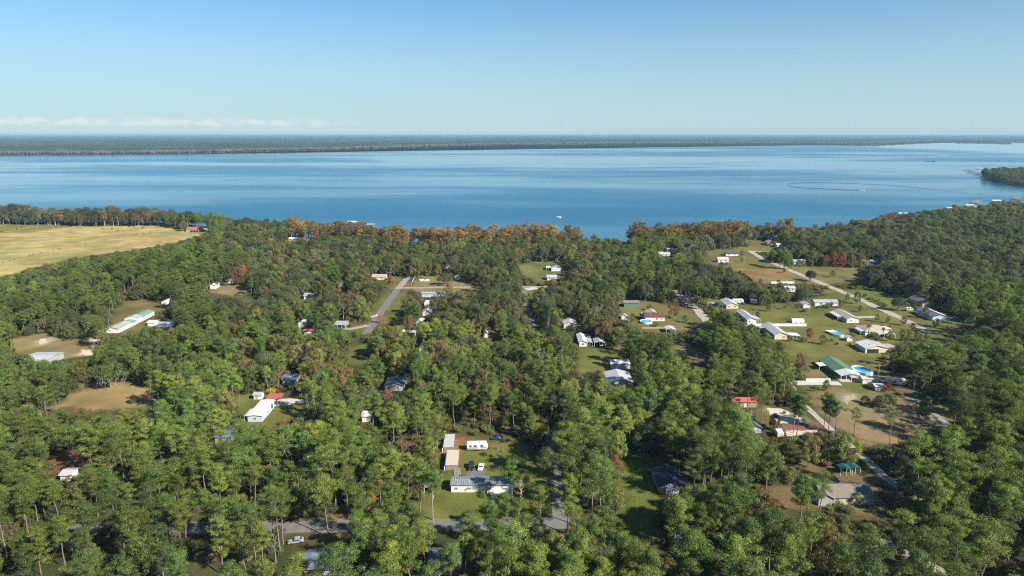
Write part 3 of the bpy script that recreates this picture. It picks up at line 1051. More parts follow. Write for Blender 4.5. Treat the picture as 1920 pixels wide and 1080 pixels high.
def put(name, bm, material, parent=None, label=None, kind=None, bevel=0.0):
    bmesh.ops.recalc_face_normals(bm, faces=bm.faces)
    if bevel:
        bmesh.ops.bevel(bm, geom=list(bm.edges), offset=bevel, segments=1, affect='EDGES')
    me = bpy.data.meshes.new(name)
    bm.to_mesh(me)
    bm.free()
    me.materials.append(material)
    o = link(bpy.data.objects.new(name, me), parent)
    if label:
        o['label'] = label
    if kind:
        o['kind'] = kind
    return o


def thing(name, label, cat, loc, rz=0.0, group=None):
    o = link(bpy.data.objects.new(name, None))
    o.empty_display_size = 1.0
    o.location = loc
    o.rotation_euler = (0, 0, rz)
    return tag(o, label, cat, group)


M = {
    'white': surf('white_wall', (0.636, 0.628, 0.602), 0.6, var=0.06, scale=0.5),
    'white_metal': surf('white_metal_roof', (0.602, 0.602, 0.593), 0.45, var=0.10, scale=0.4, stain=(0.464, 0.456, 0.430), ribs=(0, 0.6, 0.88)),
    'white_metal_x': surf('white_roof_seams', (0.593, 0.593, 0.585), 0.45, var=0.10, scale=0.4, stain=(0.464, 0.456, 0.430), ribs=(1, 0.6, 0.88)),
    'grey_metal': surf('grey_metal_roof', (0.344, 0.370, 0.404), 0.42, var=0.12, scale=0.4, ribs=(0, 0.7, 0.8), stain=(0.258, 0.267, 0.284)),
    'grey_metal_y': surf('grey_roof_seams', (0.361, 0.387, 0.421), 0.42, var=0.12, scale=0.4, ribs=(1, 0.7, 0.8)),
    'rib_metal': surf('ribbed_metal', (0.163, 0.185, 0.215), 0.4, var=0.15, scale=0.4, stain=(0.232, 0.241, 0.258)),
    'silver': surf('silver_metal_roof', (0.482, 0.490, 0.499), 0.4, var=0.12, scale=0.4, metal=0.1, ribs=(1, 0.9, 0.86), stain=(0.378, 0.378, 0.378)),
    'blue_shade_metal': surf('blue_grey_shade_metal', (0.103, 0.142, 0.202), 0.42, metal=0.1, var=0.12, scale=0.5, stain=(0.258, 0.310, 0.361)),  # shade and sky reflection on grey metal put into the base colour
    'navy_shade': surf('navy_shade_shingle', (0.035, 0.05, 0.075), 0.7, var=0.2, scale=1.0),  # roof colour deepened and blued to carry the tree shade over it
    'dark_roof': surf('dark_shingle', (0.073, 0.079, 0.093), 0.8, var=0.15, scale=1.2),
    'slate': surf('slate_shingle', (0.120, 0.129, 0.142), 0.75, var=0.2, scale=1.2, stain=(0.163, 0.163, 0.159)),
    'taupe': surf('taupe_shingle', (0.194, 0.163, 0.142), 0.85, var=0.16, scale=1.4, stain=(0.146, 0.129, 0.116)),
    'tan_roof': surf('tan_shingle', (0.378, 0.318, 0.267), 0.8, var=0.14, scale=1.0, stain=(0.292, 0.249, 0.215)),
    'beige': surf('beige_wall', (0.482, 0.421, 0.344), 0.7, var=0.08),
    'cream': surf('cream_wall', (0.602, 0.516, 0.361), 0.7, var=0.07),
    'tan_wall': surf('tan_wall', (0.499, 0.387, 0.232), 0.7, var=0.08),
    'pale_blue': surf('pale_blue_wall', (0.430, 0.533, 0.602), 0.6, var=0.06),
    'grey_wall': surf('grey_wall', (0.344, 0.344, 0.327), 0.7, var=0.08),
    'green_roof': surf('green_metal_roof', (0.099, 0.185, 0.107), 0.5, var=0.12, scale=0.4, ribs=(1, 0.6, 0.86)),
    'pale_green_roof': surf('faded_green_roof', (0.310, 0.353, 0.267), 0.6, var=0.12, scale=0.3, ribs=(1, 0.9, 0.9), stain=(0.378, 0.370, 0.327)),
    'barn_green': surf('barn_green_roof', (0.146, 0.292, 0.198), 0.55, var=0.10, scale=0.3, ribs=(1, 0.9, 0.9)),
    'green_wall': surf('green_wall', (0.086, 0.215, 0.146), 0.7, var=0.1),
    'dark_green_wall': surf('dark_green_wall', (0.095, 0.155, 0.120), 0.7, var=0.1),
    'red_roof': surf('red_metal_roof', (0.400, 0.115, 0.090), 0.5, var=0.12, scale=0.5, ribs=(0, 0.6, 0.85)),
    'pink_roof': surf('faded_red_roof', (0.396, 0.129, 0.103), 0.55, var=0.2, scale=0.4, stain=(0.447, 0.275, 0.241)),
    'maroon': surf('maroon_shingle', (0.138, 0.047, 0.043), 0.8, var=0.18, scale=1.0),
    'wood': surf('bare_wood_wall', (0.361, 0.232, 0.133), 0.75, var=0.15, scale=2.0),
    'dark_wood': surf('weathered_boards', (0.086, 0.071, 0.065), 0.85, var=0.2, scale=2.0),
    'grey_wood': surf('grey_planks', (0.232, 0.211, 0.189), 0.85, var=0.2, scale=2.0),
    'teal': surf('teal_tarp', (0.017, 0.095, 0.099), 0.6, var=0.15, scale=0.8),
    'dark': surf('dark_interior', (0.026, 0.026, 0.028), 0.9, var=0.1),  # near-black: interior shade painted on panels, and plain dark fittings
    'trim': surf('white_trim', (0.654, 0.654, 0.636), 0.55, var=0.03),
    'steel': surf('galvanised_steel', (0.361, 0.370, 0.378), 0.4, metal=0.5, var=0.1),
    'pole': surf('weathered_pole', (0.310, 0.267, 0.224), 0.85, var=0.15, scale=2.0),
    'blue_tarp': surf('blue_tarp', (0.043, 0.189, 0.413), 0.5, var=0.15),
    'rubber': surf('tyre_rubber', (0.017, 0.017, 0.019), 0.85, var=0.1),
    'car_white': surf('white_paint', (0.671, 0.671, 0.671), 0.25, var=0.02, spec=0.5),
    'car_dark': surf('dark_blue_paint', (0.015, 0.026, 0.036), 0.22, var=0.05, spec=0.6),
    'car_silver': surf('silver_paint', (0.387, 0.404, 0.421), 0.28, metal=0.3, var=0.03),
    'car_blue': surf('blue_paint', (0.026, 0.086, 0.224), 0.25, var=0.05, spec=0.6),
    'car_red': surf('red_paint', (0.310, 0.026, 0.017), 0.3, var=0.05),
    'cow': surf('dark_hide', (0.043, 0.030, 0.024), 0.8, var=0.3, scale=1.0),
    'rv_stripe': surf('grey_decal', (0.086, 0.086, 0.095), 0.5, var=0.3, scale=1.5),
}
gm_, n, l, out = mat('window_glass')
b = n.new('ShaderNodeBsdfPrincipled')
b.inputs['Base Color'].default_value = (0.028, 0.036, 0.045, 1)
b.inputs['Roughness'].default_value = 0.12
l.new(b.outputs[0], out.inputs['Surface'])
M['glass'] = gm_
pm_, n, l, out = mat('pool_water')
b = n.new('ShaderNodeBsdfPrincipled')
b.inputs['Roughness'].default_value = 0.12
b.inputs['IOR'].default_value = 1.33
g = n.new('ShaderNodeNewGeometry')
l.new(mixcol(n, l, noise_node(n, l, g.outputs['Position'], 1.2, 3.0), (0.02, 0.30, 0.58), (0.04, 0.44, 0.72)), b.inputs['Base Color'])
l.new(b.outputs[0], out.inputs['Surface'])
M['pool'] = pm_

KEEP = []           # pixel outlines that stay clear of crowns
MARKS = []          # (x, y, words) landmarks that tree labels may point to


def hull(pts):
    pts = sorted(set((round(a, 2), round(b_, 2)) for a, b_ in pts))
    def half(ps):
        h = []
        for p in ps:
            while len(h) > 1 and (h[-1][0] - h[-2][0]) * (p[1] - h[-2][1]) - (h[-1][1] - h[-2][1]) * (p[0] - h[-2][0]) <= 0:
                h.pop()
            h.append(p)
        return h
    a, b_ = half(pts), half(pts[::-1])
    return a[:-1] + b_[:-1]


def keep_box(x0, y0, x1, y1, z1, grow=0.0):
    c = [proj(x, y, z) for x in (x0, x1) for y in (y0, y1) for z in (0, z1)]
    KEEP.append(hull([(float(a), float(b_)) for a, b_ in c]))


def add_window(root, face, u, z, w, h, D, W):
    """face 'front' (towards -y), 'left' (-x) or 'right' (+x); u along the wall from its left end."""
    f, p = bm_new(), bm_new()
    t = 0.09
    def bx(bm, u0, z0, u1, z1, d0, d1):
        if face == 'front':
            box(bm, -W / 2 + u0, -d1, z0, -W / 2 + u1, -d0, z1)
        elif face == 'left':
            box(bm, -W / 2 - d1, u0, z0, -W / 2 - d0, u1, z1)
        else:
            box(bm, W / 2 + d0, u0, z0, W / 2 + d1, u1, z1)
    bx(f, u - w / 2, z, u + w / 2, z + t, -0.02, 0.06)
    bx(f, u - w / 2, z + h - t, u + w / 2, z + h, -0.02, 0.06)
    bx(f, u - w / 2, z + t, u - w / 2 + t, z + h - t, -0.02, 0.06)
    bx(f, u + w / 2 - t, z + t, u + w / 2, z + h - t, -0.02, 0.06)
    bx(f, u - w / 2 + t, z + h / 2 - 0.03, u + w / 2 - t, z + h / 2 + 0.03, -0.02, 0.05)
    bx(p, u - w / 2 + t, z + t, u + w / 2 - t, z + h - t, -0.02, 0.02)
    fr = put('window', f, M['trim'], root)
    put('pane', p, M['glass'], fr)


def add_door(root, face, u, w, h, W, material):
    bm = bm_new()
    if face == 'front':
        box(bm, -W / 2 + u - w / 2, -0.05, 0.1, -W / 2 + u + w / 2, 0.02, h)
    elif face == 'right':
        box(bm, W / 2 - 0.02, u - w / 2, 0.1, W / 2 + 0.05, u + w / 2, h)
    else:
        box(bm, -W / 2 - 0.05, u - w / 2, 0.1, -W / 2 + 0.02, u + w / 2, h)
    put('door', bm, material, root)


def gable_walls(bm, W, D, wh, ridge, rise, shade_panel=False, kn=0.5):
    """walls with gable ends, local: x -W/2..W/2, y 0..D"""
    if ridge == 'y':
        solid(bm, [(-W / 2, -0.1), (W / 2, -0.1), (W / 2, wh), (-W / 2 + W * kn, wh + rise), (-W / 2, wh)], 'y', 0, D)
    elif ridge == 'x':
        solid(bm, [(0, -0.1), (D, -0.1), (D, wh), (D * 0.5, wh + rise), (0, wh)], 'x', -W / 2, W / 2)
    else:
        box(bm, -W / 2, 0, -0.1, W / 2, D, wh)


def gable_roof(bm, W, D, wh, ridge, rise, oh=0.45, t=0.16, kn=0.5, front_oh=None):
    fo = oh if front_oh is None else front_oh
    lift = 0.03
    if ridge == 'y':
        xr = -W / 2 + W * kn
        sl, sr = rise / (W * kn), rise / (W * (1 - kn))
        zl, zr = wh - oh * sl + lift, wh - oh * sr + lift
        zt = wh + rise + lift
        solid(bm, [(-W / 2 - oh, zl), (xr, zt), (W / 2 + oh, zr), (W / 2 + oh, zr + t), (xr, zt + t), (-W / 2 - oh, zl + t)], 'y', -fo, D + oh)
    elif ridge == 'x':
        s = rise / (D / 2)
        z0 = wh - oh * s + lift
        zt = wh + rise + lift
        solid(bm, [(-oh, z0), (D / 2, zt), (D + oh, z0), (D + oh, z0 + t), (D / 2, zt + t), (-oh, z0 + t)], 'x', -W / 2 - oh, W / 2 + oh)
    elif ridge == 'hip':
        zb, zt = wh + lift, wh + rise + lift
        k = min(W, D) / 2
        if D >= W:
            rid = [(0, k * 0.9, zt), (0, D - k * 0.9, zt)]
        else:
            rid = [(-W / 2 + k * 0.9, D / 2, zt), (W / 2 - k * 0.9, D / 2, zt)]
        c = [(-W / 2 - oh, -oh, zb), (W / 2 + oh, -oh, zb), (W / 2 + oh, D + oh, zb), (-W / 2 - oh, D + oh, zb)]
        lo = [bm.verts.new((x, y, z - t)) for x, y, z in c]
        up = [bm.verts.new(p) for p in c]
        r = [bm.verts.new(p) for p in rid]
        bm.faces.new(lo[::-1])
        for i in range(4):
            bm.faces.new((lo[i], lo[(i + 1) % 4], up[(i + 1) % 4], up[i]))
        if D >= W:
            bm.faces.new((up[0], up[1], r[0]))
            bm.faces.new((up[1], up[2], r[1], r[0]))
            bm.faces.new((up[2], up[3], r[1]))
            bm.faces.new((up[3], up[0], r[0], r[1]))
        else:
            bm.faces.new((up[0], up[1], r[1], r[0]))
            bm.faces.new((up[1], up[2], r[1]))
            bm.faces.new((up[2], up[3], r[0], r[1]))
            bm.faces.new((up[3], up[0], r[0]))
    else:   # nearly flat, falling a little to the front
        solid(bm, [(-fo, wh + lift), (D + oh, wh + rise + lift), (D + oh, wh + rise + lift + t), (-fo, wh + lift + t)], 'x', -W / 2 - oh, W / 2 + oh)


def canopy(root, x0, y0, x1, y1, h, material, rise=0.35, axis='flat', nposts=3, post=0.14, name='porch_roof'):
    """An open roof on posts, local coordinates; a gable along y when axis is 'y'."""
    bm = bm_new()
    t = 0.12
    if axis == 'y':
        xm = (x0 + x1) / 2
        solid(bm, [(x0, h), (xm, h + rise), (x1, h), (x1, h + t), (xm, h + rise + t), (x0, h + t)], 'y', y0, y1)
    elif axis == 'left':      # falls to the left
        solid(bm, [(x0, h), (x1, h + rise), (x1, h + rise + t), (x0, h + t)], 'y', y0, y1)
    elif axis == 'right':
        solid(bm, [(x0, h + rise), (x1, h), (x1, h + t), (x0, h + rise + t)], 'y', y0, y1)
    else:
        solid(bm, [(y0, h), (y1, h + rise), (y1, h + rise + t), (y0, h + t)], 'x', x0, x1)
    put(name, bm, material, root)
    for i in range(nposts):
        px = x0 + 0.15 + (x1 - x0 - 0.3) * i / max(1, nposts - 1)
        p = bm_new()
        top = h + (rise * (1 - abs(2 * (px - x0) / (x1 - x0) - 1)) if axis == 'y' else 0) + 0.01
        if axis == 'left':
            top = h + rise * (px - x0) / (x1 - x0) + 0.01
        if axis == 'right':
            top = h + rise * (x1 - px) / (x1 - x0) + 0.01
        box(p, px - post / 2, y0 + 0.12, -0.05, px + post / 2, y0 + 0.12 + post, top)
        put('post', p, M['trim'], root)


def house(name, label, cat, pl, pr, row, D, wh, ridge, rise, roof, wall, windows=(), doors=(), canopies=(), kn=0.5, oh=0.45, front_oh=None,
          keep=True, group=None, shade_panel=None, roof_label=None, chimney=False):
    x0, y0 = at(pl, row)
    x1, _ = at(pr, row)
    W = x1 - x0
    root = thing(name, label, cat, ((x0 + x1) / 2, y0, 0), 0, group)
    bm = bm_new()
    gable_walls(bm, W, D, wh, 'flat' if ridge == 'hip' else ridge, rise, kn=kn)
    put('wall', bm, M[wall], root)
    bm = bm_new()
    gable_roof(bm, W, D, wh, ridge, rise, oh, kn=kn, front_oh=front_oh)
    rf = put('roof', bm, M[roof], root)
    if chimney:
        c = bm_new()
        box(c, W * 0.12, D * 0.45, wh + 0.3, W * 0.12 + 0.6, D * 0.45 + 0.6, wh + rise + 0.9)
        put('chimney', c, M['grey_wall'], rf)
    if ridge in ('x', 'y') and W > 6 and keep is True:
        for q in range(2):
            v_ = bm_new()
            if ridge == 'x':
                cx_, cy_, zz_ = W * (-0.22 + 0.5 * q), D * 0.30, wh + rise * 0.6
            else:
                cx_, cy_, zz_ = -W * 0.2 + W * 0.42 * q, D * (0.3 + 0.35 * q), wh + rise * 0.58
            box(v_, cx_ - 0.22, cy_ - 0.22, zz_, cx_ + 0.22, cy_ + 0.22, zz_ + 0.55)
            put('roof_vent', v_, M['grey_wall'], rf)
    for w in windows:
        face, fu, z, ww, hh = w
        L = W if face == 'front' else D
        add_window(root, face, fu * L, z, ww, hh, D, W)
    for d in doors:
        face, fu, mm = d
        add_door(root, face, fu * (W if face == 'front' else D), 1.0, 2.05, W, M[mm])
    if shade_panel:      # a flat near-black panel on the wall stands in for a shaded opening
        a, c_, hgt = shade_panel
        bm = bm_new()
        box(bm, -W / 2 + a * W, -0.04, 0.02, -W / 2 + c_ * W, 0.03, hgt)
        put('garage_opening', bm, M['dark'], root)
    for c in canopies:
        canopy(root, **c)
    if keep is True:
        ex = 0.3
        keep_box(x0 - ex, y0 - ex, x1 + ex, y0 + D + ex, wh + rise * 0.6)
    elif keep:
        KEEP.append(keep)
    MARKS.append(((x0 + x1) / 2, y0 + D / 2, label))
    return root, W
F3 = lambda z=1.0: (('front', 0.25, z, 1.3, 1.1), ('front', 0.72, z, 1.3, 1.1))
L3 = lambda z=1.0: (('left', 0.2, z, 1.3, 1.1), ('left', 0.5, z, 1.3, 1.1), ('left', 0.8, z, 1.3, 1.1))

# ---- near the camera
r, W = house('mobile_home', 'long white mobile home under a dark ribbed metal roof beside the mown yard', 'mobile home', 846, 963, 923, 5.6, 2.75, 'x', 0.55,
             'rib_metal', 'white', (('front', 0.30, 1.1, 0.9, 0.7), ('front', 0.60, 1.0, 1.9, 0.9), ('front', 0.86, 1.0, 1.9, 0.8), ('front', 0.08, 1.0, 1.2, 0.9)), (('front', 0.47, 'white'),), oh=0.35)
for i in range(26):      # roof ribs
    bm = bm_new()
    x = -W / 2 + (i + 0.5) * W / 26
    s = 0.55 / 2.8
    solid(bm, [(-0.34, 2.75 - 0.34 * s + 0.18), (2.8, 3.3 + 0.18), (5.94, 2.75 - 0.34 * s + 0.18), (5.94, 2.75 - 0.34 * s + 0.26), (2.8, 3.3 + 0.26), (-0.34, 2.75 - 0.34 * s + 0.26)], 'x', x - 0.10, x + 0.10)
    put('rib', bm, M['grey_metal'], r)
canopy(r, -W * 0.26, 5.95, W * 0.02, 9.0, 2.9, M['slate'], 0.25, 'flat', 3, name='back_porch_roof')
bm = bm_new()
box(bm, W * 0.08, -1.4, 0, W * 0.30, -0.06, 0.75)
put('front_deck', bm, M['white'], r)
for i in range(2):
    bm = bm_new()
    box(bm, W * (0.10 + 0.1 * i), -1.75 , 0, W * (0.10 + 0.1 * i) + 1.1, -1.42, 0.35)
    put('step', bm, M['grey_wood'], r)

house('blue_shade_roof_house', 'house with a sun-flecked blue metal roof below the asphalt street', 'house', 566, 652, 1084, 8.5, 3.0, 'x', 1.9, 'blue_shade_metal', 'grey_wall', F3(), (('front', 0.5, 'white'),),
      keep=[(568, 1027), (606, 1027), (612, 1052), (596, 1066), (574, 1062)])
house('blue_shade_roof_house', 'shade-blue-roofed house almost hidden by pines, under the bend of the asphalt street', 'house', 806, 862, 1078, 8.0, 3.0, 'x', 1.9, 'blue_shade_metal', 'grey_wall', F3(), (('front', 0.5, 'white'),),
      keep=[(816, 1024), (850, 1022), (856, 1035), (838, 1056), (826, 1040)])
r, W = house('dark_roof_house', 'house with a nearly black roof in the deep shade of the glade', 'house', 1236, 1284, 926, 13.0, 2.7, 'y', 1.6, 'navy_shade', 'grey_wall', F3(), (('front', 0.5, 'white'),),
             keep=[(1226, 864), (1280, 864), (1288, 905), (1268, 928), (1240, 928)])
canopy(r, -W * 0.30, -2.6, W * 0.18, -0.5, 2.4, M['blue_shade_metal'], 0.25, 'flat', 3)
house('garden_shed', 'tiny blue-grey shed at the foot of the grassy glade', 'shed', 1271, 1292, 1032, 4.0, 2.3, 'x', 0.7, 'blue_shade_metal', 'white', (('front', 0.7, 0.9, 0.7, 0.7),), (('front', 0.35, 'white'),),
      keep=[(1270, 1006), (1291, 1006), (1291, 1022), (1272, 1022)])
r, W = house('shingle_house', 'low house with a broad taupe shingle roof beside the sandy track', 'house', 1541, 1636, 946, 9.5, 2.7, 'x', 2.0, 'taupe', 'beige', (('front', 0.52, 0.9, 1.9, 1.3), ('front', 0.72, 1.0, 1.0, 1.0)), (('front', 0.30, 'green_wall'), ('front', 0.62, 'white')),
             keep=[(1532, 898), (1560, 900), (1640, 908), (1638, 935), (1616, 946), (1590, 940), (1536, 930)])
bm = bm_new()
solid(bm, [(-W / 2 - 1.6, -0.1), (-W / 2 + 3.4, -0.1), (-W / 2 + 3.4, 2.6), (-W / 2 + 0.9, 4.1), (-W / 2 - 1.6, 2.6)], 'y', -0.9, 8.0)
put('wing_wall', bm, M['grey_wall'], r)
bm = bm_new()
solid(bm, [(-W / 2 - 2.0, 2.42), (-W / 2 + 0.9, 4.14), (-W / 2 + 3.8, 2.42), (-W / 2 + 3.8, 2.6), (-W / 2 + 0.9, 4.32), (-W / 2 - 2.0, 2.6)], 'y', -1.3, 8.2)
put('wing_roof', bm, M['taupe'], r)
bm = bm_new()
solid(bm, [(-1.3, 3.6), (1.3, 3.6), (0, 5.1)], 'y', 6.0, 9.4)
put('roof_gable', bm, M['slate'], r)
for i, (px, row, s) in enumerate(((1583, 888, 1.0), (1599, 886, 0.9))):
    t = thing('tarp_canopy', ('wide teal tarp canopy behind the shingle house', 'teal tarp canopy with a wooden post, nearest the sandy track')[i], 'canopy', (*at(px, row), 0), 0.06 * i, 'teal tarp canopies')
    canopy(t, -2.2 * s, -1.6, 2.2 * s, 2.2, 2.3, M['teal'], 0.7, 'y', 3, 0.12, 'tarp')
    keep_box(at(px, row)[0] - 2, at(px, row)[1] - 1, at(px, row)[0] + 2, at(px, row)[1] + 2, 3)

r, W = house('red_roof_cabin', 'wooden cabin with a red metal roof at the edge of the pines', 'cabin', 1374, 1420, 764, 5.2, 2.7, 'x', 0.9, 'red_roof', 'wood', (('front', 0.22, 1.1, 0.7, 0.8), ('front', 0.78, 1.1, 0.7, 0.8)), (('front', 0.5, 'white'),),
             keep=[(1372, 740), (1421, 740), (1421, 766), (1374, 766)])
house('grey_shed', 'long grey-roofed shed standing end-on below the wooden cabin', 'shed', 1408, 1427, 812, 13.0, 2.4, 'y', 1.0, 'slate', 'grey_wall', (('front', 0.7, 0.9, 0.8, 0.8),), (('front', 0.35, 'white'),),
      keep=[(1405, 766), (1416, 766), (1428, 786), (1424, 800), (1410, 800)])

# ---- the neighbourhood at the right
r, W = house('green_roof_house', 'long house with a green metal roof and a wide white porch', 'house', 1563.5, 1601, 704.5, 18.0, 2.7, 'y', 1.5, 'green_roof', 'dark_green_wall', L3(), (('front', 0.5, 'white'),),
             canopies=(), keep=[(1528, 672), (1552, 670), (1590, 690), (1614, 706), (1613, 720), (1574, 720), (1540, 700)])
canopy(r, -W / 2 - 0.4, -8.0, W / 2 + 0.4, -0.45, 2.75, M['white_metal_x'], 1.3, 'y', 5, 0.2, 'porch_roof')
canopy(r, -W / 2 - 4.0, 8.0, -W / 2 - 0.5, 13.5, 2.3, M['white_metal_x'], 0.3, 'left', 2, 0.16, 'side_porch_roof')
bm = bm_new()
box(bm, -W / 2 - 0.4, -8.6, -0.1, W / 2 + 0.6, -0.06, 0.12)
put('porch_slab', bm, CONCRETE, r)

r, W = house('carport_house', 'white and tan house with an open carport in its gable', 'house', 1622.5, 1666, 662, 11.5, 2.7, 'y', 1.5, 'white_metal_x', 'white', (('front', 0.78, 0.9, 1.2, 0.9),), (), shade_panel=(0.06, 0.55, 2.3))
bm = bm_new()
box(bm, W * 0.06, -0.12, 0, W / 2 + 0.03, -0.05, 2.72)
put('gable_front', bm, M['cream'], r)
bm = bm_new()
s = 1.5 / (W / 2)
solid(bm, [(0.3, 4.43 - 0.3 * s), (W / 2 + 0.5, 2.9 - 0.5 * s), (W / 2 + 0.5, 2.97 - 0.5 * s), (0.3, 4.50 - 0.3 * s)], 'y', -0.5, 12.0)
put('roof_panel', bm, M['tan_roof'], r, 'tan half of the roof')

r, W = house('tan_roof_house', 'large tan-roofed house with white patio roofs and a palm in front', 'house', 1622, 1667, 629.5, 13.5, 2.7, 'hip', 2.3, 'tan_roof', 'white', F3() + L3(), (('front', 0.5, 'white'),))
canopy(r, -W / 2 - 2.5, 1.0, -W / 2 - 0.5, 9.0, 2.4, M['white_metal_x'], 0.35, 'left', 2, name='patio_roof')
canopy(r, -W * 0.14, -5.5, W * 0.56, -0.5, 2.3, M['white_metal'], 0.9, 'y', 4, name='carport_roof')
canopy(r, W / 2 + 0.5, 5.5, W / 2 + 4.5, 11.5, 2.4, M['white_metal_x'], 0.3, 'right', 2, name='patio_roof')
r, W = house('white_house', 'white house with a screened porch, across the pale street from the dark-roofed pair', 'house', 1587.5, 1610, 605.5, 20.5, 2.8, 'y', 1.3, 'tan_roof', 'white', (('front', 0.35, 1.0, 1.0, 1.0),) + L3(), (('front', 0.75, 'white'),))
canopy(r, -W / 2 - 3.2, 6.0, -W / 2 - 0.5, 19.0, 2.3, M['white_metal_x'], 0.45, 'left', 4, name='porch_roof')
r, W = house('grey_roof_bungalow', 'low bungalow with a long pale grey roof and a darker porch', 'house', 1528, 1571, 573.5, 7.5, 2.6, 'x', 1.1, 'grey_metal', 'white', F3(), (('front', 0.55, 'white'),))
canopy(r, W * 0.0, -4.0, W * 0.38, -0.5, 2.2, M['slate'], 0.8, 'y', 3, name='porch_roof')
house('white_shed', 'white gabled shed just beside the pale grey bungalow', 'shed', 1506, 1519, 577.5, 7.0, 2.4, 'y', 0.9, 'grey_metal_y', 'white', (), (('front', 0.5, 'white'),))
r, W = house('long_white_house', 'long house with a white metal roof and a cream gable by the white fence', 'house', 1452, 1477, 636.5, 22.0, 2.9, 'y', 1.5, 'silver', 'cream', (('front', 0.7, 1.0, 1.2, 1.0),) + L3(), (('front', 0.35, 'white'),))
canopy(r, W / 2 + 0.5, -1.0, W / 2 + 7.0, 5.0, 2.5, M['white_metal_x'], 0.4, 'right', 4, name='carport_roof')
canopy(r, -W / 2 - 3.4, 15.5, -W / 2 - 0.5, 20.5, 2.4, M['grey_metal_y'], 0.3, 'left', 2, name='porch_roof')
r, W = house('white_long_house', 'long silver-roofed house with a small annex, behind the white fence', 'house', 1400.5, 1418, 607, 22.0, 2.8, 'y', 1.2, 'silver', 'white', (('front', 0.3, 0.9, 1.0, 1.0),) + L3(), (('front', 0.65, 'white'),), keep=[(1376, 578), (1400, 577), (1427, 594), (1427, 608), (1400, 608), (1390, 596)])
canopy(r, W / 2 + 0.5, 2.0, W / 2 + 3.4, 11.0, 2.3, M['grey_metal_y'], 0.4, 'right', 3, name='annex_roof')
r, W = house('cream_gable_house', 'cream house with a wide silver gable roof in front of parked trailers', 'house', 1362, 1384, 579, 15.0, 2.7, 'y', 1.5, 'silver', 'cream', F3(), ())
canopy(r, -W / 2 - 4.5, 1.0, -W / 2 - 0.5, 12.0, 2.2, M['dark_roof'], 0.35, 'left', 3, name='porch_roof')
house('dark_roof_bungalow', 'tan-gabled bungalow with a dark roof, rear of the pair by the oak wood', 'house', 1729, 1752, 575.5, 17.0, 2.7, 'y', 1.5, 'slate', 'tan_wall', F3(), (), keep=[(1698, 556), (1715, 553), (1752, 566), (1752, 577), (1728, 577)])
r, W = house('grey_roof_house', 'pale house with a half grey, half white roof by the oak wood', 'house', 1748, 1777, 602, 19.0, 2.9, 'y', 1.5, 'slate', 'pale_blue', (('front', 0.8, 1.0, 1.0, 0.9),) + L3(), (('front', 0.72, 'white'),), keep=[(1714, 578), (1732, 574), (1778, 590), (1778, 604), (1748, 604)])
bm = bm_new()
s = 1.5 / (W / 2)
solid(bm, [(0.2, 4.62 - 0.2 * s), (W / 2 + 0.5, 3.1 - 0.5 * s), (W / 2 + 0.5, 3.17 - 0.5 * s), (0.2, 4.69 - 0.2 * s)], 'y', -0.5, 19.5)
put('roof_panel', bm, M['white_metal_x'], r, 'white half of the roof')  # one grey roof; the white panel paints sunlight on its right slope

house('utility_building', 'cream-roofed white outbuilding beside the oval pool by the green roof', 'outbuilding', 1617, 1648, 719.5, 4.0, 2.5, 'x', 0.6, 'cream', 'white', (('front', 0.3, 1.0, 0.9, 0.7),), (('front', 0.75, 'white'), ('front', 0.5, 'white')))
house('small_shed', 'small grey shed with a white lean-to roof beside the red-leaved tree', 'shed', 1641, 1658, 733, 4.0, 2.2, 'x', 0.6, 'white_metal', 'grey_wall', (), (('front', 0.5, 'white'),))
house('garden_shed', 'small white garden shed next to the pool with the blue cover', 'shed', 1588, 1598, 640, 3.0, 2.2, 'y', 0.8, 'white_metal_x', 'white', (), (('front', 0.5, 'white'),))
# round-topped sheds
for (pl, pr, row, D, axis, lab) in ((1485.5, 1508, 606, 4.0, 'x', 'white round-topped shed on the lawn behind the white fence'), (303, 312, 571, 9.0, 'y', 'white round-topped shelter at the far edge of the barn yard')):
    x0, y0 = at(pl, row)
    x1, _ = at(pr, row)
    t = thing('arched_shed', lab, 'shed', ((x0 + x1) / 2, y0, 0), 0, 'round-topped sheds')
    w_ = (x1 - x0)
    span = D if axis == 'x' else w_
    prof = [(0, 0), (span, 0)] + [(span / 2 + span / 2 * math.cos(a), 1.0 + 1.6 * math.sin(a)) for a in [math.pi * i / 8 for i in range(9)]]
    bm = bm_new()
    if axis == 'x':
        solid(bm, prof, 'x', -w_ / 2, w_ / 2)
    else:
        solid(bm, [(u - span / 2, z) for u, z in prof], 'y', 0, D)
    put('shell', bm, M['white'], t)
    for i in range(2):
        bm = bm_new()
        box(bm, -w_ * 0.25 + i * w_ * 0.4, -0.05, 0.05, -w_ * 0.25 + i * w_ * 0.4 + 0.9, 0.03, 0.95)
        put('door', bm, M['grey_wall'], t)
    keep_box(x0, y0, x1, y0 + D, 2.6)

# ---- houses further off
house('blue_grey_cottage', 'small pale house with a light blue-grey roof alone on the far lawn', 'house', 1346, 1366, 492, 7.0, 2.8, 'x', 1.6, 'silver', 'white', F3(), ())
house('lakeside_house', 'cream house with a tan roof at the water end of the pale street', 'house', 1439, 1453, 460.5, 9.0, 3.2, 'y', 2.0, 'tan_roof', 'cream', F3(), ())
house('lakeside_house', 'low white lakeside house partly behind a dark oak', 'house', 1457, 1470, 464.5, 8.0, 2.8, 'x', 1.2, 'white_metal', 'white', (), ())
house('white_far_house', 'white house with several low white roofs beside the row of rusty trees', 'house', 1487, 1511, 496, 9.0, 2.8, 'x', 1.1, 'silver', 'white', F3(), (('front', 0.5, 'white'),))
house('white_roof_house', 'white-roofed house glimpsed through the oaks beside the old oak on the street', 'house', 1473, 1491, 547, 8.0, 2.7, 'x', 1.0, 'silver', 'white', F3(), ())
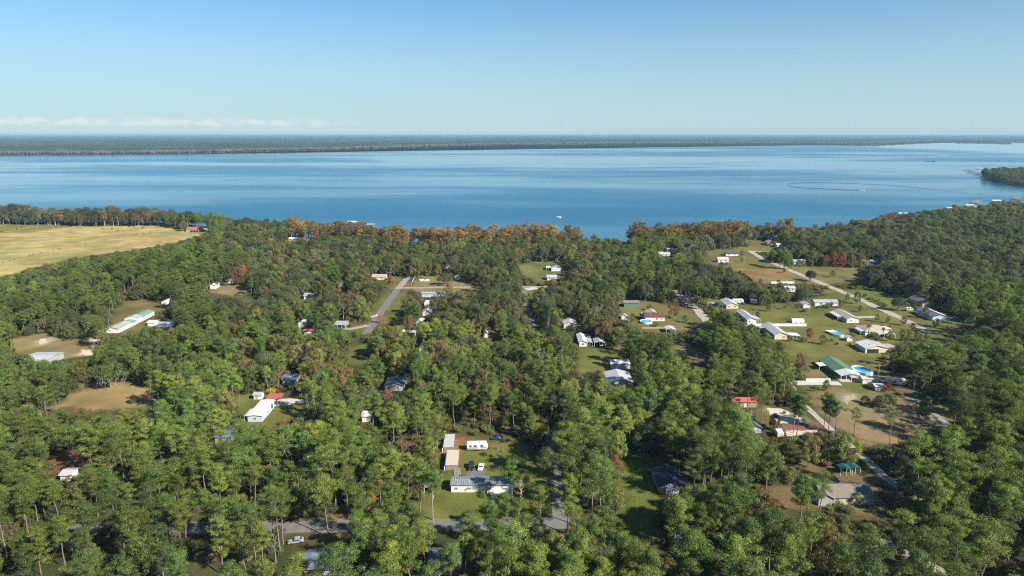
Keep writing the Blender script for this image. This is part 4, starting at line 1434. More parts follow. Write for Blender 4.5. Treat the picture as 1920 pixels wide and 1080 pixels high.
house('blue_roof_cottage', 'cottage with a bluish roof among oaks behind the rusty trees', 'house', 1620, 1646, 497, 8.0, 2.8, 'x', 1.3, 'silver', 'pale_blue', F3(), (), keep=[(1619, 482), (1647, 484), (1646, 495), (1620, 494)])
house('white_roof_cottage', 'white-roofed cottage in the trees, nearer of two close together', 'house', 1235, 1256, 481, 9.0, 2.8, 'x', 1.2, 'white_metal', 'white', F3(), ())
house('white_roof_cottage', 'white-roofed cottage in the trees, farther of two close together', 'house', 1252, 1270, 474, 9.0, 2.8, 'x', 1.2, 'white_metal', 'white', F3(), ())
house('brown_cottage', 'small brown cottage with a white end under the far trees', 'house', 1361, 1384, 480, 7.0, 2.6, 'x', 1.2, 'dark_roof', 'white', F3(), ())
r, W = house('white_block_house', 'white house with a grey gabled roof in the middle clearing', 'house', 1034, 1052, 508.5, 11.0, 2.9, 'y', 1.6, 'silver', 'white', (('front', 0.2, 1.0, 0.9, 0.9),), (('front', 0.6, 'white'),))
canopy(r, -W / 2 - 4.5, 2.0, -W / 2 - 0.5, 11.0, 2.4, M['white_metal_x'], 0.4, 'left', 3, name='carport_roof')
house('grey_cottage', 'low cottage with a blue-grey roof in front of the white gabled house', 'house', 1026, 1043, 525.5, 8.0, 2.5, 'x', 1.2, 'silver', 'white', F3(), ())
house('grey_roof_cottage', 'pale grey roof showing among dark oaks near the lake', 'house', 828, 847, 505, 8.0, 2.8, 'x', 1.4, 'grey_metal', 'white', F3(), ())
house('brown_roof_house', 'house with a sandy roof beside the orange bush near the street head', 'house', 698, 723, 525, 8.0, 2.8, 'x', 1.3, 'tan_roof', 'cream', F3(), (), keep=[(697, 513), (724, 513), (724, 522), (698, 525)])
house('pump_house', 'very small white building on the verge of the cross road', 'shed', 853, 862, 525, 4.0, 2.6, 'y', 0.8, 'white_metal_x', 'white', (), (('front', 0.5, 'white'),))
house('white_lake_house', 'cream house with a white roof above the lakeside drive', 'house', 541, 560, 454, 9.0, 3.4, 'x', 1.4, 'white_metal', 'cream', F3(), (), keep=[(541, 440), (560, 440), (560, 454), (543, 454)])
house('green_lake_house', 'pale green-roofed building beside the lakeside drive', 'house', 571, 587, 452.5, 8.0, 3.0, 'x', 1.2, 'pale_green_roof', 'white', F3(), (), keep=[(569, 439), (588, 439), (588, 452), (570, 452)])

# ---- the middle
house('cream_shed', 'cream garage with a light blue-grey gable roof under the trees', 'garage', 1057, 1080.5, 615.5, 8.5, 2.9, 'y', 1.0, 'silver', 'cream', (), (), keep=[(1051, 592), (1083, 592), (1083, 617), (1056, 617)])
r, W = house('white_cottage', 'white cottage with a ribbed grey roof facing the big lawn', 'house', 1086, 1100, 650, 16.0, 2.7, 'y', 0.9, 'white_metal_x', 'white', (('front', 0.5, 1.0, 1.5, 1.1),), ())
canopy(r, W / 2 + 0.45, 0.4, W / 2 + 3.4, 15.5, 2.3, M['grey_metal_y'], 0.4, 'right', 3, name='porch_roof')
t = thing('carport', 'grey gabled carport beside the white cottage on the lawn', 'carport', (*at(1124.5, 651), 0))
canopy(t, -3.2, 0, 3.2, 9.0, 2.4, M['grey_metal_y'], 1.0, 'y', 3, 0.16, 'roof')
bm = bm_new()
box(bm, -3.1, 8.6, 0, 3.1, 8.8, 2.38)
put('back_wall', bm, M['dark'], t)
keep_box(at(1113, 651)[0], at(1113, 651)[1], at(1136, 651)[0], at(1136, 651)[1] + 9, 3)
house('silver_roof_house', 'house under a big silver roof dappled with shade below the lawn', 'house', 1140, 1186, 726, 14.0, 2.6, 'y', 1.5, 'silver', 'white', F3(), (('front', 0.5, 'white'),), keep=[(1136, 687), (1160, 684), (1188, 692), (1190, 706), (1172, 722), (1142, 716)])
house('white_annex', 'flat white-roofed annex behind the big silver roof', 'annex', 1146, 1181, 692, 6.0, 2.6, 'flat', 0.3, 'white_metal', 'white', (), ())
r, W = house('maroon_roof_house', 'white house with a maroon roof beside the round blue pool', 'house', 1210, 1246, 602, 9.0, 2.9, 'x', 1.5, 'maroon', 'white', (('front', 0.6, 1.0, 1.5, 1.1), ('front', 0.85, 1.0, 1.0, 1.0)), (('front', 0.25, 'white'),))
canopy(r, -W * 0.30, 9.6, W * 0.30, 17.0, 2.8, M['tan_roof'], 1.3, 'y', 4, name='rear_roof')
canopy(r, -W / 2 - 1.5, 5.0, -W / 2 + 3.0, 9.0, 2.9, M['white_metal'], 0.3, 'flat', 2, name='side_roof')
house('green_shed', 'dark green metal shed with a tan roof at the end of the yard', 'shed', 1170, 1198, 576, 7.0, 3.0, 'x', 1.0, 'taupe', 'green_wall', (), (('front', 0.7, 'green_wall'),))
house('playhouse', 'small white playhouse on the bare yard near the green shed', 'shed', 1165, 1176, 599, 3.5, 2.2, 'y', 1.0, 'silver', 'white', (('front', 0.25, 0.9, 0.6, 0.6),), (('front', 0.65, 'grey_wall'),))
t = thing('carport', 'white carport on the lawn under the pines by the round-pool house', 'carport', (*at(1258, 625), 0))
canopy(t, -3.0, 0, 3.0, 7.0, 2.3, M['white_metal_x'], 0.9, 'y', 2, 0.16, 'roof')
canopy(t, -3.0, 6.8, 3.0, 7.0, 2.3, M['white_metal_x'], 0.9, 'y', 2, 0.16, 'end_roof')
keep_box(at(1249, 625)[0], at(1249, 625)[1], at(1266, 625)[0], at(1266, 625)[1] + 7, 3)
house('long_mobile_home', 'pale mint mobile home lying along the cross road', 'mobile home', 791, 833, 557, 5.0, 2.8, 'x', 0.5, 'grey_metal', 'pale_blue', (('front', 0.2, 1.0, 1.0, 0.8), ('front', 0.55, 1.0, 1.0, 0.8), ('front', 0.85, 1.0, 1.0, 0.8)), ())
house('grey_gable_house', 'grey-roofed white house in the shade south of the mobile home', 'house', 792, 808, 593, 9.0, 2.8, 'y', 1.4, 'grey_metal_y', 'white', (('front', 0.5, 1.0, 1.0, 0.8),), (), keep=[(790, 578), (808, 578), (812, 588), (796, 593)])
house('flat_white_trailer', 'white flat-roofed trailer home standing in its own black shade', 'mobile home', 780, 791, 614, 11.0, 2.8, 'y', 0.3, 'white_metal_x', 'white', (), (), keep=[(779, 599), (793, 599), (792, 612), (779, 612)])
house('white_storage_shed', 'small white storage shed, the left one of two behind the pines', 'shed', 749, 758, 630, 4.0, 2.3, 'y', 0.7, 'white_metal_x', 'white', (), (), keep=[(748, 619), (760, 619), (759, 629), (749, 629)])
house('grey_storage_shed', 'grey-roofed storage shed, the right one of two behind the pines', 'shed', 767, 777, 633, 6.0, 2.3, 'y', 0.5, 'grey_metal_y', 'white', (), (), keep=[(765, 620), (776, 620), (780, 630), (770, 632)])
house('pale_blue_roof_house', 'small house with a pale blue roof in front of a rust-coloured tree', 'house', 786, 799, 662, 9.0, 2.7, 'y', 1.3, 'silver', 'white', (), (), keep=[(781, 648), (800, 641), (807, 644), (790, 660)])
house('white_tall_shed', 'narrow white two-storey shed at the edge of the oaks', 'shed', 560, 572, 616, 5.0, 3.6, 'y', 1.2, 'grey_metal_y', 'white', (('front', 0.5, 2.2, 0.8, 0.8),), (('front', 0.5, 'grey_wall'),), keep=[(558, 600), (573, 600), (573, 616), (559, 616)])
house('rusty_roof_shed', 'shed with a faded rusty roof below the narrow white one', 'shed', 570, 592, 627, 5.0, 2.3, 'x', 0.7, 'pink_roof', 'white', (), (), keep=[(569, 616), (592, 615), (592, 625), (571, 625)])
t = thing('carport', 'grey flat-roofed carport at the end of the gravel drive', 'carport', (*at(637, 617), 0))
canopy(t, -4.0, 0, 4.0, 8.0, 2.6, M['grey_metal'], 0.5, 'flat', 4, 0.18, 'roof')
bm = bm_new()
box(bm, -4.0, 7.6, 0, 4.0, 7.8, 2.58)
put('back_wall', bm, M['grey_wall'], t)
KEEP.append([(628, 602), (650, 602), (650, 617), (630, 617)])
house('white_flat_house', 'white-roofed house half hidden by oaks off the asphalt road', 'house', 611, 626, 568, 11.0, 2.7, 'y', 0.5, 'white_metal_x', 'white', (), (), keep=[(609, 561), (614, 555), (628, 555), (622, 566)])
house('shaded_metal_house', 'house with a bluish metal roof in tree shade below the middle glade', 'house', 722, 756, 733, 10.0, 2.8, 'y', 1.4, 'blue_shade_metal', 'grey_wall', F3(), (), keep=[(718, 705), (735, 699), (762, 701), (756, 718), (745, 726), (720, 722)])
house('shaded_blue_house', 'blue-roofed house sunk in deep shade above the white-roofed one', 'house', 530, 556, 722, 8.0, 2.8, 'x', 1.4, 'blue_shade_metal', 'grey_wall', F3(), (), keep=[(534, 702), (556, 702), (556, 722), (534, 730)])

# ---- pale roofs glimpsed between the trees
house('hidden_cottage', 'grey-roofed cottage sunk among the far oaks, below the lakeside drive', 'house', 570, 587, 561, 8.0, 2.7, 'x', 1.1, 'grey_metal', 'white', F3(), ())
house('hidden_cottage', 'small white cottage among the far oaks above the white flat roof', 'house', 633, 642, 538, 8.0, 2.7, 'y', 1.0, 'white_metal_x', 'white', (), ())
house('hidden_cottage', 'white cottage at the far clearing below the tall orange tree', 'house', 394, 404, 542, 8.0, 3.0, 'y', 1.0, 'white_metal_x', 'white', (), (), keep=[(393, 527), (404, 527), (404, 542), (394, 542)])
house('hidden_cottage', 'pale pinkish cottage right at the foot of the tall orange tree', 'house', 424, 435, 532, 7.0, 2.7, 'x', 1.0, 'tan_roof', 'white', (), (), keep=[(423, 523), (436, 523), (435, 531), (425, 531)])
house('hidden_cottage', 'low white cottage peeping out of the tall pines below the middle glade', 'house', 679, 695, 791, 6.0, 2.6, 'x', 0.8, 'white_metal', 'white', (), (), keep=[(678, 779), (694, 779), (694, 789), (680, 789)])
house('hidden_cottage', 'white-walled cottage end between dense crowns right of the rust-coloured trees', 'house', 907, 914, 633, 8.0, 3.0, 'y', 1.0, 'silver', 'white', (), (), keep=[(906, 617), (914, 617), (914, 632), (907, 632)])
for i, (px, row) in enumerate(((922, 271.3), (938, 271.0), (951, 271.2), (1071, 270.2), (395, 286.2))):
    x, y = at(px, row)
    t = thing('shore_house', ('pale house on the far shore, leftmost of three together', 'pale house on the far shore, middle of three together', 'pale house on the far shore, rightmost of three together', 'single white house on the far shore right of the three', 'single pale house on the nearer part of the far shore, far left')[i], 'house', (x, y - 30, 0.4), 0, 'houses on the far shore')
    bm = bm_new()
    gable_walls(bm, 26, 14, 8, 'x', 5)
    put('wall', bm, M['white'], t)
    bm = bm_new()
    gable_roof(bm, 26, 14, 8, 'x', 5, 0.8)
    put('roof', bm, M['white_metal'], t)

# ---- the left
r, W = house('long_barn', 'very long low barn with pale green roofs and a white side', 'barn', 199, 222.5, 624.5, 15.0, 2.7, 'y', 0.9, 'pale_green_roof', 'white', (('front', 0.3, 1.0, 1.0, 0.9), ('right', 0.3, 1.0, 1.0, 0.8), ('right', 0.7, 1.0, 1.0, 0.8)), (), keep=[(196, 610), (240, 575), (268, 571), (286, 572), (284, 584), (240, 612), (222, 622), (203, 624)], oh=0.4)
for y0_, y1_, wh_, rs_, rm_, nm_ in ((15.4, 21.0, 2.2, 0.7, 'barn_green', 'green'), (21.02, 28.0, 3.4, 1.0, 'grey_metal_y', 'raised grey'), (28.02, 43.0, 2.8, 0.9, 'barn_green', 'far green')):
    bm = bm_new()
    solid(bm, [(-W / 2, -0.1), (W / 2, -0.1), (W / 2, wh_), (0, wh_ + rs_), (-W / 2, wh_)], 'y', y0_, y1_ - 0.02)
    put('wall', bm, M['white'], r)
    bm = bm_new()
    s = rs_ / (W / 2)
    solid(bm, [(-W / 2 - 0.4, wh_ - 0.4 * s + 0.03), (0, wh_ + rs_ + 0.03), (W / 2 + 0.4, wh_ - 0.4 * s + 0.03), (W / 2 + 0.4, wh_ - 0.4 * s + 0.2), (0, wh_ + rs_ + 0.2), (-W / 2 - 0.4, wh_ - 0.4 * s + 0.2)], 'y', y0_, y1_ - 0.05)
    put('roof', bm, M[rm_], r, nm_ + ' section of the barn roof')
r, W = house('slate_blue_house', 'house with a light slate roof and a shaded porch beside the long barn', 'house', 291, 320, 621, 12.0, 2.8, 'x', 1.4, 'grey_metal', 'grey_wall', F3(), (), keep=[(291, 596), (321, 592), (322, 608), (314, 622), (300, 622), (295, 608)])
canopy(r, -W * 0.3, -4.0, W * 0.4, -0.5, 2.3, M['blue_shade_metal'], 0.3, 'flat', 3)
house('white_wing_shed', 'white shed adjoining the slate-roofed house near the long barn', 'shed', 277, 290, 612, 6.0, 2.5, 'x', 0.6, 'white_metal', 'white', (), (), keep=[(276, 601), (291, 600), (290, 611), (278, 613)])
house('pale_metal_barn', 'wide barn with a pale blue corrugated roof at the edge of the sandy field', 'barn', 36, 86, 688, 15.0, 3.0, 'x', 0.9, 'silver', 'grey_wall', (), (), keep=[(30, 656), (66, 653), (86, 655), (80, 668), (44, 670)])
r, W = house('white_roof_bungalow', 'bungalow with a bright flat white roof and pale blue walls', 'house', 465, 491.5, 791, 17.0, 2.8, 'y', 0.35, 'white', 'pale_blue', (('right', 0.4, 1.0, 1.3, 1.0), ('right', 0.75, 1.0, 1.0, 1.0), ('front', 0.5, 1.0, 1.2, 1.0)), (('right', 0.6, 'white'),), keep=[(462, 775), (478, 750), (516, 748), (516, 765), (494, 788), (468, 788)])
canopy(r, -W / 2 - 1.8, 0.5, -W / 2 - 0.5, 8.0, 2.4, M['cream'], 0.25, 'left', 2, name='porch_roof')
t = thing('red_carport', 'flat red-roofed carport behind the bright white roof', 'carport', (*at(512, 758), 0))
canopy(t, -3.4, 0, 3.4, 6.0, 2.4, M['red_roof'], 0.5, 'flat', 3, 0.16, 'roof')
bm = bm_new()
box(bm, -3.35, 0.4, 0, -3.2, 5.9, 2.3)
put('side_wall', bm, M['dark_wood'], t)
KEEP.append([(497, 741), (528, 741), (526, 756), (500, 756)])
house('white_tool_shed', 'white tool shed with a grey roof behind the bright white roof', 'shed', 476, 490, 749, 3.5, 2.2, 'x', 0.7, 'grey_metal', 'white', (), (('front', 0.4, 'grey_wall'),))
house('dark_metal_house', 'small house with a dark streaked metal roof closed in by trees', 'house', 404, 434, 832, 7.0, 2.8, 'x', 0.9, 'blue_shade_metal', 'grey_wall', F3(), (), keep=[(403, 808), (437, 808), (434, 824), (404, 824)])
house('pale_shed', 'small pale blue shed roof between pines by the red dirt patch', 'shed', 114, 131, 902, 5.0, 2.3, 'x', 0.7, 'silver', 'white', (), (), keep=[(116, 882), (130, 882), (130, 893), (118, 893)])
r, W = house('red_roof_barn', 'red-roofed barn with pale walls at the far corner of the dry field', 'barn', 349, 376, 434.5, 12.0, 3.2, 'x', 1.9, 'red_roof', 'grey_wall', F3(), (('front', 0.5, 'white'),), keep=[(344, 418), (386, 420), (388, 434), (358, 436)])
canopy(r, W / 2 + 0.5, 1.0, W / 2 + 7.5, 8.0, 2.5, M['white_metal_x'], 0.7, 'right', 3, name='lean_to_roof')
canopy(r, -W * 0.1, -5.0, W * 0.5, -0.5, 2.4, M['pink_roof'], 0.6, 'flat', 4, name='shed_roof')
for i, (px, row, W_, D_, mm, lab) in enumerate(((841, 847, 3.4, 10.5, 'silver', 'low lean-to shed with a blue-grey metal roof at the side of the mown yard'), (847, 881, 4.0, 11.0, 'beige', 'low flat-roofed beige shed at the side of the mown yard'))):
    x, y = at(px, row)
    t = thing('side_shed', lab, 'shed', (x, y, 0), 0.03, 'flat sheds beside the yard')
    bm = bm_new()
    box(bm, -W_ / 2, 0, -0.1, W_ / 2, D_, 1.9)
    put('wall', bm, M['grey_wood'], t)
    bm = bm_new()
    solid(bm, [(-0.3, 1.93), (D_ + 0.3, 2.25), (D_ + 0.3, 2.37), (-0.3, 2.05)], 'x', -W_ / 2 - 0.3, W_ / 2 + 0.3)
    put('roof', bm, M[mm], t)
    bm = bm_new()
    box(bm, -W_ / 2 - 0.75, -0.5, 0, -W_ / 2 - 0.4, D_, 1.5)
    put('side_rail', bm, M['trim'], t)
t = thing('wooden_shelter', 'small open shelter with a flat roof in front of the tall pines', 'shelter', (*at(806, 925), 0), 0.05)
canopy(t, -2.0, 0, 2.0, 3.0, 2.2, M['grey_wood'], 0.2, 'flat', 3, 0.16, 'roof')
t = thing('work_platform', 'timber platform with loose planks beside the beige shed', 'platform', (*at(858, 897), 0), 0.1)
for k in range(5):
    bm = bm_new()
    box(bm, -1.3 + 0.52 * k, 0, 0.3, -0.85 + 0.52 * k, 6.5 + 0.4 * (k % 2), 0.38)
    put('plank', bm, M['grey_wood'], t)
for k in range(3):
    bm = bm_new()
    box(bm, -1.35, 0.4 + 2.6 * k, -0.05, 1.25, 0.6 + 2.6 * k, 0.3)
    put('bearer', bm, M['dark_wood'], t)


# ---- pools
def pool(label, px, row, rx, ry, h, rz=0.0, deck=None, rim=0.3):
    x, y = at(px, row)
    t = thing('swimming_pool', label, 'pool', (x, y, 0), rz, 'above-ground pools')
    bm = bm_new()
    k = 28
    V = [[bm.verts.new((r_ * rx_ * math.cos(2 * math.pi * i / k), r_ * ry_ * math.sin(2 * math.pi * i / k), z)) for i in range(k)]
         for (r_, rx_, ry_, z) in ((1, rx + rim, ry + rim, -0.1), (1, rx + rim, ry + rim, h), (1, rx, ry, h), (1, rx, ry, h - 0.35))]
    for a, b_ in zip(V[:-1], V[1:]):
        for i in range(k):
            bm.faces.new((a[i], a[(i + 1) % k], b_[(i + 1) % k], b_[i]))
    put('rim', bm, M['trim'], t)
    bm = bm_new()
    cyl(bm, 0, 0, h - 0.3, h - 0.22, 1.0, k, rx - 0.02, ry - 0.02)
    put('water', bm, M['pool'], t)
    if deck:
        bm = bm_new()
        dx0, dy0, dx1, dy1 = deck
        box(bm, dx0, dy0, h - 0.15, dx1, dy1, h - 0.02)
        put('deck', bm, M['white'], t)
        for cx in (dx0 + 0.1, dx1 - 0.1):
            for cy_ in (dy0 + 0.1, dy1 - 0.1):
                bm = bm_new()
                box(bm, cx - 0.08, cy_ - 0.08, -0.05, cx + 0.08, cy_ + 0.08, h + 0.75)
                put('deck_post', bm, M['trim'], t)
    keep_box(x - rx, y - ry, x + rx, y + ry, h + 0.3)
    MARKS.append((x, y, label))
    return t


pool('oval pool with a broad white rim beside the green-roofed house', 1616, 697, 3.4, 5.4, 1.3, 0.12, None, 1.0)
pool('oval pool with a white deck at one end on the open lawn', 1570, 629, 2.6, 4.2, 1.3, 0.25, (-2.6, 3.6, 2.6, 7.4))
pool('round bright blue pool beside the maroon-roofed house', 1211, 605, 3.6, 3.6, 1.25)


# ---- fences
def fence(name, label, pts, h, material, post_gap=2.4, solid_panel=True, rails=2, post_w=0.12, group=None):
    P = [Vector((*p, 0)) for p in pts]
    t = thing(name, label, 'fence', P[0], 0, group)
    for a, b_ in zip(P[:-1], P[1:]):
        d = b_ - a
        L = d.length
        k = max(1, round(L / post_gap))
        ang = math.atan2(d.y, d.x)
        q = Matrix.Translation(a - P[0]) @ Matrix.Rotation(ang, 4, 'Z')
        for i in range(k):
            u0, u1 = L * i / k, L * (i + 1) / k
            bm = bm_new()
            box(bm, u0 - post_w / 2, -post_w / 2, -0.1, u0 + post_w / 2, post_w / 2, h + 0.1)
            bmesh.ops.transform(bm, matrix=q, verts=bm.verts)
            put('post', bm, material, t)
            bm = bm_new()
            if solid_panel:
                box(bm, u0 + post_w / 2 + 0.004, -0.03, 0.08, u1 - post_w / 2 - 0.004, 0.03, h)
                bmesh.ops.transform(bm, matrix=q, verts=bm.verts)
                put('panel', bm, material, t)
            else:
                bm.free()
                for r_ in range(rails):
                    bm = bm_new()
                    z = h * (r_ + 1) / rails - 0.12
                    box(bm, u0 + post_w / 2 + 0.004, -0.025, z - 0.06, u1 - post_w / 2 - 0.004, 0.025, z + 0.06)
                    bmesh.ops.transform(bm, matrix=q, verts=bm.verts)
                    put('rail', bm, material, t)
    return t


fence('white_fence', 'long white panel fence between the two long silver-roofed houses and the red tree', rpx((1397, 612), (1428, 612)) + rpx((1450, 612), (1512, 612)), 1.9, M['trim'], 3.0, group='white panel fences')
KEEP.append([(1480, 606), (1514, 606), (1514, 613), (1480, 613)])
fence('white_fence', 'white panel fence leading to the porch of the green-roofed house', rpx((1511, 715), (1557, 715)), 1.5, M['trim'], 2.5, group='white panel fences')
KEEP.append([(1510, 708), (1557, 708), (1557, 716), (1510, 716)])
fence('white_fence', 'white panel fence on the far lawn by the old street oak', rpx((1446, 532), (1489, 532)), 1.9, M['trim'], 3.0, group='white panel fences')
KEEP.append([(1448, 526), (1488, 526), (1488, 532), (1448, 532)])
fence('board_fence', 'dark weathered board fence running away across the far lawn', rpx((1411, 529), (1398, 519), (1386, 510)), 1.8, M['dark_wood'], 2.6)
KEEP.append([(1388, 511), (1396, 511), (1411, 526), (1404, 528)])
fence('pale_fence', 'low pale rail fence in front of the round-pool house', rpx((1204, 617), (1249, 616)), 1.1, M['cream'], 2.4, False, 3)
fence('rail_fence', 'white rail fence along the street head beside the lawn', rpx((771, 536), (774, 528), (780, 514)), 1.3, M['trim'], 3.0, False, 3)
fence('wire_fence', 'row of pale fence posts along the far side of the cross road', rpx((776, 538), (800, 537), (850, 536), (890, 535)), 1.2, M['pole'], 3.5, False, 1, 0.16)
fence('gate_fence', 'short white fence where the drive meets the asphalt road', rpx((696, 596), (711, 592)), 1.2, M['trim'], 2.0, False, 3)
fence('yard_fence', 'pale rail fence beside the sandy street near the brown-leaved tree', rpx((1287, 578), (1270, 566)), 1.2, M['trim'], 2.6, False, 2)


# ---- vehicles
def car(name, label, loc, rz, paint, L=4.6, Wd=1.82, H=1.46, kind='sedan', cat='car'):
    t = thing(name, label, cat, (*loc, 0), rz)
    if kind == 'sedan':
        prof = [(-L / 2, 0.35), (L / 2, 0.35), (L / 2, 0.62), (L / 2 - 0.3, 0.78), (L * 0.2, 0.92), (L * 0.06, H), (-L * 0.22, H), (-L * 0.37, 0.98), (-L / 2, 0.92)]
        cab = [(L * 0.19, 0.95), (L * 0.055, H - 0.06), (-L * 0.215, H - 0.06), (-L * 0.355, 1.0)]
    else:
        prof = [(-L / 2, 0.4), (L / 2, 0.4), (L / 2, 0.95), (L * 0.24, 1.1), (L * 0.12, H), (-L / 2 + 0.15, H), (-L / 2, 1.05)]
        cab = [(L * 0.23, 1.12), (L * 0.115, H - 0.08), (-L / 2 + 0.2, H - 0.08), (-L / 2 + 0.1, 1.12)]
    bm = bm_new()
    solid(bm, prof, 'x', -Wd / 2, Wd / 2)          # profile runs along y after the swap below
    put('body', bm, paint, t, bevel=0.05)
    bm = bm_new()
    solid(bm, cab, 'x', -Wd / 2 - 0.012, Wd / 2 + 0.012)
    put('side_window', bm, M['glass'], t)
    # windscreen and rear window lie on the sloping faces
    for nm, (a, b_) in (('windscreen', (0, 1)), ('rear_window', (3, 2))):
        (ya, za), (yb, zb) = cab[a], cab[b_]
        sgn = 1 if nm == 'windscreen' else -1
        bm = bm_new()
        w1, w2 = Wd / 2 - 0.14, Wd / 2 - 0.22
        off = 0.045 * sgn
        v = [bm.verts.new(p) for p in ((-w1, ya + off, za + 0.03), (w1, ya + off, za + 0.03), (w2, yb + off, zb + 0.03), (-w2, yb + off, zb + 0.03),
                                       (-w1, ya, za - 0.06), (w1, ya, za - 0.06), (w2, yb, zb - 0.06), (-w2, yb, zb - 0.06))]
        for f in ((0, 1, 2, 3), (7, 6, 5, 4), (0, 4, 5, 1), (1, 5, 6, 2), (2, 6, 7, 3), (3, 7, 4, 0)):
            bm.faces.new([v[i] for i in f])
        put(nm, bm, M['glass'], t)
    for sx in (-1, 1):
        for sy in (-1, 1):
            bm = bm_new()
            cyl(bm, 0, 0, -0.11, 0.11, 0.33, 12)
            bmesh.ops.rotate(bm, verts=bm.verts, matrix=Matrix.Rotation(math.pi / 2, 3, 'Y'))
            bmesh.ops.translate(bm, verts=bm.verts, vec=(sx * (Wd / 2 - 0.1), sy * L * 0.31, 0.33))
            put('wheel', bm, M['rubber'], t)
        bm = bm_new()
        box(bm, sx * Wd * 0.36 - 0.17, L / 2 - 0.02, 0.55, sx * Wd * 0.36 + 0.17, L / 2 + 0.03, 0.68)
        put('headlight', bm, M['trim'], t)
        bm = bm_new()
        box(bm, sx * Wd * 0.38 - 0.15, -L / 2 - 0.03, 0.70, sx * Wd * 0.38 + 0.15, -L / 2 + 0.02, 0.85)
        put('tail_light', bm, M['car_red'], t)
    keep_box(loc[0] - 2, loc[1] - 2, loc[0] + 2, loc[1] + 2, 1.5)
    return t


car('parked_car', 'dark pickup-style car on the mown yard, beside the white one', at(884, 878), math.pi + 0.04, M['car_dark'], 4.9, 1.95, 1.8, 'suv')
car('parked_car', 'white saloon car on the mown yard behind the mobile home', at(902, 878.5), math.pi - 0.12, M['car_white'])
car('parked_car', 'silver car on the verge just below the asphalt street', at(555, 1017), 1.9, M['car_silver'])
car('parked_car', 'white car under the grey gabled carport', (at(1128, 650)[0], at(1128, 650)[1] + 2.6), math.pi, M['car_white'])
car('parked_car', 'blue car beside the row of parked trailers', at(1391, 570.5), 1.2, M['car_blue'])
car('parked_car', 'dark blue car in the shade at the far edge of the mown yard', at(932, 824), 1.5, M['car_blue'])
car('parked_car', 'pale car on the shaded court beside the dark-grey-roofed house', at(1788, 598), 1.3, M['car_silver'])


def camper(label, loc, rz, L=8.0, Wd=2.5, H=3.15, paint='trim', group='parked travel trailers'):
    t = thing('travel_trailer', label, 'travel trailer', (*loc, 0), rz, group)
    bm = bm_new()
    solid(bm, [(-L / 2, 0.75), (L / 2 - 0.5, 0.65), (L / 2, 1.1), (L / 2, 1.7), (L / 2 - 0.55, H - 0.1), (L / 2 - 0.9, H), (-L / 2 + 0.1, H), (-L / 2, H - 0.12)], 'y', -Wd / 2, Wd / 2)
    put('body', bm, M[paint], t, bevel=0.05)
    for i, (u, w_) in enumerate(((-0.33, 0.9), (-0.10, 1.1), (0.22, 1.2))):
        bm = bm_new()
        box(bm, u * L - w_ / 2, -Wd / 2 - 0.03, 1.75, u * L + w_ / 2, -Wd / 2 + 0.02, 2.4)
        put('window', bm, M['glass'], t)
    bm = bm_new()
    box(bm, 0.06 * L - 0.35, -Wd / 2 - 0.03, 0.8, 0.06 * L + 0.35, -Wd / 2 + 0.02, 2.6)
    put('door', bm, M['white'], t)
    bm = bm_new()
    box(bm, -L / 2 + 0.1, -Wd / 2 - 0.02, 1.15, 0.0, -Wd / 2 + 0.02, 1.5)
    put('side_stripe', bm, M['rv_stripe'], t)
    bm = bm_new()
    box(bm, 0.4 * L * 0.4, -Wd / 2 - 0.02, 1.15, L / 2 - 0.5, -Wd / 2 + 0.02, 1.45)
    put('side_stripe', bm, M['rv_stripe'], t)
    for u in (-0.28, 0.18):
        bm = bm_new()
        box(bm, u * L - 0.4, -0.35, H - 0.02, u * L + 0.4, 0.35, H + 0.22)
        put('roof_vent', bm, M['white'], t)
    for sx in (-0.5, 0.5):
        for sy in (-1, 1):
            bm = bm_new()
            cyl(bm, 0, 0, -0.12, 0.12, 0.38, 12)
            bmesh.ops.rotate(bm, verts=bm.verts, matrix=Matrix.Rotation(math.pi / 2, 3, 'X'))
            bmesh.ops.translate(bm, verts=bm.verts, vec=(sx * 0.9 - 0.3, sy * (Wd / 2 - 0.16), 0.38))
            put('wheel', bm, M['rubber'], t)
    bm = bm_new()
    solid(bm, [(-0.5, 0.55), (0.5, 0.55), (0.12, 0.7), (-0.12, 0.7)], 'x', L / 2 - 0.6, L / 2 + 1.0)
    put('tow_bar', bm, M['dark'], t)
    keep_box(loc[0] - 3, loc[1] - 1, loc[0] + 3, loc[1] + 1, 3)
    MARKS.append((loc[0], loc[1], label))
    return t


camper('long white travel trailer with grey markings on the mown yard', at(895, 843), 0.05)
camper('white travel trailer parked behind the cream gabled house', at(1383, 568.5), 0.1, 8.0)
camper('short white trailer parked under the oaks beside the blue car', at(1413, 569.5), -0.5, 4.5)
camper('bluish-white fifth-wheel camper in the shade of the tall pines', at(1679, 721), -0.25, 9.0)
camper('white camper standing end-on below the pale mint mobile home', at(800.5, 573), 1.55, 8.0)
camper('white cargo trailer on the sandy yard by the red brick strip', at(1460, 818), 1.45, 5.0, 2.4, 2.7)
camper('small white van body beside the pale court drive', at(1704, 583), 0.1, 5.0, 2.2, 2.3)
t = thing('gas_tank', 'white cylindrical gas tank beside the cream-roofed outbuilding', 'gas tank', (*at(1651, 717), 0), 1.2)
bm = bm_new()
cyl(bm, 0, 0, -1.3, 1.3, 0.55, 12)
bmesh.ops.rotate(bm, verts=bm.verts, matrix=Matrix.Rotation(math.pi / 2, 3, 'Y'))
bmesh.ops.translate(bm, verts=bm.verts, vec=(0, 0, 0.95))
put('tank', bm, M['trim'], t)
for s in (-0.8, 0.8):
    bm = bm_new()
    box(bm, s - 0.12, -0.4, -0.05, s + 0.12, 0.4, 0.6)
    put('foot', bm, M['grey_wall'], t)


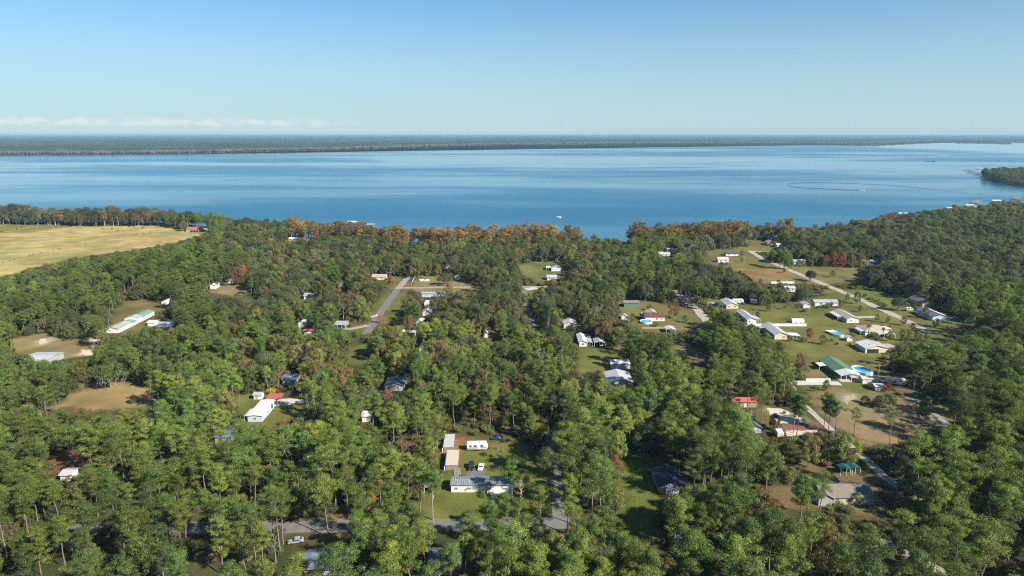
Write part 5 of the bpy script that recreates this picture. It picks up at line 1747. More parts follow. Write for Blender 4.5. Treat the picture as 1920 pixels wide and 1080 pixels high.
# ---- poles
def utility_pole(label, loc, h=10.0, lean=0.0):
    t = thing('utility_pole', label, 'utility pole', (*loc, 0), lean, 'utility poles')
    bm = bm_new()
    cyl(bm, 0, 0, -0.2, h, 0.16, 8, r2=0.11)
    put('pole', bm, M['pole'], t)
    bm = bm_new()
    box(bm, -1.0, -0.19, h - 0.9, 1.0, -0.1, h - 0.78)
    put('crossarm', bm, M['grey_wood'], t)
    bm = bm_new()
    cyl(bm, 0.32, 0.1, h - 2.2, h - 1.3, 0.2, 8)
    put('transformer', bm, M['grey_wall'], t)
    return t


for lab, p, h in (('pale pole rising beside the grey end-on shed', at(1405.5, 806), 9.0), ('pole at the edge of the dark trees by the big lawn', at(1202.5, 678), 8.0),
                  ('pole standing in tree shade behind the oval pool', at(1646, 708), 8.0), ('pole under the oaks where the pale street bends', at(1581, 566), 9.0),
                  ('pole beside the low bungalow with the pale grey roof', at(1517, 590), 9.0), ('pole on the far lawn at the end of the street', at(1394, 500), 10.0),
                  ('pole by the cross road near the pale mint mobile home', at(793, 607), 8.5), ('pole in front of the tall dark trees behind the white gabled house', at(1075, 498), 10.0),
                  ('pole on the near lawn before the mobile home', at(812, 987), 12.0)):
    utility_pole(lab, p, h)

# ---- cattle on the dry field
cowmesh = None
for i, (px, row) in enumerate(((193, 429.5), (210, 430), (221, 433.5), (242, 426.5), (251, 426), (294, 427), (32, 430), (41, 427.5), (4, 436), (268, 428))):
    x, y = at(px, row)
    if cowmesh is None:
        bm = bm_new()
        V = [(-0.95, 0, 1.0), (-0.5, 0, 1.02), (0.0, 0, 0.98), (0.5, 0, 1.02), (0.85, 0, 1.15), (1.25, 0, 0.85), (1.5, 0, 0.62),
             (-0.75, 0.22, 0.5), (-0.75, 0.22, 0), (-0.75, -0.22, 0.5), (-0.75, -0.22, 0), (0.55, 0.22, 0.5), (0.55, 0.22, 0), (0.55, -0.22, 0.5), (0.55, -0.22, 0), (-1.12, 0, 0.5)]
        E = [(0, 1), (1, 2), (2, 3), (3, 4), (4, 5), (5, 6), (0, 7), (7, 8), (0, 9), (9, 10), (3, 11), (11, 12), (3, 13), (13, 14), (0, 15)]
        RR = [0.34, 0.42, 0.42, 0.4, 0.26, 0.2, 0.12, 0.13, 0.07, 0.13, 0.07, 0.13, 0.07, 0.13, 0.07, 0.03]
        bm.free()
        me = bpy.data.meshes.new('cow')
        me.from_pydata(V, E, [])
        tmp = bpy.data.objects.new('cow_tmp', me)
        COL.objects.link(tmp)
        tmp.modifiers.new('s', 'SKIN')
        for k, rr in enumerate(RR):
            me.skin_vertices[0].data[k].radius = (rr, rr)
        me.skin_vertices[0].data[0].use_root = True
        tmp.modifiers.new('u', 'SUBSURF').levels = 1
        dg = bpy.context.evaluated_depsgraph_get()
        cowmesh = bpy.data.meshes.new_from_object(tmp.evaluated_get(dg))
        cowmesh.name = 'cow_body'
        cowmesh.materials.clear()
        cowmesh.materials.append(M['cow'])
        bpy.data.objects.remove(tmp)
    o = link(bpy.data.objects.new('cow', cowmesh))
    o.location = (x, y, 0.03)
    o.rotation_euler = (0, 0, random.uniform(0, 6.28))
    o.scale = (1.15, 1.15, 1.15)
    tag(o, 'dark cow grazing on the dry field before the lakeside oaks', 'cow', 'cattle on the dry field')

# ---- on the water
def boathouse(label, loc, rz, w, d, h, roof='white_metal', pier=12.0):
    t = thing('boathouse', label, 'boathouse', (*loc, -0.5), rz, 'boathouses along the lake')
    bm = bm_new()
    box(bm, -w / 2, -d / 2, 0.9, w / 2, d / 2, 1.1)
    put('deck', bm, M['grey_wood'], t)
    for sx in (-1, 0, 1):
        for sy in (-1, 1):
            bm = bm_new()
            box(bm, sx * (w / 2 - 0.2) - 0.12, sy * (d / 2 - 0.2) - 0.12, -2.0, sx * (w / 2 - 0.2) + 0.12, sy * (d / 2 - 0.2) + 0.12, h + 0.02)
            put('post', bm, M['pole'], t)
    bm = bm_new()
    gable_roof(bm, w, d, h, 'x', 0.9, 0.5)
    bmesh.ops.translate(bm, verts=bm.verts, vec=(0, -d / 2, 0))
    put('roof', bm, M[roof], t)
    bm = bm_new()
    box(bm, -0.8, -d / 2 - pier, 0.85, 0.8, -d / 2 - 0.02, 1.0)
    put('walkway', bm, M['grey_wood'], t)
    for k in range(4):
        for sx in (-0.7, 0.7):
            bm = bm_new()
            box(bm, sx - 0.09, -d / 2 - pier * (k + 0.5) / 4 - 0.09, -2.0, sx + 0.09, -d / 2 - pier * (k + 0.5) / 4 + 0.09, 0.84)
            put('pile', bm, M['pole'], t)
    return t


BH = [('white-roofed boathouse at the water behind the cream lake house', (561, 425), 9, 8, 3.6, 'white_metal', 30), ('white open boathouse standing out over the water', (662, 421.5), 11, 9, 4.2, 'white_metal', 60),
      ('boathouse with boats and pale gear beside the brown cypress', (696, 426), 9, 8, 3.8, 'pale_green_roof', 50), ('white boat shelter off the rusty treetops', (1693, 404), 14, 8, 3.2, 'white_metal', 30),
      ('white-roofed shelter peeping over the trees, middle of the near bay', (1780, 394), 11, 8, 3.5, 'white_metal', 20), ('wide boathouse out in the bay with two white roofs beside it', (1828, 382), 14, 9, 4.2, 'pink_roof', 40),
      ('white boat roof, lower of the bay group', (1830, 391), 12, 8, 3.2, 'white_metal', 30), ('white boat roof, leftmost of the bay group', (1816, 388), 13, 8, 3.2, 'white_metal', 30),
      ('grey-roofed boathouse where the near shore turns', (1866, 379.5), 16, 8, 3.6, 'white_metal', 30), ('small white boathouse by the last rusty cypress', (1904, 374.5), 13, 8, 3.6, 'pink_roof', 25),
      ('grey dock house at the tip of the headland', (1821, 321), 12, 7, 3.5, 'taupe', 30), ('brown boathouse cluster off the headland', (1832, 326.5), 16, 8, 4, 'taupe', 40),
      ('pale-roofed boathouse behind the headland docks', (1834, 317.5), 14, 8, 4, 'white_metal', 60), ('white-roofed boathouse close under the headland oaks', (1861, 316.5), 16, 9, 5, 'white_metal', 30),
      ('brown-roofed dock in front of the headland, lower side', (1843, 330.5), 18, 8, 4, 'maroon', 40), ('white dock roof at the foot of the headland', (1875, 336.5), 12, 7, 4, 'white_metal', 20),
      ('rusty dock roof at the shore edge of the headland', (1914, 346), 16, 9, 4, 'pink_roof', 20), ('long grey dock out beyond the headland', (1812, 319.5), 16, 5, 2.4, 'slate', 20)]
BH += [('small grey dock roof, second from the tip of the headland docks', (1817, 323.5), 14, 8, 3.5, 'dark_roof', 40), ('brown dock roof among the headland docks, nearest the camera side of the tip', (1827, 324), 16, 8, 4, 'taupe', 30),
       ('dark dock roof in the thick of the headland dock cluster', (1838, 327), 18, 8, 4, 'dark_roof', 40), ('pale dock roof just off the headland beach', (1848, 324), 14, 8, 4, 'silver', 30),
       ('green dock roof behind the headland beach', (1852, 320), 14, 8, 4, 'green_roof', 30), ('rusty dock roof beside the headland beach', (1848, 331.5), 16, 8, 4, 'maroon', 30)]
for lab, p, w, d, h, rf, pier in BH:
    boathouse(lab, at(*p, -0.5), random.uniform(-0.2, 0.2), w, d, h, rf, pier)
t = thing('pier', 'brown wooden pier reaching out between the lakeside cypresses', 'pier', (*at(706, 438, -0.5), -0.5), -0.75)
for k in range(12):
    bm = bm_new()
    box(bm, 3.0 * k + 0.02, -1.0, 0.9, 3.0 * (k + 1) - 0.02, 1.0, 1.1)
    put('deck_section', bm, M['dark_wood'], t)
    for s in (-0.85, 0.85):
        bm = bm_new()
        box(bm, 3.0 * k + 0.4, s - 0.1, -2, 3.0 * k + 0.6, s + 0.1, 0.89)
        put('pile', bm, M['pole'], t)


def boat(name, label, loc, rz, L, Wd, cabin=True, dark=True):
    t = thing(name, label, 'boat', (*loc, -0.5), rz)
    bm = bm_new()
    ring = lambda z, k: [bm.verts.new((x * k if x < 0 else x * (0.86 + 0.14 * k), y * k, z)) for x, y in ((-L / 2, -Wd / 2), (L * 0.2, -Wd / 2), (L * 0.42, -Wd * 0.25), (L / 2, 0), (L * 0.42, Wd * 0.25), (L * 0.2, Wd / 2), (-L / 2, Wd / 2))]
    A, B = ring(-0.4, 0.75), ring(0.8, 1.0)
    bm.faces.new(A[::-1])
    bm.faces.new(B)
    for i in range(7):
        bm.faces.new((A[i], A[(i + 1) % 7], B[(i + 1) % 7], B[i]))
    put('hull', bm, M['slate'] if dark else M['trim'], t)
    bm = bm_new()
    box(bm, -L * 0.46, -Wd * 0.45, 0.803, L * 0.3, Wd * 0.45, 0.95)
    put('deck', bm, M['trim'], t)
    if cabin:
        bm = bm_new()
        solid(bm, [(-L * 0.05, 0.952), (L * 0.30, 0.952), (L * 0.22, 1.9), (-L * 0.02, 1.9)], 'y', -Wd * 0.4, Wd * 0.4)
        put('cabin', bm, M['trim'], t)
        bm = bm_new()
        box(bm, -L * 0.45, -Wd * 0.5, 2.5, L * 0.18, Wd * 0.5, 2.62)
        put('awning', bm, M['trim'], t)
        for sx in (-0.42, -0.1):
            for sy in (-0.45, 0.45):
                bm = bm_new()
                box(bm, sx * L - 0.05, sy * Wd - 0.05, 0.955, sx * L + 0.05, sy * Wd + 0.05, 2.49)
                put('awning_post', bm, M['trim'], t)
    else:
        bm = bm_new()
        solid(bm, [(0, 0.952), (L * 0.16, 0.952), (L * 0.06, 1.5)], 'y', -Wd * 0.35, Wd * 0.35)
        put('windscreen', bm, M['glass'], t)
        bm = bm_new()
        box(bm, -L * 0.5 - 0.4, -0.25, 0.3, -L * 0.5 - 0.02, 0.25, 1.4)
        put('outboard_motor', bm, M['dark'], t)
    return t


boat('pontoon_boat', 'white pontoon boat lying on the dark water beyond the rusty cypresses', at(1049, 409, -0.5), 0.1, 9.0, 3.2)
boat('motor_boat', 'small pale motor boat at the head of the curving wake', at(1616, 357, -0.5), 0.02, 13.0, 4.5, False, False)
boat('fishing_boat', 'tiny dark fishing boat far out in the middle of the lake', at(883, 318.5, -0.5), 0.0, 9.0, 3.5, False)
t = boat('upturned_boat', 'white boat resting on the grass by the street head', at(795.5, 527), 0.1, 8.5, 2.6, False, False)
t.location.z = 0.4
# wakes: low swells left on the water
def wake(name, pts, width, hgt):
    P = [Vector((*at(*p, -0.5), 0)) for p in pts]
    fine = []
    for i in range(len(P) - 1):
        p0, p1, p2, p3 = P[max(i - 1, 0)], P[i], P[i + 1], P[min(i + 2, len(P) - 1)]
        for k in range(10):
            u = k / 10
            fine.append(0.5 * ((2 * p1) + (p2 - p0) * u + (2 * p0 - 5 * p1 + 4 * p2 - p3) * u * u + (3 * p1 - p0 - 3 * p2 + p3) * u ** 3))
    fine.append(P[-1])
    bm = bm_new()
    rows = []
    cs = [(-1.0, -0.06), (-0.55, 0.15), (-0.3, 0.8), (0.0, 0.1), (0.3, 0.9), (0.6, 0.12), (1.0, -0.06)]
    for i, p in enumerate(fine):
        d = (fine[min(i + 1, len(fine) - 1)] - fine[max(i - 1, 0)]).normalized()
        s = Vector((-d.y, d.x, 0))
        f = min(1.0, 0.4 + i / len(fine))
        rows.append([bm.verts.new(p + s * u * width * (1.3 - 0.5 * f) + Vector((0, 0, -0.5 + 0.02 + hgt * z * f))) for u, z in cs])
    for a, b_ in zip(rows[:-1], rows[1:]):
        for k in range(len(cs) - 1):
            bm.faces.new((a[k], a[k + 1], b_[k + 1], b_[k]))
    o = put(name, bm, LAKE)
    for p in o.data.polygons:
        p.use_smooth = True
    if sum(p.normal.z for p in o.data.polygons) < 0:
        o.data.flip_normals()
    tag(o, kind='structure')


wake('boat_wake', [(1870, 370), (1800, 361), (1720, 352), (1640, 346), (1560, 343), (1500, 343), (1478, 346), (1490, 351), (1540, 354), (1580, 356), (1608, 357)], 12.0, 0.8)
wake('boat_wake', [(1778, 287), (1762, 293), (1750, 299), (1744, 303)], 46.0, 1.6)
# ------------------------------------------------------------------ where crowns may stand
MS = 4
MWID, MHEI = 1920 // MS + 60, 1080 // MS + 40          # a margin of 30 / 20 cells outside the frame
mgx, mgy = np.meshgrid((np.arange(MWID) - 30 + 0.5) * MS, (np.arange(MHEI) - 20 + 0.5) * MS)
mask = np.zeros((MHEI, MWID), bool)
for poly, _c in CLEAR:
    mask |= inpoly(mgx, mgy, poly)
for poly in KEEP:
    mask |= inpoly(mgx, mgy, poly)
for poly in ([(1612, 848), (1640, 862), (1735, 922), (1725, 940), (1640, 890)], [(545, 978), (645, 978), (645, 1002), (545, 1002)],
             [(985, 566), (1000, 566), (1012, 618), (998, 622)], [(1285, 556), (1300, 556), (1325, 592), (1310, 592)]):
    mask |= inpoly(mgx, mgy, poly)


def masked(px, py):
    i = np.clip((np.asarray(py) / MS + 20).astype(int), 0, MHEI - 1)
    j = np.clip((np.asarray(px) / MS + 30).astype(int), 0, MWID - 1)
    return mask[i, j]


_e = [(r_ * math.cos(a), r_ * math.sin(a)) for r_, k in ((0.35, 5), (0.9, 11)) for a in np.linspace(0, 6.283, k, False)]
EX, EY = np.array([p[0] for p in _e]), np.array([p[1] for p in _e])
road_w = [([Vector((*p, 0)) for p in pts], w) for _n, pts, w, _m in ROADS]
roofs = [o for o in bpy.data.objects if o.type == 'EMPTY' and o.get('category') in ('house', 'shed', 'mobile home', 'barn', 'carport', 'garage', 'cabin', 'annex', 'outbuilding', 'canopy', 'pool', 'shelter', 'platform', 'travel trailer', 'car')]
bpy.context.view_layer.update()
FOOT = []
for o in roofs:
    xs, ys = [], []
    for ch in o.children:
        if ch.type == 'MESH':
            for c in ch.bound_box:
                w = o.matrix_world @ Vector(c)
                xs.append(w.x)
                ys.append(w.y)
    if xs:
        FOOT.append((min(xs) - 1, max(xs) + 1, min(ys) - 1, max(ys) + 1))
FOOT = np.array(FOOT)


def near_road(x, y):
    for P, w in road_w:
        for a, b_ in zip(P[:-1], P[1:]):
            dx, dy = b_.x - a.x, b_.y - a.y
            t_ = max(0, min(1, ((x - a.x) * dx + (y - a.y) * dy) / (dx * dx + dy * dy)))
            if (x - a.x - t_ * dx) ** 2 + (y - a.y - t_ * dy) ** 2 < (w / 2 + 0.6) ** 2:
                return True
    return False


def crown_clear(x, y, kind, s, limit):
    _n, h, r, bf = KINDS[kind]
    zc = h * s * (1 + bf) / 2
    px, py = proj(x, y, zc)
    _a, p1 = proj(x, y, h * s)
    _b, p0 = proj(x, y, h * s * bf)
    depth = y * math.cos(PITCH) + (CAM_Z - zc) * math.sin(PITCH)
    rx = FPX * r * s / depth
    ry = max(abs(p0 - p1) / 2, rx * 0.5)
    return masked(px + EX * rx, py + EY * ry).mean() <= limit


# leaf colours (what the leaves are, not how they are lit)
C_PINE = [(0.070, 0.102, 0.021), (0.084, 0.110, 0.022), (0.060, 0.094, 0.022), (0.092, 0.112, 0.023), (0.054, 0.088, 0.022)]
C_PINE_DK = [(0.048, 0.074, 0.017), (0.058, 0.083, 0.018), (0.068, 0.086, 0.018), (0.044, 0.066, 0.018)]
C_OAK = [(0.050, 0.062, 0.026), (0.058, 0.068, 0.029), (0.044, 0.058, 0.025), (0.070, 0.076, 0.030)]
C_OAK_GREY = [(0.050, 0.058, 0.034), (0.058, 0.064, 0.038), (0.046, 0.056, 0.030)]
C_LEAF = [(0.062, 0.092, 0.022), (0.082, 0.100, 0.026), (0.055, 0.082, 0.022), (0.095, 0.100, 0.030), (0.074, 0.098, 0.022)]
C_OLIVE = [(0.115, 0.102, 0.036), (0.130, 0.105, 0.040), (0.100, 0.098, 0.032), (0.140, 0.100, 0.045)]
C_RUST = [(0.130, 0.084, 0.020), (0.150, 0.086, 0.019), (0.120, 0.072, 0.020), (0.105, 0.074, 0.022), (0.135, 0.070, 0.019), (0.095, 0.060, 0.022), (0.090, 0.078, 0.026), (0.080, 0.074, 0.026), (0.072, 0.064, 0.028)]
C_AUT = [(0.19, 0.085, 0.035), (0.16, 0.055, 0.035), (0.17, 0.11, 0.030), (0.15, 0.095, 0.045), (0.17, 0.10, 0.065)]
C_TAN = [(0.125, 0.098, 0.062), (0.11, 0.092, 0.058), (0.135, 0.095, 0.066), (0.10, 0.085, 0.050), (0.105, 0.098, 0.070)]
C_YEL = [(0.20, 0.155, 0.025), (0.17, 0.13, 0.02)]


def colour_word(c):
    r, g, b_ = c
    if r > g * 1.75:
        return 'rust-red'
    if r > g * 1.32:
        return 'orange-brown'
    if r > g * 1.04:
        return 'tan-olive' if b_ > 0.03 else 'yellowish'
    if r > 0.082:
        return 'yellow-green'
    if b_ > 0.4 * max(r, g):
        return 'grey-green'
    return 'bright green' if g > 0.098 else 'deep green'


PLANT = []      # (kind, x, y, scale, rot, pick, colour, note)


def plant(kind, x, y, s, col=None, note=None, pick=None, rot=None, z=0.0):
    n_ = KINDS[kind][0]
    if col and col[0] > col[1] * 1.1 and kind != 'cypress_tree':
        col = tuple(0.70 * v for v in col)
    PLANT.append((kind, x, y, s, random.uniform(0, 6.283) if rot is None else rot, random.randrange(n_) if pick is None else pick, col or (0.06, 0.09, 0.025), note, z))


# ------------------------------------------------------------------ trees one can point to in the photograph
HEROES = [
    ('broadleaf_tree', 1517, 636, 7.0, (0.17, 0.045, 0.032), 'round dark red tree on the lawn beside the white fence'),
    ('broadleaf_tree', 1543, 646, 6.0, (0.060, 0.078, 0.026), 'low round olive-green tree next to the dark red one on the lawn'),
    ('live_oak_tree', 1519, 527, 11.0, (0.030, 0.042, 0.022), 'single dark oak standing beside the pale street on the far lawn'),
    ('pine_tree', 1448, 500, 16.0, (0.06, 0.09, 0.025), 'leftmost of the four slim trees on the far lawn'),
    ('pine_tree', 1461, 503, 18.0, (0.05, 0.08, 0.024), 'second of the four slim trees on the far lawn'),
    ('pine_tree', 1469, 505, 18.0, (0.065, 0.105, 0.024), 'tallest of the four slim trees on the far lawn'),
    ('broadleaf_tree', 1478, 505, 13.0, (0.06, 0.10, 0.022), 'light green rightmost of the four slim trees on the far lawn'),
    ('autumn_tree', 1264, 597, 12.5, (0.14, 0.078, 0.035), 'rounded brown-leaved tree beside the maroon-roofed house'),
    ('pine_tree', 960, 940, 16.5, (0.062, 0.105, 0.024), 'pine standing right in front of the end of the ribbed mobile home'),
    ('dead_tree', 977, 950, 10.0, None, 'bare pale dead tree at the corner of the ribbed mobile home'),
    ('pine_tree', 812, 975, 19.0, (0.062, 0.105, 0.022), 'very tall pine on the near lawn to the left of the mobile home'),
    ('pine_tree', 788, 962, 20.0, (0.07, 0.11, 0.022), 'tall slender pine at the left edge of the near lawn'),
    ('autumn_tree', 458, 528, 15.0, (0.26, 0.098, 0.035), 'tall orange tree with a bare pale lower crown in the far oaks'),
    ('autumn_tree', 1738, 512, 13.0, (0.17, 0.070, 0.032), 'large round rusty tree in the grey-green oak wood'),
    ('autumn_tree', 1547, 500, 12.0, (0.15, 0.075, 0.032), 'first rusty tree in the row beside the far white house'),
    ('autumn_tree', 1563, 500, 13.0, (0.17, 0.062, 0.030), 'second rusty tree in the row beside the far white house'),
    ('autumn_tree', 1580, 501, 13.0, (0.19, 0.070, 0.032), 'third and reddest rusty tree in the row beside the far white house'),
    ('autumn_tree', 1598, 502, 13.0, (0.16, 0.095, 0.030), 'fourth rusty tree in the row, tinged with green'),
    ('autumn_tree', 1615, 502, 12.0, (0.15, 0.10, 0.030), 'last, olive-gold tree in the row beside the far white house'),
    ('bare_tree', 335, 650, 9.0, (0.30, 0.135, 0.095), 'salmon-pink bare-looking tree below the slate-roofed house'),
    ('live_oak_tree', 208, 727, 16.0, (0.052, 0.078, 0.024), 'broad domed tree with grey underside at the tan glade'),
    ('pine_tree', 283, 732, 13.0, (0.075, 0.11, 0.025), 'lone rounded pine at the back of the tan glade'),
    ('broadleaf_tree', 250, 757, 4.5, (0.085, 0.095, 0.035), 'small bushy sapling standing in the tan glade'),
    ('autumn_tree', 678, 478, 12.0, (0.20, 0.085, 0.040), 'rounded rust-pink tree in the oaks below the pier'),
    ('autumn_tree', 1107, 482, 14.0, (0.22, 0.10, 0.028), 'orange-topped tree behind the middle clearing, left of two'),
    ('autumn_tree', 1138, 481, 14.0, (0.18, 0.10, 0.030), 'orange-topped tree behind the middle clearing, right of two'),
    ('autumn_tree', 1052, 545, 11.0, (0.13, 0.045, 0.042), 'dark crimson tree in front of the low blue-grey cottage'),
    ('autumn_tree', 1036, 552, 13.0, (0.20, 0.095, 0.050), 'salmon-brown tree beside the dark crimson one'),
    ('autumn_tree', 833, 672, 13.0, (0.19, 0.085, 0.028), 'orange-brown tree with a red top behind the middle pines'),
    ('autumn_tree', 848, 690, 12.0, (0.15, 0.055, 0.035), 'dull red tree just beside the orange-brown one'),
    ('autumn_tree', 843, 560, 12.0, (0.17, 0.135, 0.028), 'yellow-orange tree at the end of the mint mobile home'),
    ('broadleaf_tree', 770, 588, 14.0, (0.095, 0.090, 0.034), 'olive-brown tree beside the asphalt road'),
    ('autumn_tree', 734, 532, 7.0, (0.28, 0.12, 0.035), 'small bright orange tree beside the street head'),
    ('autumn_tree', 713, 606, 6.0, (0.30, 0.11, 0.045), 'small flame-orange tree at the road verge'),
    ('autumn_tree', 730, 786, 13.0, (0.17, 0.085, 0.062), 'pinkish-brown tree below the shaded metal roof'),
    ('autumn_tree', 1078, 733, 12.0, (0.19, 0.10, 0.062), 'pink and tan tree at the lower edge of the big lawn'),
    ('autumn_tree', 613, 722, 12.0, (0.15, 0.070, 0.035), 'reddish-brown tree between the deep shade and the middle glade'),
    ('broadleaf_tree', 1029, 700, 11.0, (0.062, 0.070, 0.030), 'big round dark tree at the left edge of the big lawn'),
    ('live_oak_tree', 1258, 985, 10.0, (0.055, 0.072, 0.030), 'dark oak behind the rusty tree at the grassy glade'),
    ('autumn_tree', 1255, 982, 11.0, (0.175, 0.082, 0.045), 'rust-brown tree at the edge of the grassy glade'),
    ('autumn_tree', 1153, 900, 9.0, (0.17, 0.075, 0.040), 'narrow reddish tree at the top of the grassy glade'),
    ('broadleaf_tree', 1662, 735, 6.5, (0.14, 0.035, 0.030), 'small maroon-leaved tree beside the small grey shed'),
    ('live_oak_tree', 1650, 765, 7.0, (0.070, 0.092, 0.030), 'spreading low green tree in the bare brown yard, left of a pair'),
    ('live_oak_tree', 1668, 764, 6.5, (0.082, 0.098, 0.034), 'spreading low green tree in the bare brown yard, right of a pair'),
    ('live_oak_tree', 1622, 756, 4.0, (0.048, 0.066, 0.024), 'dark low bush-like tree in the bare brown yard'),
    ('broadleaf_tree', 1548, 732, 6.0, (0.058, 0.078, 0.024), 'small dark tree on the lawn before the white porch'),
    ('broadleaf_tree', 1528, 734, 3.0, (0.08, 0.11, 0.024), 'sapling with two small shadows before the white porch'),
    ('broadleaf_tree', 1500, 690, 9.0, (0.15, 0.085, 0.055), 'thin pinkish-brown tree at the edge of the lawn left of the green roof'),
    ('pine_tree', 1545, 800, 16.0, (0.06, 0.095, 0.026), 'slim pine on the bare yard beside the sandy track, left of three'),
    ('pine_tree', 1553, 806, 17.0, (0.065, 0.10, 0.025), 'slim pine on the bare yard beside the sandy track, middle of three'),
    ('pine_tree', 1566, 810, 15.0, (0.06, 0.10, 0.025), 'slim pine on the bare yard beside the sandy track, right of three'),
    ('pine_tree', 1600, 822, 13.0, (0.07, 0.105, 0.025), 'short full pine at the near edge of the bare yard'),
    ('pine_tree', 1668, 835, 16.0, (0.055, 0.09, 0.024), 'dense dark pine at the near corner of the bare yard'),
    ('pine_tree', 1725, 815, 15.0, (0.058, 0.085, 0.028), 'airy pine standing alone in the bare yard'),
    ('broadleaf_tree', 1738, 768, 6.0, (0.085, 0.09, 0.035), 'small dull tree at the wood edge of the bare yard'),
    ('pine_tree', 1493, 818, 19.0, (0.058, 0.092, 0.024), 'tall pine rising over the red brick strip'),
    ('pine_tree', 1488, 812, 17.0, (0.062, 0.095, 0.026), 'second pine rising over the red brick strip'),
    ('pine_tree', 1428, 790, 14.0, (0.060, 0.088, 0.026), 'pine shading the grey end-on shed'),
    ('autumn_tree', 1451, 806, 8.0, (0.13, 0.082, 0.045), 'brown leafless-looking tree beside the white sand'),
    ('pine_tree', 1500, 985, 19.0, (0.062, 0.105, 0.024), 'tall dark-trunked pine at the corner of the shingle house'),
    ('pine_tree', 1508, 982, 17.0, (0.065, 0.105, 0.024), 'second tall pine at the corner of the shingle house'),
    ('pine_tree', 1533, 972, 16.0, (0.062, 0.10, 0.024), 'leaning pine over the wing of the shingle house'),
    ('broadleaf_tree', 1605, 946, 5.0, (0.075, 0.10, 0.028), 'young tree against the front wall of the shingle house'),
    ('broadleaf_tree', 1685, 950, 9.0, (0.050, 0.058, 0.030), 'dark conical tree where the sandy track comes out of shade'),
    ('pine_tree', 512, 1005, 17.0, (0.072, 0.11, 0.022), 'pine standing alone at the open end of the asphalt street'),
    ('autumn_tree', 695, 950, 7.0, (0.25, 0.19, 0.025), 'yellow-leaved small tree under the tall pines by the street'),
    ('autumn_tree', 803, 915, 5.0, (0.24, 0.17, 0.03), 'small yellow tree beside the low shelter'),
    ('autumn_tree', 366, 892, 9.0, (0.24, 0.155, 0.030), 'golden-yellow tree in the green wood of the near corner'),
    ('autumn_tree', 226, 930, 8.0, (0.19, 0.14, 0.03), 'yellowing tree with an orange tip in the near wood'),
    ('autumn_tree', 985, 1075, 7.0, (0.20, 0.135, 0.025), 'golden bushy tree at the very bottom of the view'),
    ('bare_tree', 756, 893, 12.0, (0.17, 0.085, 0.055), 'grey bare tree with a few red-brown leaves among the tall pines'),
    ('bare_tree', 742, 880, 13.0, (0.14, 0.115, 0.08), 'taller grey bare tree among the tall pines by the yard'),
    ('bare_tree', 596, 660, 9.0, (0.21, 0.165, 0.10), 'straw-coloured feathery tree on the middle clearing'),
    ('bare_tree', 1020, 640, 7.0, (0.20, 0.15, 0.11), 'pale twiggy tree beside the white cottage'),
    ('bare_tree', 928, 860, 6.0, (0.20, 0.17, 0.12), 'thin bare sapling on the mown yard'),
    ('broadleaf_tree', 1735, 597, 7.5, (0.072, 0.070, 0.040), 'grey-leaved tree in front of the dark grey and white house'),
    ('broadleaf_tree', 1755, 614, 6.5, (0.055, 0.078, 0.026), 'dark round tree before the white gable by the street'),
    ('live_oak_tree', 1683, 582, 9.0, (0.045, 0.062, 0.026), 'dark spreading oak across the pale street from the white house'),
    ('broadleaf_tree', 1606, 570, 9.0, (0.042, 0.070, 0.024), 'dark bushy tree hiding a bend of the pale street'),
    ('broadleaf_tree', 1588, 565, 6.0, (0.070, 0.082, 0.032), 'olive bush-like tree beside the pale street'),
    ('broadleaf_tree', 1694, 610, 6.0, (0.085, 0.055, 0.045), 'small purplish tree on the verge of the pale street'),
    ('broadleaf_tree', 1711, 620, 5.5, (0.085, 0.055, 0.045), 'second small purplish tree nearer on the verge of the pale street'),
    ('broadleaf_tree', 1644, 603, 5.0, (0.055, 0.080, 0.026), 'small round tree on the verge behind the tan roof'),
    ('broadleaf_tree', 1664, 606, 4.5, (0.055, 0.075, 0.026), 'second small round tree on the verge behind the tan roof'),
    ('palm_tree', 1627, 632, 8.0, (0.075, 0.11, 0.03), 'tall palm standing before the tan-roofed house'),
    ('palm_tree', 1655, 634, 6.5, (0.07, 0.10, 0.03), 'palm before the white carport of the tan-roofed house'),
    ('shrub', 1637, 634, 4.0, (0.045, 0.065, 0.022), 'dark round shrub before the tan-roofed house'),
    ('autumn_tree', 1828, 598, 9.0, (0.18, 0.085, 0.065), 'pinkish tree at the edge of the oak wood by the court'),
    ('broadleaf_tree', 1837, 606, 8.0, (0.15, 0.11, 0.03), 'gold-tinged low tree beside the pinkish one'),
    ('autumn_tree', 1738, 570, 6.0, (0.20, 0.14, 0.035), 'thin golden tree before the tan gable'),
    ('live_oak_tree', 1503, 565, 12.0, (0.042, 0.058, 0.030), 'dark mossy oak behind the low bungalow with the grey roof'),
    ('live_oak_tree', 345, 433, 11.0, (0.085, 0.085, 0.045), 'pale oak with one bare trunk beside the red-roofed barn'),
    ('shrub', 510, 738, 3.2, (0.34, 0.26, 0.02), 'vivid yellow flowering bush beside the red-roofed carport'),
    ('shrub', 530, 796, 2.6, (0.26, 0.13, 0.02), 'small orange bush on the lawn below the white roof'),
    ('palm_tree', 518, 772, 5.0, (0.055, 0.085, 0.045), 'bluish palm-like plant against the white-roofed bungalow'),
    ('palm_tree', 1095, 612, 5.5, (0.07, 0.10, 0.035), 'palm beside the cream garage'),
    ('palm_tree', 666, 614, 5.0, (0.075, 0.125, 0.025), 'bright green palm beside the grey flat carport'),
    ('live_oak_tree', 835, 535, 11.0, (0.050, 0.072, 0.026), 'broad green oak on the lawn above the cross road'),
    ('autumn_tree', 845, 528, 8.0, (0.16, 0.090, 0.060), 'small pinkish tree beside the broad oak above the cross road'),
    ('autumn_tree', 1362, 500, 5.0, (0.05, 0.075, 0.025), 'small round tree on the far lawn, one of two near the cottage'),
    ('broadleaf_tree', 1391, 482, 7.0, (0.07, 0.085, 0.030), 'lollipop-shaped tree on the far lawn, nearer the street'),
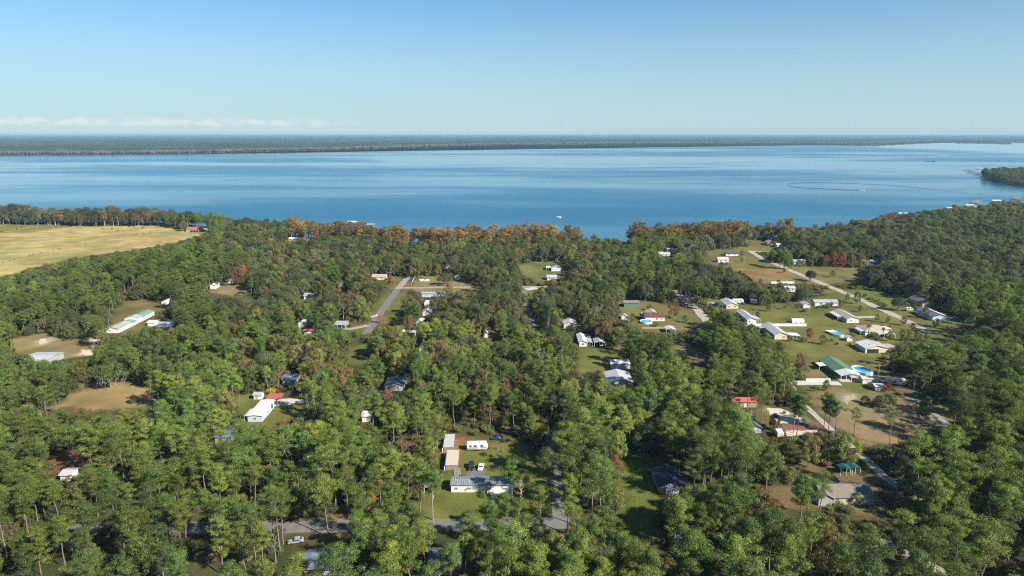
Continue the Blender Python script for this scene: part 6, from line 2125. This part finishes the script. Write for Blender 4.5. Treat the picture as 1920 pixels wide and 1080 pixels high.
    ('broadleaf_tree', 1391, 492, 5.0, (0.06, 0.085, 0.030), 'lollipop-shaped tree on the far lawn, nearer the cottage'),
    ('broadleaf_tree', 1150, 965, 10.0, (0.080, 0.098, 0.030), 'leafy tree leaning over the left side of the grassy glade'),
]
for kind, px, row, h, col, note in HEROES:
    x, y = at(px, row)
    plant(kind, x, y, h / KINDS[kind][1], col, note, 0 if kind == 'dead_tree' else None)
for i, (px, row) in enumerate(((1566, 757), (1505, 572), (1497, 578), (1513, 583), (1473, 577), (1462, 580), (1552, 590), (1560, 640), (1569, 646), (1715, 575), (1630, 560), (1648, 564),
                               (1660, 937), (1668, 945), (1650, 925), (1675, 952), (1655, 912), (895, 965), (880, 968), (910, 962), (905, 932), (928, 936), (1205, 866), (1470, 776), (1605, 600), (1670, 612), (1592, 648))):
    x, y = at(px, row)
    plant('shrub', x, y, random.uniform(0.55, 1.0), random.choice(C_LEAF + C_OAK), None)

for (px, row, h) in ((395, 1012, 17), (425, 1035, 18), (455, 1015, 17), (480, 1050, 18), (495, 1080, 17), (350, 1005, 16), (318, 1020, 17), (672, 1045, 16), (684, 1078, 18), (690, 1020, 16), (708, 1055, 18), (735, 1030, 17),
                     (752, 1070, 18), (775, 1040, 17), (795, 1082, 18), (600, 1158, 17), (565, 1140, 16), (845, 1120, 17), (872, 1100, 17), (885, 1060, 16), (915, 1030, 17), (945, 1010, 16), (975, 1035, 17), (1010, 1000, 16), (930, 1080, 18)):
    plant('pine_tree', *at(px, row), h / 20.5, random.choice(C_PINE), None)
for (px, row, h) in ((1305, 900, 20), (1318, 915, 21), (1312, 935, 20), (1330, 928, 19), (1300, 945, 18), (1298, 880, 19)):
    plant('pine_tree', *at(px, row), h / 20.5, random.choice(C_PINE_DK), None)
for (kind, px, row, h) in (('broadleaf_tree', 1345, 588, 6), ('broadleaf_tree', 1332, 580, 5), ('broadleaf_tree', 1440, 584, 5), ('bare_tree', 1428, 583, 6), ('bare_tree', 1448, 585, 6), ('bare_tree', 1460, 586, 5), ('broadleaf_tree', 1420, 596, 5),
                           ('shrub', 1545, 577, 3), ('shrub', 1552, 578, 3), ('shrub', 1535, 578, 2.5), ('broadleaf_tree', 1576, 577, 5), ('shrub', 1508, 585, 3), ('broadleaf_tree', 1612, 585, 5), ('broadleaf_tree', 1655, 580, 5), ('shrub', 1622, 556, 3), ('shrub', 1634, 562, 3),
                           ('shrub', 1641, 567, 3), ('shrub', 1650, 571, 3), ('shrub', 1658, 575, 3), ('shrub', 1600, 632, 3), ('shrub', 1645, 640, 3.5), ('broadleaf_tree', 1668, 640, 6), ('broadleaf_tree', 1700, 640, 7), ('broadleaf_tree', 1720, 640, 7), ('pine_tree', 1690, 655, 13),
                           ('broadleaf_tree', 1738, 640, 6), ('shrub', 1575, 598, 2.5), ('broadleaf_tree', 1480, 640, 4), ('shrub', 1500, 640, 3), ('shrub', 1508, 642, 2.6), ('broadleaf_tree', 1380, 640, 9), ('pine_tree', 1405, 652, 14), ('pine_tree', 1430, 672, 15), ('pine_tree', 1462, 690, 15),
                           ('broadleaf_tree', 1475, 555, 7), ('live_oak_tree', 1432, 566, 10), ('live_oak_tree', 1452, 563, 10), ('live_oak_tree', 1410, 560, 9), ('broadleaf_tree', 1495, 550, 6), ('broadleaf_tree', 1510, 548, 6), ('broadleaf_tree', 1460, 535, 5), ('broadleaf_tree', 1425, 537, 6),
                           ('broadleaf_tree', 1560, 520, 6), ('broadleaf_tree', 1470, 512, 5), ('broadleaf_tree', 1352, 508, 8), ('broadleaf_tree', 1368, 512, 7), ('broadleaf_tree', 1240, 560, 8), ('broadleaf_tree', 1218, 582, 5), ('shrub', 1230, 612, 3), ('broadleaf_tree', 1285, 605, 6),
                           ('broadleaf_tree', 1185, 605, 6), ('bare_tree', 1178, 610, 7)):
    plant(kind, *at(px, row), h / KINDS[kind][1], random.choice(C_TAN if kind == 'bare_tree' else C_LEAF + C_OAK), None)
for i in range(30):          # a broken hedge line across the dry field
    t_ = i / 29 + random.uniform(-0.01, 0.01)
    px = -20 + 350 * t_
    plant('shrub', *at(px, 504 - 76 * max(t_, 0.0) ** 0.75 + random.uniform(-0.6, 0.6)), random.uniform(0.3, 0.6), random.choice(C_OLIVE + C_TAN), None)

for (x_, y_) in ((22, 208), (24, 217), (22.5, 226), (25, 236), (23, 246), (29, 212), (30, 228), (19.5, 200), (12.5, 206), (20.5, 256), (66, 222), (69, 217), (73, 213), (70, 226), (74, 221), (78, 210), (66, 213), (72, 230), (80, 218)):
    plant('pine_tree', x_, y_, random.uniform(0.9, 1.08), random.choice(C_PINE_DK), None)

for _ in range(20):          # grey snags among the trees
    px, row = random.uniform(20, 1900), random.uniform(540, 1060)
    if not masked(px, row) and not masked(px, row - 30):
        plant('dead_tree', *at(px, row), random.uniform(0.7, 1.15), None, None, 1)

# ------------------------------------------------------------------ the woods
CELL = 5.0
grid_ = {}


def too_close(x, y, r, f):
    ci, cj = int(x // CELL), int(y // CELL)
    for i in range(ci - 2, ci + 3):
        for j in range(cj - 2, cj + 3):
            for (qx, qy, qr) in grid_.get((i, j), ()):
                if (x - qx) ** 2 + (y - qy) ** 2 < ((r + qr) * f) ** 2:
                    return True
    return False


def settle(x, y, r):
    grid_.setdefault((int(x // CELL), int(y // CELL)), []).append((x, y, r))


for kind, x, y, s, *_r in PLANT:
    settle(x, y, KINDS[kind][2] * s * 0.8)


def mix_for(px, py, ds):
    """chances of each kind where the foot of a tree falls in the photograph: {kind: (weight, colours, low, high)}"""
    if ds < 42 and px > 1480:
        return [('cypress_tree', 0.30, C_RUST + C_OLIVE, 0.55, 0.85), ('live_oak_tree', 0.52, C_OAK_GREY + C_OAK, 0.7, 1.0), ('broadleaf_tree', 0.12, C_LEAF[:3], 0.6, 0.9), ('bare_tree', 0.06, C_TAN, 0.7, 1.0)]
    if ds < 42 and px > 545:
        return [('cypress_tree', 0.80, C_RUST + C_OLIVE[:1], 0.8, 1.42), ('live_oak_tree', 0.13, C_OAK, 0.9, 1.25), ('bare_tree', 0.07, C_TAN, 0.8, 1.2)]
    if ds < 75 and px <= 545 and py < 424:
        return [('live_oak_tree', 0.70, C_OAK_GREY + [(0.085, 0.078, 0.042), (0.10, 0.082, 0.048)], 1.1, 1.75), ('cypress_tree', 0.2, C_OLIVE + C_OAK, 0.8, 1.15), ('bare_tree', 0.1, C_TAN, 1.0, 1.5)]
    if px > 1280 and py < 560:
        return [('live_oak_tree', 0.60, C_OAK_GREY + C_OAK, 0.8, 1.25), ('broadleaf_tree', 0.20, C_LEAF[:3] + C_OAK, 0.8, 1.15), ('pine_tree', 0.09, C_PINE_DK, 0.7, 0.95), ('bare_tree', 0.05, C_TAN, 0.9, 1.2), ('autumn_tree', 0.06, C_AUT + C_OLIVE, 0.8, 1.1)]
    if px > 1180:
        if py < 640 and px < 1700:
            return [('pine_tree', 0.50, C_PINE_DK + C_PINE, 0.7, 0.95), ('broadleaf_tree', 0.24, C_LEAF, 0.75, 1.05), ('live_oak_tree', 0.26, C_OAK, 0.75, 1.05)]
        return [('pine_tree', 0.70, C_PINE_DK + C_PINE[:3], 0.72, 1.12), ('broadleaf_tree', 0.17, C_LEAF[:3] + C_OLIVE[:1], 0.6, 1.0), ('live_oak_tree', 0.07, C_OAK, 0.7, 1.0), ('bare_tree', 0.04, C_TAN, 0.7, 1.1), ('autumn_tree', 0.02, C_AUT, 0.6, 0.9)]
    if px < 420 and py < 640:
        return [('pine_tree', 0.60, C_PINE_DK + C_PINE, 0.72, 1.0), ('live_oak_tree', 0.18, C_OAK, 0.8, 1.1), ('broadleaf_tree', 0.18, C_LEAF, 0.8, 1.1), ('bare_tree', 0.04, C_TAN, 0.8, 1.1)]
    if py < 640:
        return [('live_oak_tree', 0.40, C_OAK, 0.8, 1.2), ('broadleaf_tree', 0.31, C_LEAF + C_OAK + C_OLIVE, 0.8, 1.15), ('pine_tree', 0.08, C_PINE_DK, 0.7, 0.95), ('bare_tree', 0.11, C_TAN, 0.85, 1.25), ('autumn_tree', 0.10, C_AUT + C_OLIVE * 4, 0.75, 1.1)]
    if py < 800:
        if px < 420:
            return [('pine_tree', 0.46, C_PINE, 0.66, 0.92), ('broadleaf_tree', 0.30, C_LEAF, 0.75, 1.1), ('live_oak_tree', 0.18, C_OAK + C_LEAF, 0.8, 1.15), ('bare_tree', 0.06, C_TAN, 0.8, 1.1)]
        return [('pine_tree', 0.40, C_PINE, 0.66, 0.95), ('broadleaf_tree', 0.34, C_LEAF + C_OLIVE[:2], 0.8, 1.15), ('live_oak_tree', 0.12, C_OAK, 0.8, 1.1), ('bare_tree', 0.07, C_TAN, 0.85, 1.15), ('autumn_tree', 0.07, C_OLIVE * 2 + C_AUT, 0.75, 1.05)]
    if px < 500:
        return [('pine_tree', 0.53, C_PINE, 0.6, 0.9), ('broadleaf_tree', 0.33, C_LEAF + C_OLIVE[2:3], 0.6, 0.95), ('live_oak_tree', 0.06, C_OAK, 0.7, 0.9), ('autumn_tree', 0.03, C_OLIVE + C_YEL, 0.6, 0.9), ('bare_tree', 0.05, C_TAN, 0.7, 1.1)]
    return [('pine_tree', 0.705, C_PINE, 0.66, 1.04), ('broadleaf_tree', 0.20, C_LEAF, 0.55, 0.95), ('live_oak_tree', 0.03, C_OAK, 0.7, 0.9), ('autumn_tree', 0.015, C_OLIVE + C_YEL, 0.6, 0.8), ('bare_tree', 0.05, C_TAN, 0.8, 1.2)]


N_TRY = 190000
ty = 122 + (1490 - 122) * np.sqrt(RNG.random(N_TRY)) ** 1.0
hw = 0.79 * ty + 45
tx = (RNG.random(N_TRY) * 2 - 1) * hw
ds_all = shore_y(tx) - ty
ok = ds_all > 1.0
ok &= ~((ty > 960) & (tx < 300))
for poly, _c in CLEAR_W:
    ok &= ~inpoly(tx, ty, poly)
for f_ in FOOT:
    ok &= ~((tx > f_[0]) & (tx < f_[1]) & (ty > f_[2]) & (ty < f_[3]))
fx, fy = proj(tx, ty, 0)
idx = np.nonzero(ok)[0]
for i in idx:
    x, y, ds = float(tx[i]), float(ty[i]), float(ds_all[i])
    px, py = float(fx[i]), float(fy[i])
    opts = mix_for(px, py, ds)
    u = min(0.999, max(0.0, random.random() * 0.62 + 0.19 + 0.36 * float(vnoise(np.array([x]), np.array([y]), 34, 55)[0])))
    u = u if random.random() < 0.6 else random.random()
    for kind, w, cols, lo, hi in opts:
        if u < w:
            break
        u -= w
    s = random.uniform(lo * 0.92, hi * 1.06)
    r = KINDS[kind][2] * s * 0.78
    pack = {'cypress_tree': 0.60, 'live_oak_tree': 0.60}.get(kind, 0.70)
    if py > 850:
        pack = 0.60
        s *= 1.12
    if py < 424 and px < 545:
        pack = 0.5
    if ds < 44 and px > 545 and float(vnoise(np.array([x]), np.array([y * 0.3]), 26, 77)[0]) < -0.42:
        continue          # gaps where the water shows through
    if too_close(x, y, r, pack):
        continue
    if near_road(x, y) or not crown_clear(x, y, kind, s, 0.07):
        continue
    c = np.array(random.choice(cols)) * random.uniform(0.72, 1.22) * (1 + 0.25 * float(vnoise(np.array([x]), np.array([y]), 60, 56)[0]))
    c *= (1 + random.uniform(-0.08, 0.08), 1, 1 + random.uniform(-0.08, 0.08))
    settle(x, y, r)
    plant(kind, x, y, s, tuple(float(v) for v in c), None, z=-0.4 if ds < 6 else 0.0)
# a second round closes the canopy of the near pine wood
for i in idx[1::2]:
    x, y = float(tx[i]) - 1.1, float(ty[i]) + 0.9
    px, py = float(fx[i]), float(fy[i])
    if py < 860 or (px > 1130 and py < 930):
        continue
    s = random.uniform(0.62, 0.95)
    r = 4.9 * s * 0.78
    if too_close(x, y, r, 0.55) or near_road(x, y) or not crown_clear(x, y, 'pine_tree', s, 0.06):
        continue
    c = np.array(random.choice(C_PINE)) * random.uniform(0.8, 1.15)
    settle(x, y, r)
    plant('pine_tree', x, y, s, tuple(float(v) for v in c), None)
# smaller leafy trees fill the gaps under the tall ones
for i in idx[::2]:
    x, y = float(tx[i]) + 1.7, float(ty[i]) - 1.3
    px, py = float(fx[i]), float(fy[i])
    if py < 560 or ds_all[i] < 20:
        continue
    s = random.uniform(0.34, 0.62)
    r = 5.3 * s * 0.78
    if too_close(x, y, r, 0.45) or inpoly(x, y, CLEAR_W[2][0]) or near_road(x, y) or not crown_clear(x, y, 'broadleaf_tree', s, 0.05):
        continue
    c = np.array(random.choice(C_LEAF + C_OAK + C_OLIVE[:2])) * random.uniform(0.7, 1.1)
    settle(x, y, r)
    plant('broadleaf_tree', x, y, s, tuple(float(v) for v in c), None)
# undergrowth
sx_, sy_ = [], []
N_SH = 52000
uy = 130 + (900 - 130) * np.sqrt(RNG.random(N_SH))
ux = (RNG.random(N_SH) * 2 - 1) * (0.77 * uy + 20)
ok = shore_y(ux) - uy > 3
for poly, _c in CLEAR_W:
    ok &= ~inpoly(ux, uy, poly)
for f_ in FOOT:
    ok &= ~((ux > f_[0]) & (ux < f_[1]) & (uy > f_[2]) & (uy < f_[3]))
ux, uy = ux[ok], uy[ok]
qx, qy = proj(ux, uy, 1.2)
ok = ~masked(qx, qy)
for i in np.nonzero(ok)[0]:
    x, y = float(ux[i]), float(uy[i])
    if near_road(x, y):
        continue
    u = random.random()
    c = np.array(random.choice(C_LEAF + C_OAK if u < 0.72 else (C_OLIVE + C_TAN if u < 0.96 else C_YEL + C_AUT))) * random.uniform(0.75, 1.15)
    plant('shrub', x, y, random.uniform(0.5, 1.35), tuple(float(v) for v in c), None)

# ------------------------------------------------------------------ the 300 that show largest of each kind are things of their own; the rest of a kind is one mass
NOUN = {'pine_tree': 'pine', 'live_oak_tree': 'spreading oak', 'broadleaf_tree': 'leafy tree', 'autumn_tree': 'autumn tree', 'cypress_tree': 'cypress', 'bare_tree': 'thin-leaved tree',
        'dead_tree': 'dead tree', 'shrub': 'shrub', 'palm_tree': 'palm'}
GROUP = {'pine_tree': 'pines of the woods', 'live_oak_tree': 'oaks of the woods', 'broadleaf_tree': 'leafy trees of the woods', 'autumn_tree': 'trees in autumn colour', 'cypress_tree': 'cypresses along the shore',
         'bare_tree': 'thin-leaved trees', 'dead_tree': 'dead trees', 'shrub': 'shrubs of the undergrowth', 'palm_tree': 'palms by the houses'}
import re as _re
_cut = _re.compile(r',| (?:beside|with|in|behind|under|at|on|by|below|facing|half|off|sunk|showing|alone|glimpsed|across|and|of|just|before|closed|lying|leading|partly|almost|standing|among|next|parked|adjoining|between|near|around|rear|nearer|above|off|running|along|to) ')


def short(lab):
    return _cut.split(lab)[0]


MARK_S = [(x, y, short(w)) for x, y, w in MARKS]
ROADS_S = [(pts, nm.replace('_', ' ')) for nm, pts, _w, _m in ROADS if nm in ('asphalt_road', 'front_street', 'neighbourhood_street', 'sandy_track', 'woodland_track', 'lower_track', 'sandy_street', 'cross_road')]


def place_words(x, y):
    best = min(MARK_S, key=lambda m_: (m_[0] - x) ** 2 + (m_[1] - y) ** 2)
    d = math.hypot(best[0] - x, best[1] - y)
    if d < 32:
        dx, dy = x - best[0], y - best[1]
        rel = ('behind' if dy > 0 else 'in front of') if abs(dy) > abs(dx) else ('right of' if dx > 0 else 'left of')
        return f'{rel} the {best[2]}'
    for pts, nm in ROADS_S:
        for a, b_ in zip(pts[:-1], pts[1:]):
            dx, dy = b_[0] - a[0], b_[1] - a[1]
            t_ = max(0, min(1, ((x - a[0]) * dx + (y - a[1]) * dy) / (dx * dx + dy * dy)))
            if math.hypot(x - a[0] - t_ * dx, y - a[1] - t_ * dy) < 16:
                return f'beside the {nm}'
    ds = float(shore_y(x)) - y
    px, py = proj(x, y, 0)
    side = 'far left' if px < 320 else 'left' if px < 700 else 'middle' if px < 1150 else 'right' if px < 1580 else 'far right'
    if ds < 60:
        return f'on the lake shore, {side} part'
    row = 'nearest' if py > 960 else 'near' if py > 820 else 'middle' if py > 640 else 'far' if py > 520 else 'farthest'
    return f'in the {row} woods, {side} part'


taken = {}


def tree_label(kind, x, y, s, col):
    size = 'tall' if s > 0.95 else 'small' if s < 0.68 else 'mid-sized'
    if kind == 'live_oak_tree' and s < 0.95:
        size = 'low'
    hue = 'grey bare' if kind == 'dead_tree' else colour_word(col)
    lab = f'{size} {hue} {NOUN[kind]} {place_words(x, y)}'
    return ' '.join(lab.split()[:16])


ONES = 'first second third fourth fifth sixth seventh eighth ninth tenth eleventh twelfth thirteenth fourteenth fifteenth sixteenth seventeenth eighteenth nineteenth'.split()
TENS = {20: 'twent', 30: 'thirt', 40: 'fort', 50: 'fift', 60: 'sixt', 70: 'sevent', 80: 'eight', 90: 'ninet'}


def ordinal(k):
    if k < 20:
        return ONES[k - 1]
    t_ = TENS.get(k // 10 * 10, 'many')
    return t_ + ('ieth' if k % 10 == 0 else 'y-' + ONES[k % 10 - 1])


def tell_apart(roots):
    same = {}
    for o in roots:
        same.setdefault(o['label'], []).append(o)
    for lab, os_ in same.items():
        if len(os_) < 2:
            continue
        os_.sort(key=lambda o: float(proj(o.location.x, o.location.y, 0)[0]))
        for k, o in enumerate(os_):
            o['label'] = ' '.join(lab.split()[:13]) + f', {ordinal(k + 1)} from left'


by_kind = {}
for t_ in PLANT:
    by_kind.setdefault(t_[0], []).append(t_)
n_ind = 0
ROOTS = []
for kind, lst in by_kind.items():
    _n, H_, r_, bf_ = KINDS[kind]

    def showing(t_):
        x, y, s = t_[1], t_[2], t_[3]
        px, py = proj(x, y, H_ * s * 0.75)
        inside = -5 < px < 1925 and 0 < py < 1088
        return (1e6 if t_[7] else 0) + ((H_ * s) / math.hypot(x, y) if inside else 0)
    order = sorted(lst, key=showing, reverse=True)
    limit = 300 if kind != 'shrub' else 290
    single = [t_ for t_ in order[:limit] if showing(t_) > 0]
    sid = set(id(t_) for t_ in single)
    rest = [t_ for t_ in lst if id(t_) not in sid]
    for (k, x, y, s, rot, pick, col, note, z) in single:
        tm, cm, _j = PROTO[kind][pick]
        root = link(bpy.data.objects.new(kind, None))
        root.location = (x, y, z)
        root.rotation_euler = (0, 0, rot)
        root.scale = (s, s, s)
        lab = note or tree_label(kind, x, y, s, col)
        tag(root, lab, 'shrub' if kind == 'shrub' else 'tree', GROUP[kind])
        o = link(bpy.data.objects.new('trunk' if kind != 'shrub' else 'stem', tm), root)
        if cm:
            o = link(bpy.data.objects.new('crown' if kind != 'shrub' else 'foliage', cm), root)
            o['leafcol'] = [float(v) for v in col]
        n_ind += 1
        ROOTS.append(root)
    if rest:
        pts = [(x, y, z, rot, s, pick, *col) for (k, x, y, s, rot, pick, col, note, z) in rest]
        instancer({'pine_tree': 'pine_woodland', 'live_oak_tree': 'oak_woodland', 'broadleaf_tree': 'broadleaf_woodland', 'autumn_tree': 'autumn_woodland', 'cypress_tree': 'cypress_fringe',
                   'bare_tree': 'bare_woodland', 'shrub': 'undergrowth', 'palm_tree': 'palms'}[kind], [p[2] for p in PROTO[kind]], pts, None)
tell_apart(ROOTS)
tell_apart([o for o in bpy.data.objects if o.get('category') == 'cow'])
print('TREES', {k: len(v) for k, v in by_kind.items()}, 'single', n_ind)

# ------------------------------------------------------------------ the headland and the far woods
hp = []
hx0, hx1 = min(p[0] for p in head_w), max(p[0] for p in head_w)
hy0, hy1 = min(p[1] for p in head_w), max(p[1] for p in head_w)
for _ in range(2600):
    x, y = random.uniform(hx0, hx1), random.uniform(hy0, hy1)
    if inpoly(x, y, head_w):
        c = np.array(random.choice(C_OAK_GREY + C_OAK + [(0.085, 0.065, 0.04)])) * random.uniform(0.75, 1.15)
        hp.append((x, y, 0.3, random.uniform(0, 6.28), random.uniform(0.45, 1.05) + 0.65 * min(1.0, max(0.0, (x - hx0 - 12) / 80)), random.randrange(6), *c))
instancer('headland_wood', [p[2] for p in PROTO['live_oak_tree']], hp, None)


def wood_patch(seed, size, n_, hts, facade):
    """A square of small plain crowns, seen from kilometres off."""
    rng = np.random.default_rng(seed)
    parts = []
    for _ in range(n_):
        x, y = rng.uniform(-size / 2, size / 2, 2)
        h = rng.uniform(*hts)
        r = rng.uniform(3.5, 6.0) * (1.0 if size < 100 else 1.8)
        zb = h * (0.35 if facade else 0.45)
        k = 6
        V, F = [], []
        rings = [(zb, 0.45), (zb + (h - zb) * 0.4, 1.0), (zb + (h - zb) * 0.78, 0.72)]
        for z, q in rings:
            for i in range(k):
                a = 2 * math.pi * i / k + rng.random() * 0.5
                V.append((x + math.cos(a) * r * q * rng.uniform(0.7, 1.2), y + math.sin(a) * r * q * rng.uniform(0.7, 1.2), z + rng.normal() * 0.8))
        V.append((x, y, h))
        for a in range(2):
            for i in range(k):
                j = (i + 1) % k
                F.append((a * k + i, a * k + j, (a + 1) * k + j, (a + 1) * k + i))
        T3 = [(2 * k + i, 2 * k + (i + 1) % k, 3 * k) for i in range(k)]
        tone, warm = np.clip(0.5 + rng.normal() * 0.28, 0, 1), rng.random()
        parts.append((np.array(V), np.array(F), 0, tone, warm))
        parts.append((np.array(V), np.array(T3), 0, tone, warm))
        if facade:
            parts.append(tube([(x, y, -0.5), (x, y, zb + 1)], [0.35, 0.25], 3, 1))
    return np_mesh('wood_patch', parts, [LEAF, BARK_PALE])


FX = np.array([p[0] for p in far_w])
FY = np.array([p[1] for p in far_w])
o_ = np.argsort(FX)
FXs, FYs = FX[o_], FY[o_]


def far_shore_y(x):
    return np.interp(x, FXs, FYs)


def jag(x):
    return 25 * math.sin(x * 0.011) + 16 * math.sin(x * 0.031 + 1)


fringe, wood, deep = [], [], []
x = -5200.0
while x < 9800:
    yb = float(far_shore_y(x)) + jag(x)
    for k in range(6):
        c = np.array(random.choice([(0.070, 0.052, 0.042), (0.062, 0.056, 0.042), (0.054, 0.054, 0.038), (0.085, 0.055, 0.040)])) * random.uniform(0.8, 1.15)
        fringe.append((x + random.uniform(-8, 8), yb + 15 + k * 34, 0.3, random.randrange(4) * 1.5708, random.uniform(0.9, 1.15), random.randrange(4), *c))
    d = 215.0
    while yb + d < 9500 and d < 4500:
        if abs(x) < 0.80 * (yb + d) + 100:
            c = np.array(random.choice([(0.017, 0.027, 0.018), (0.022, 0.031, 0.020), (0.015, 0.024, 0.018), (0.030, 0.031, 0.022)])) * random.uniform(0.75, 1.25) * (1 + 0.45 * float(vnoise(np.array([x]), np.array([yb + d]), 420, 91)[0]))
            wood.append((x + random.uniform(-10, 10), yb + d, 0.3, random.uniform(0, 6.28), random.uniform(0.85, 1.25), 4 + random.randrange(4), *c))
        d += 52
    x += 46
y = 6500.0
while y < 30000:
    step = 150 + (y - 6500) * 0.012
    x = -0.8 * y
    while x < 0.8 * y:
        if y > float(far_shore_y(x)) + 140 and (y > 9400 or y > float(far_shore_y(x)) + 4400):
            c = np.array(random.choice([(0.017, 0.027, 0.018), (0.023, 0.031, 0.020), (0.015, 0.024, 0.018)])) * random.uniform(0.7, 1.3) * (1 + 0.4 * float(vnoise(np.array([x]), np.array([y]), 1400, 92)[0]))
            deep.append((x + random.uniform(-40, 40), y + random.uniform(-30, 30), 0.3, random.uniform(0, 6.28), random.uniform(0.85, 1.3), 8 + random.randrange(3), *c))
        x += step
    y += step
PATCH = [wood_patch(40 + i, 46, 26, (13, 22), True) for i in range(4)] + [wood_patch(50 + i, 62, 30, (9, 18), False) for i in range(4)] + [wood_patch(60 + i, 190, 90, (10, 20), False) for i in range(3)]
instancer('far_woods', PATCH, fringe + wood + deep, None)
print('FAR', len(fringe), len(wood), len(deep))
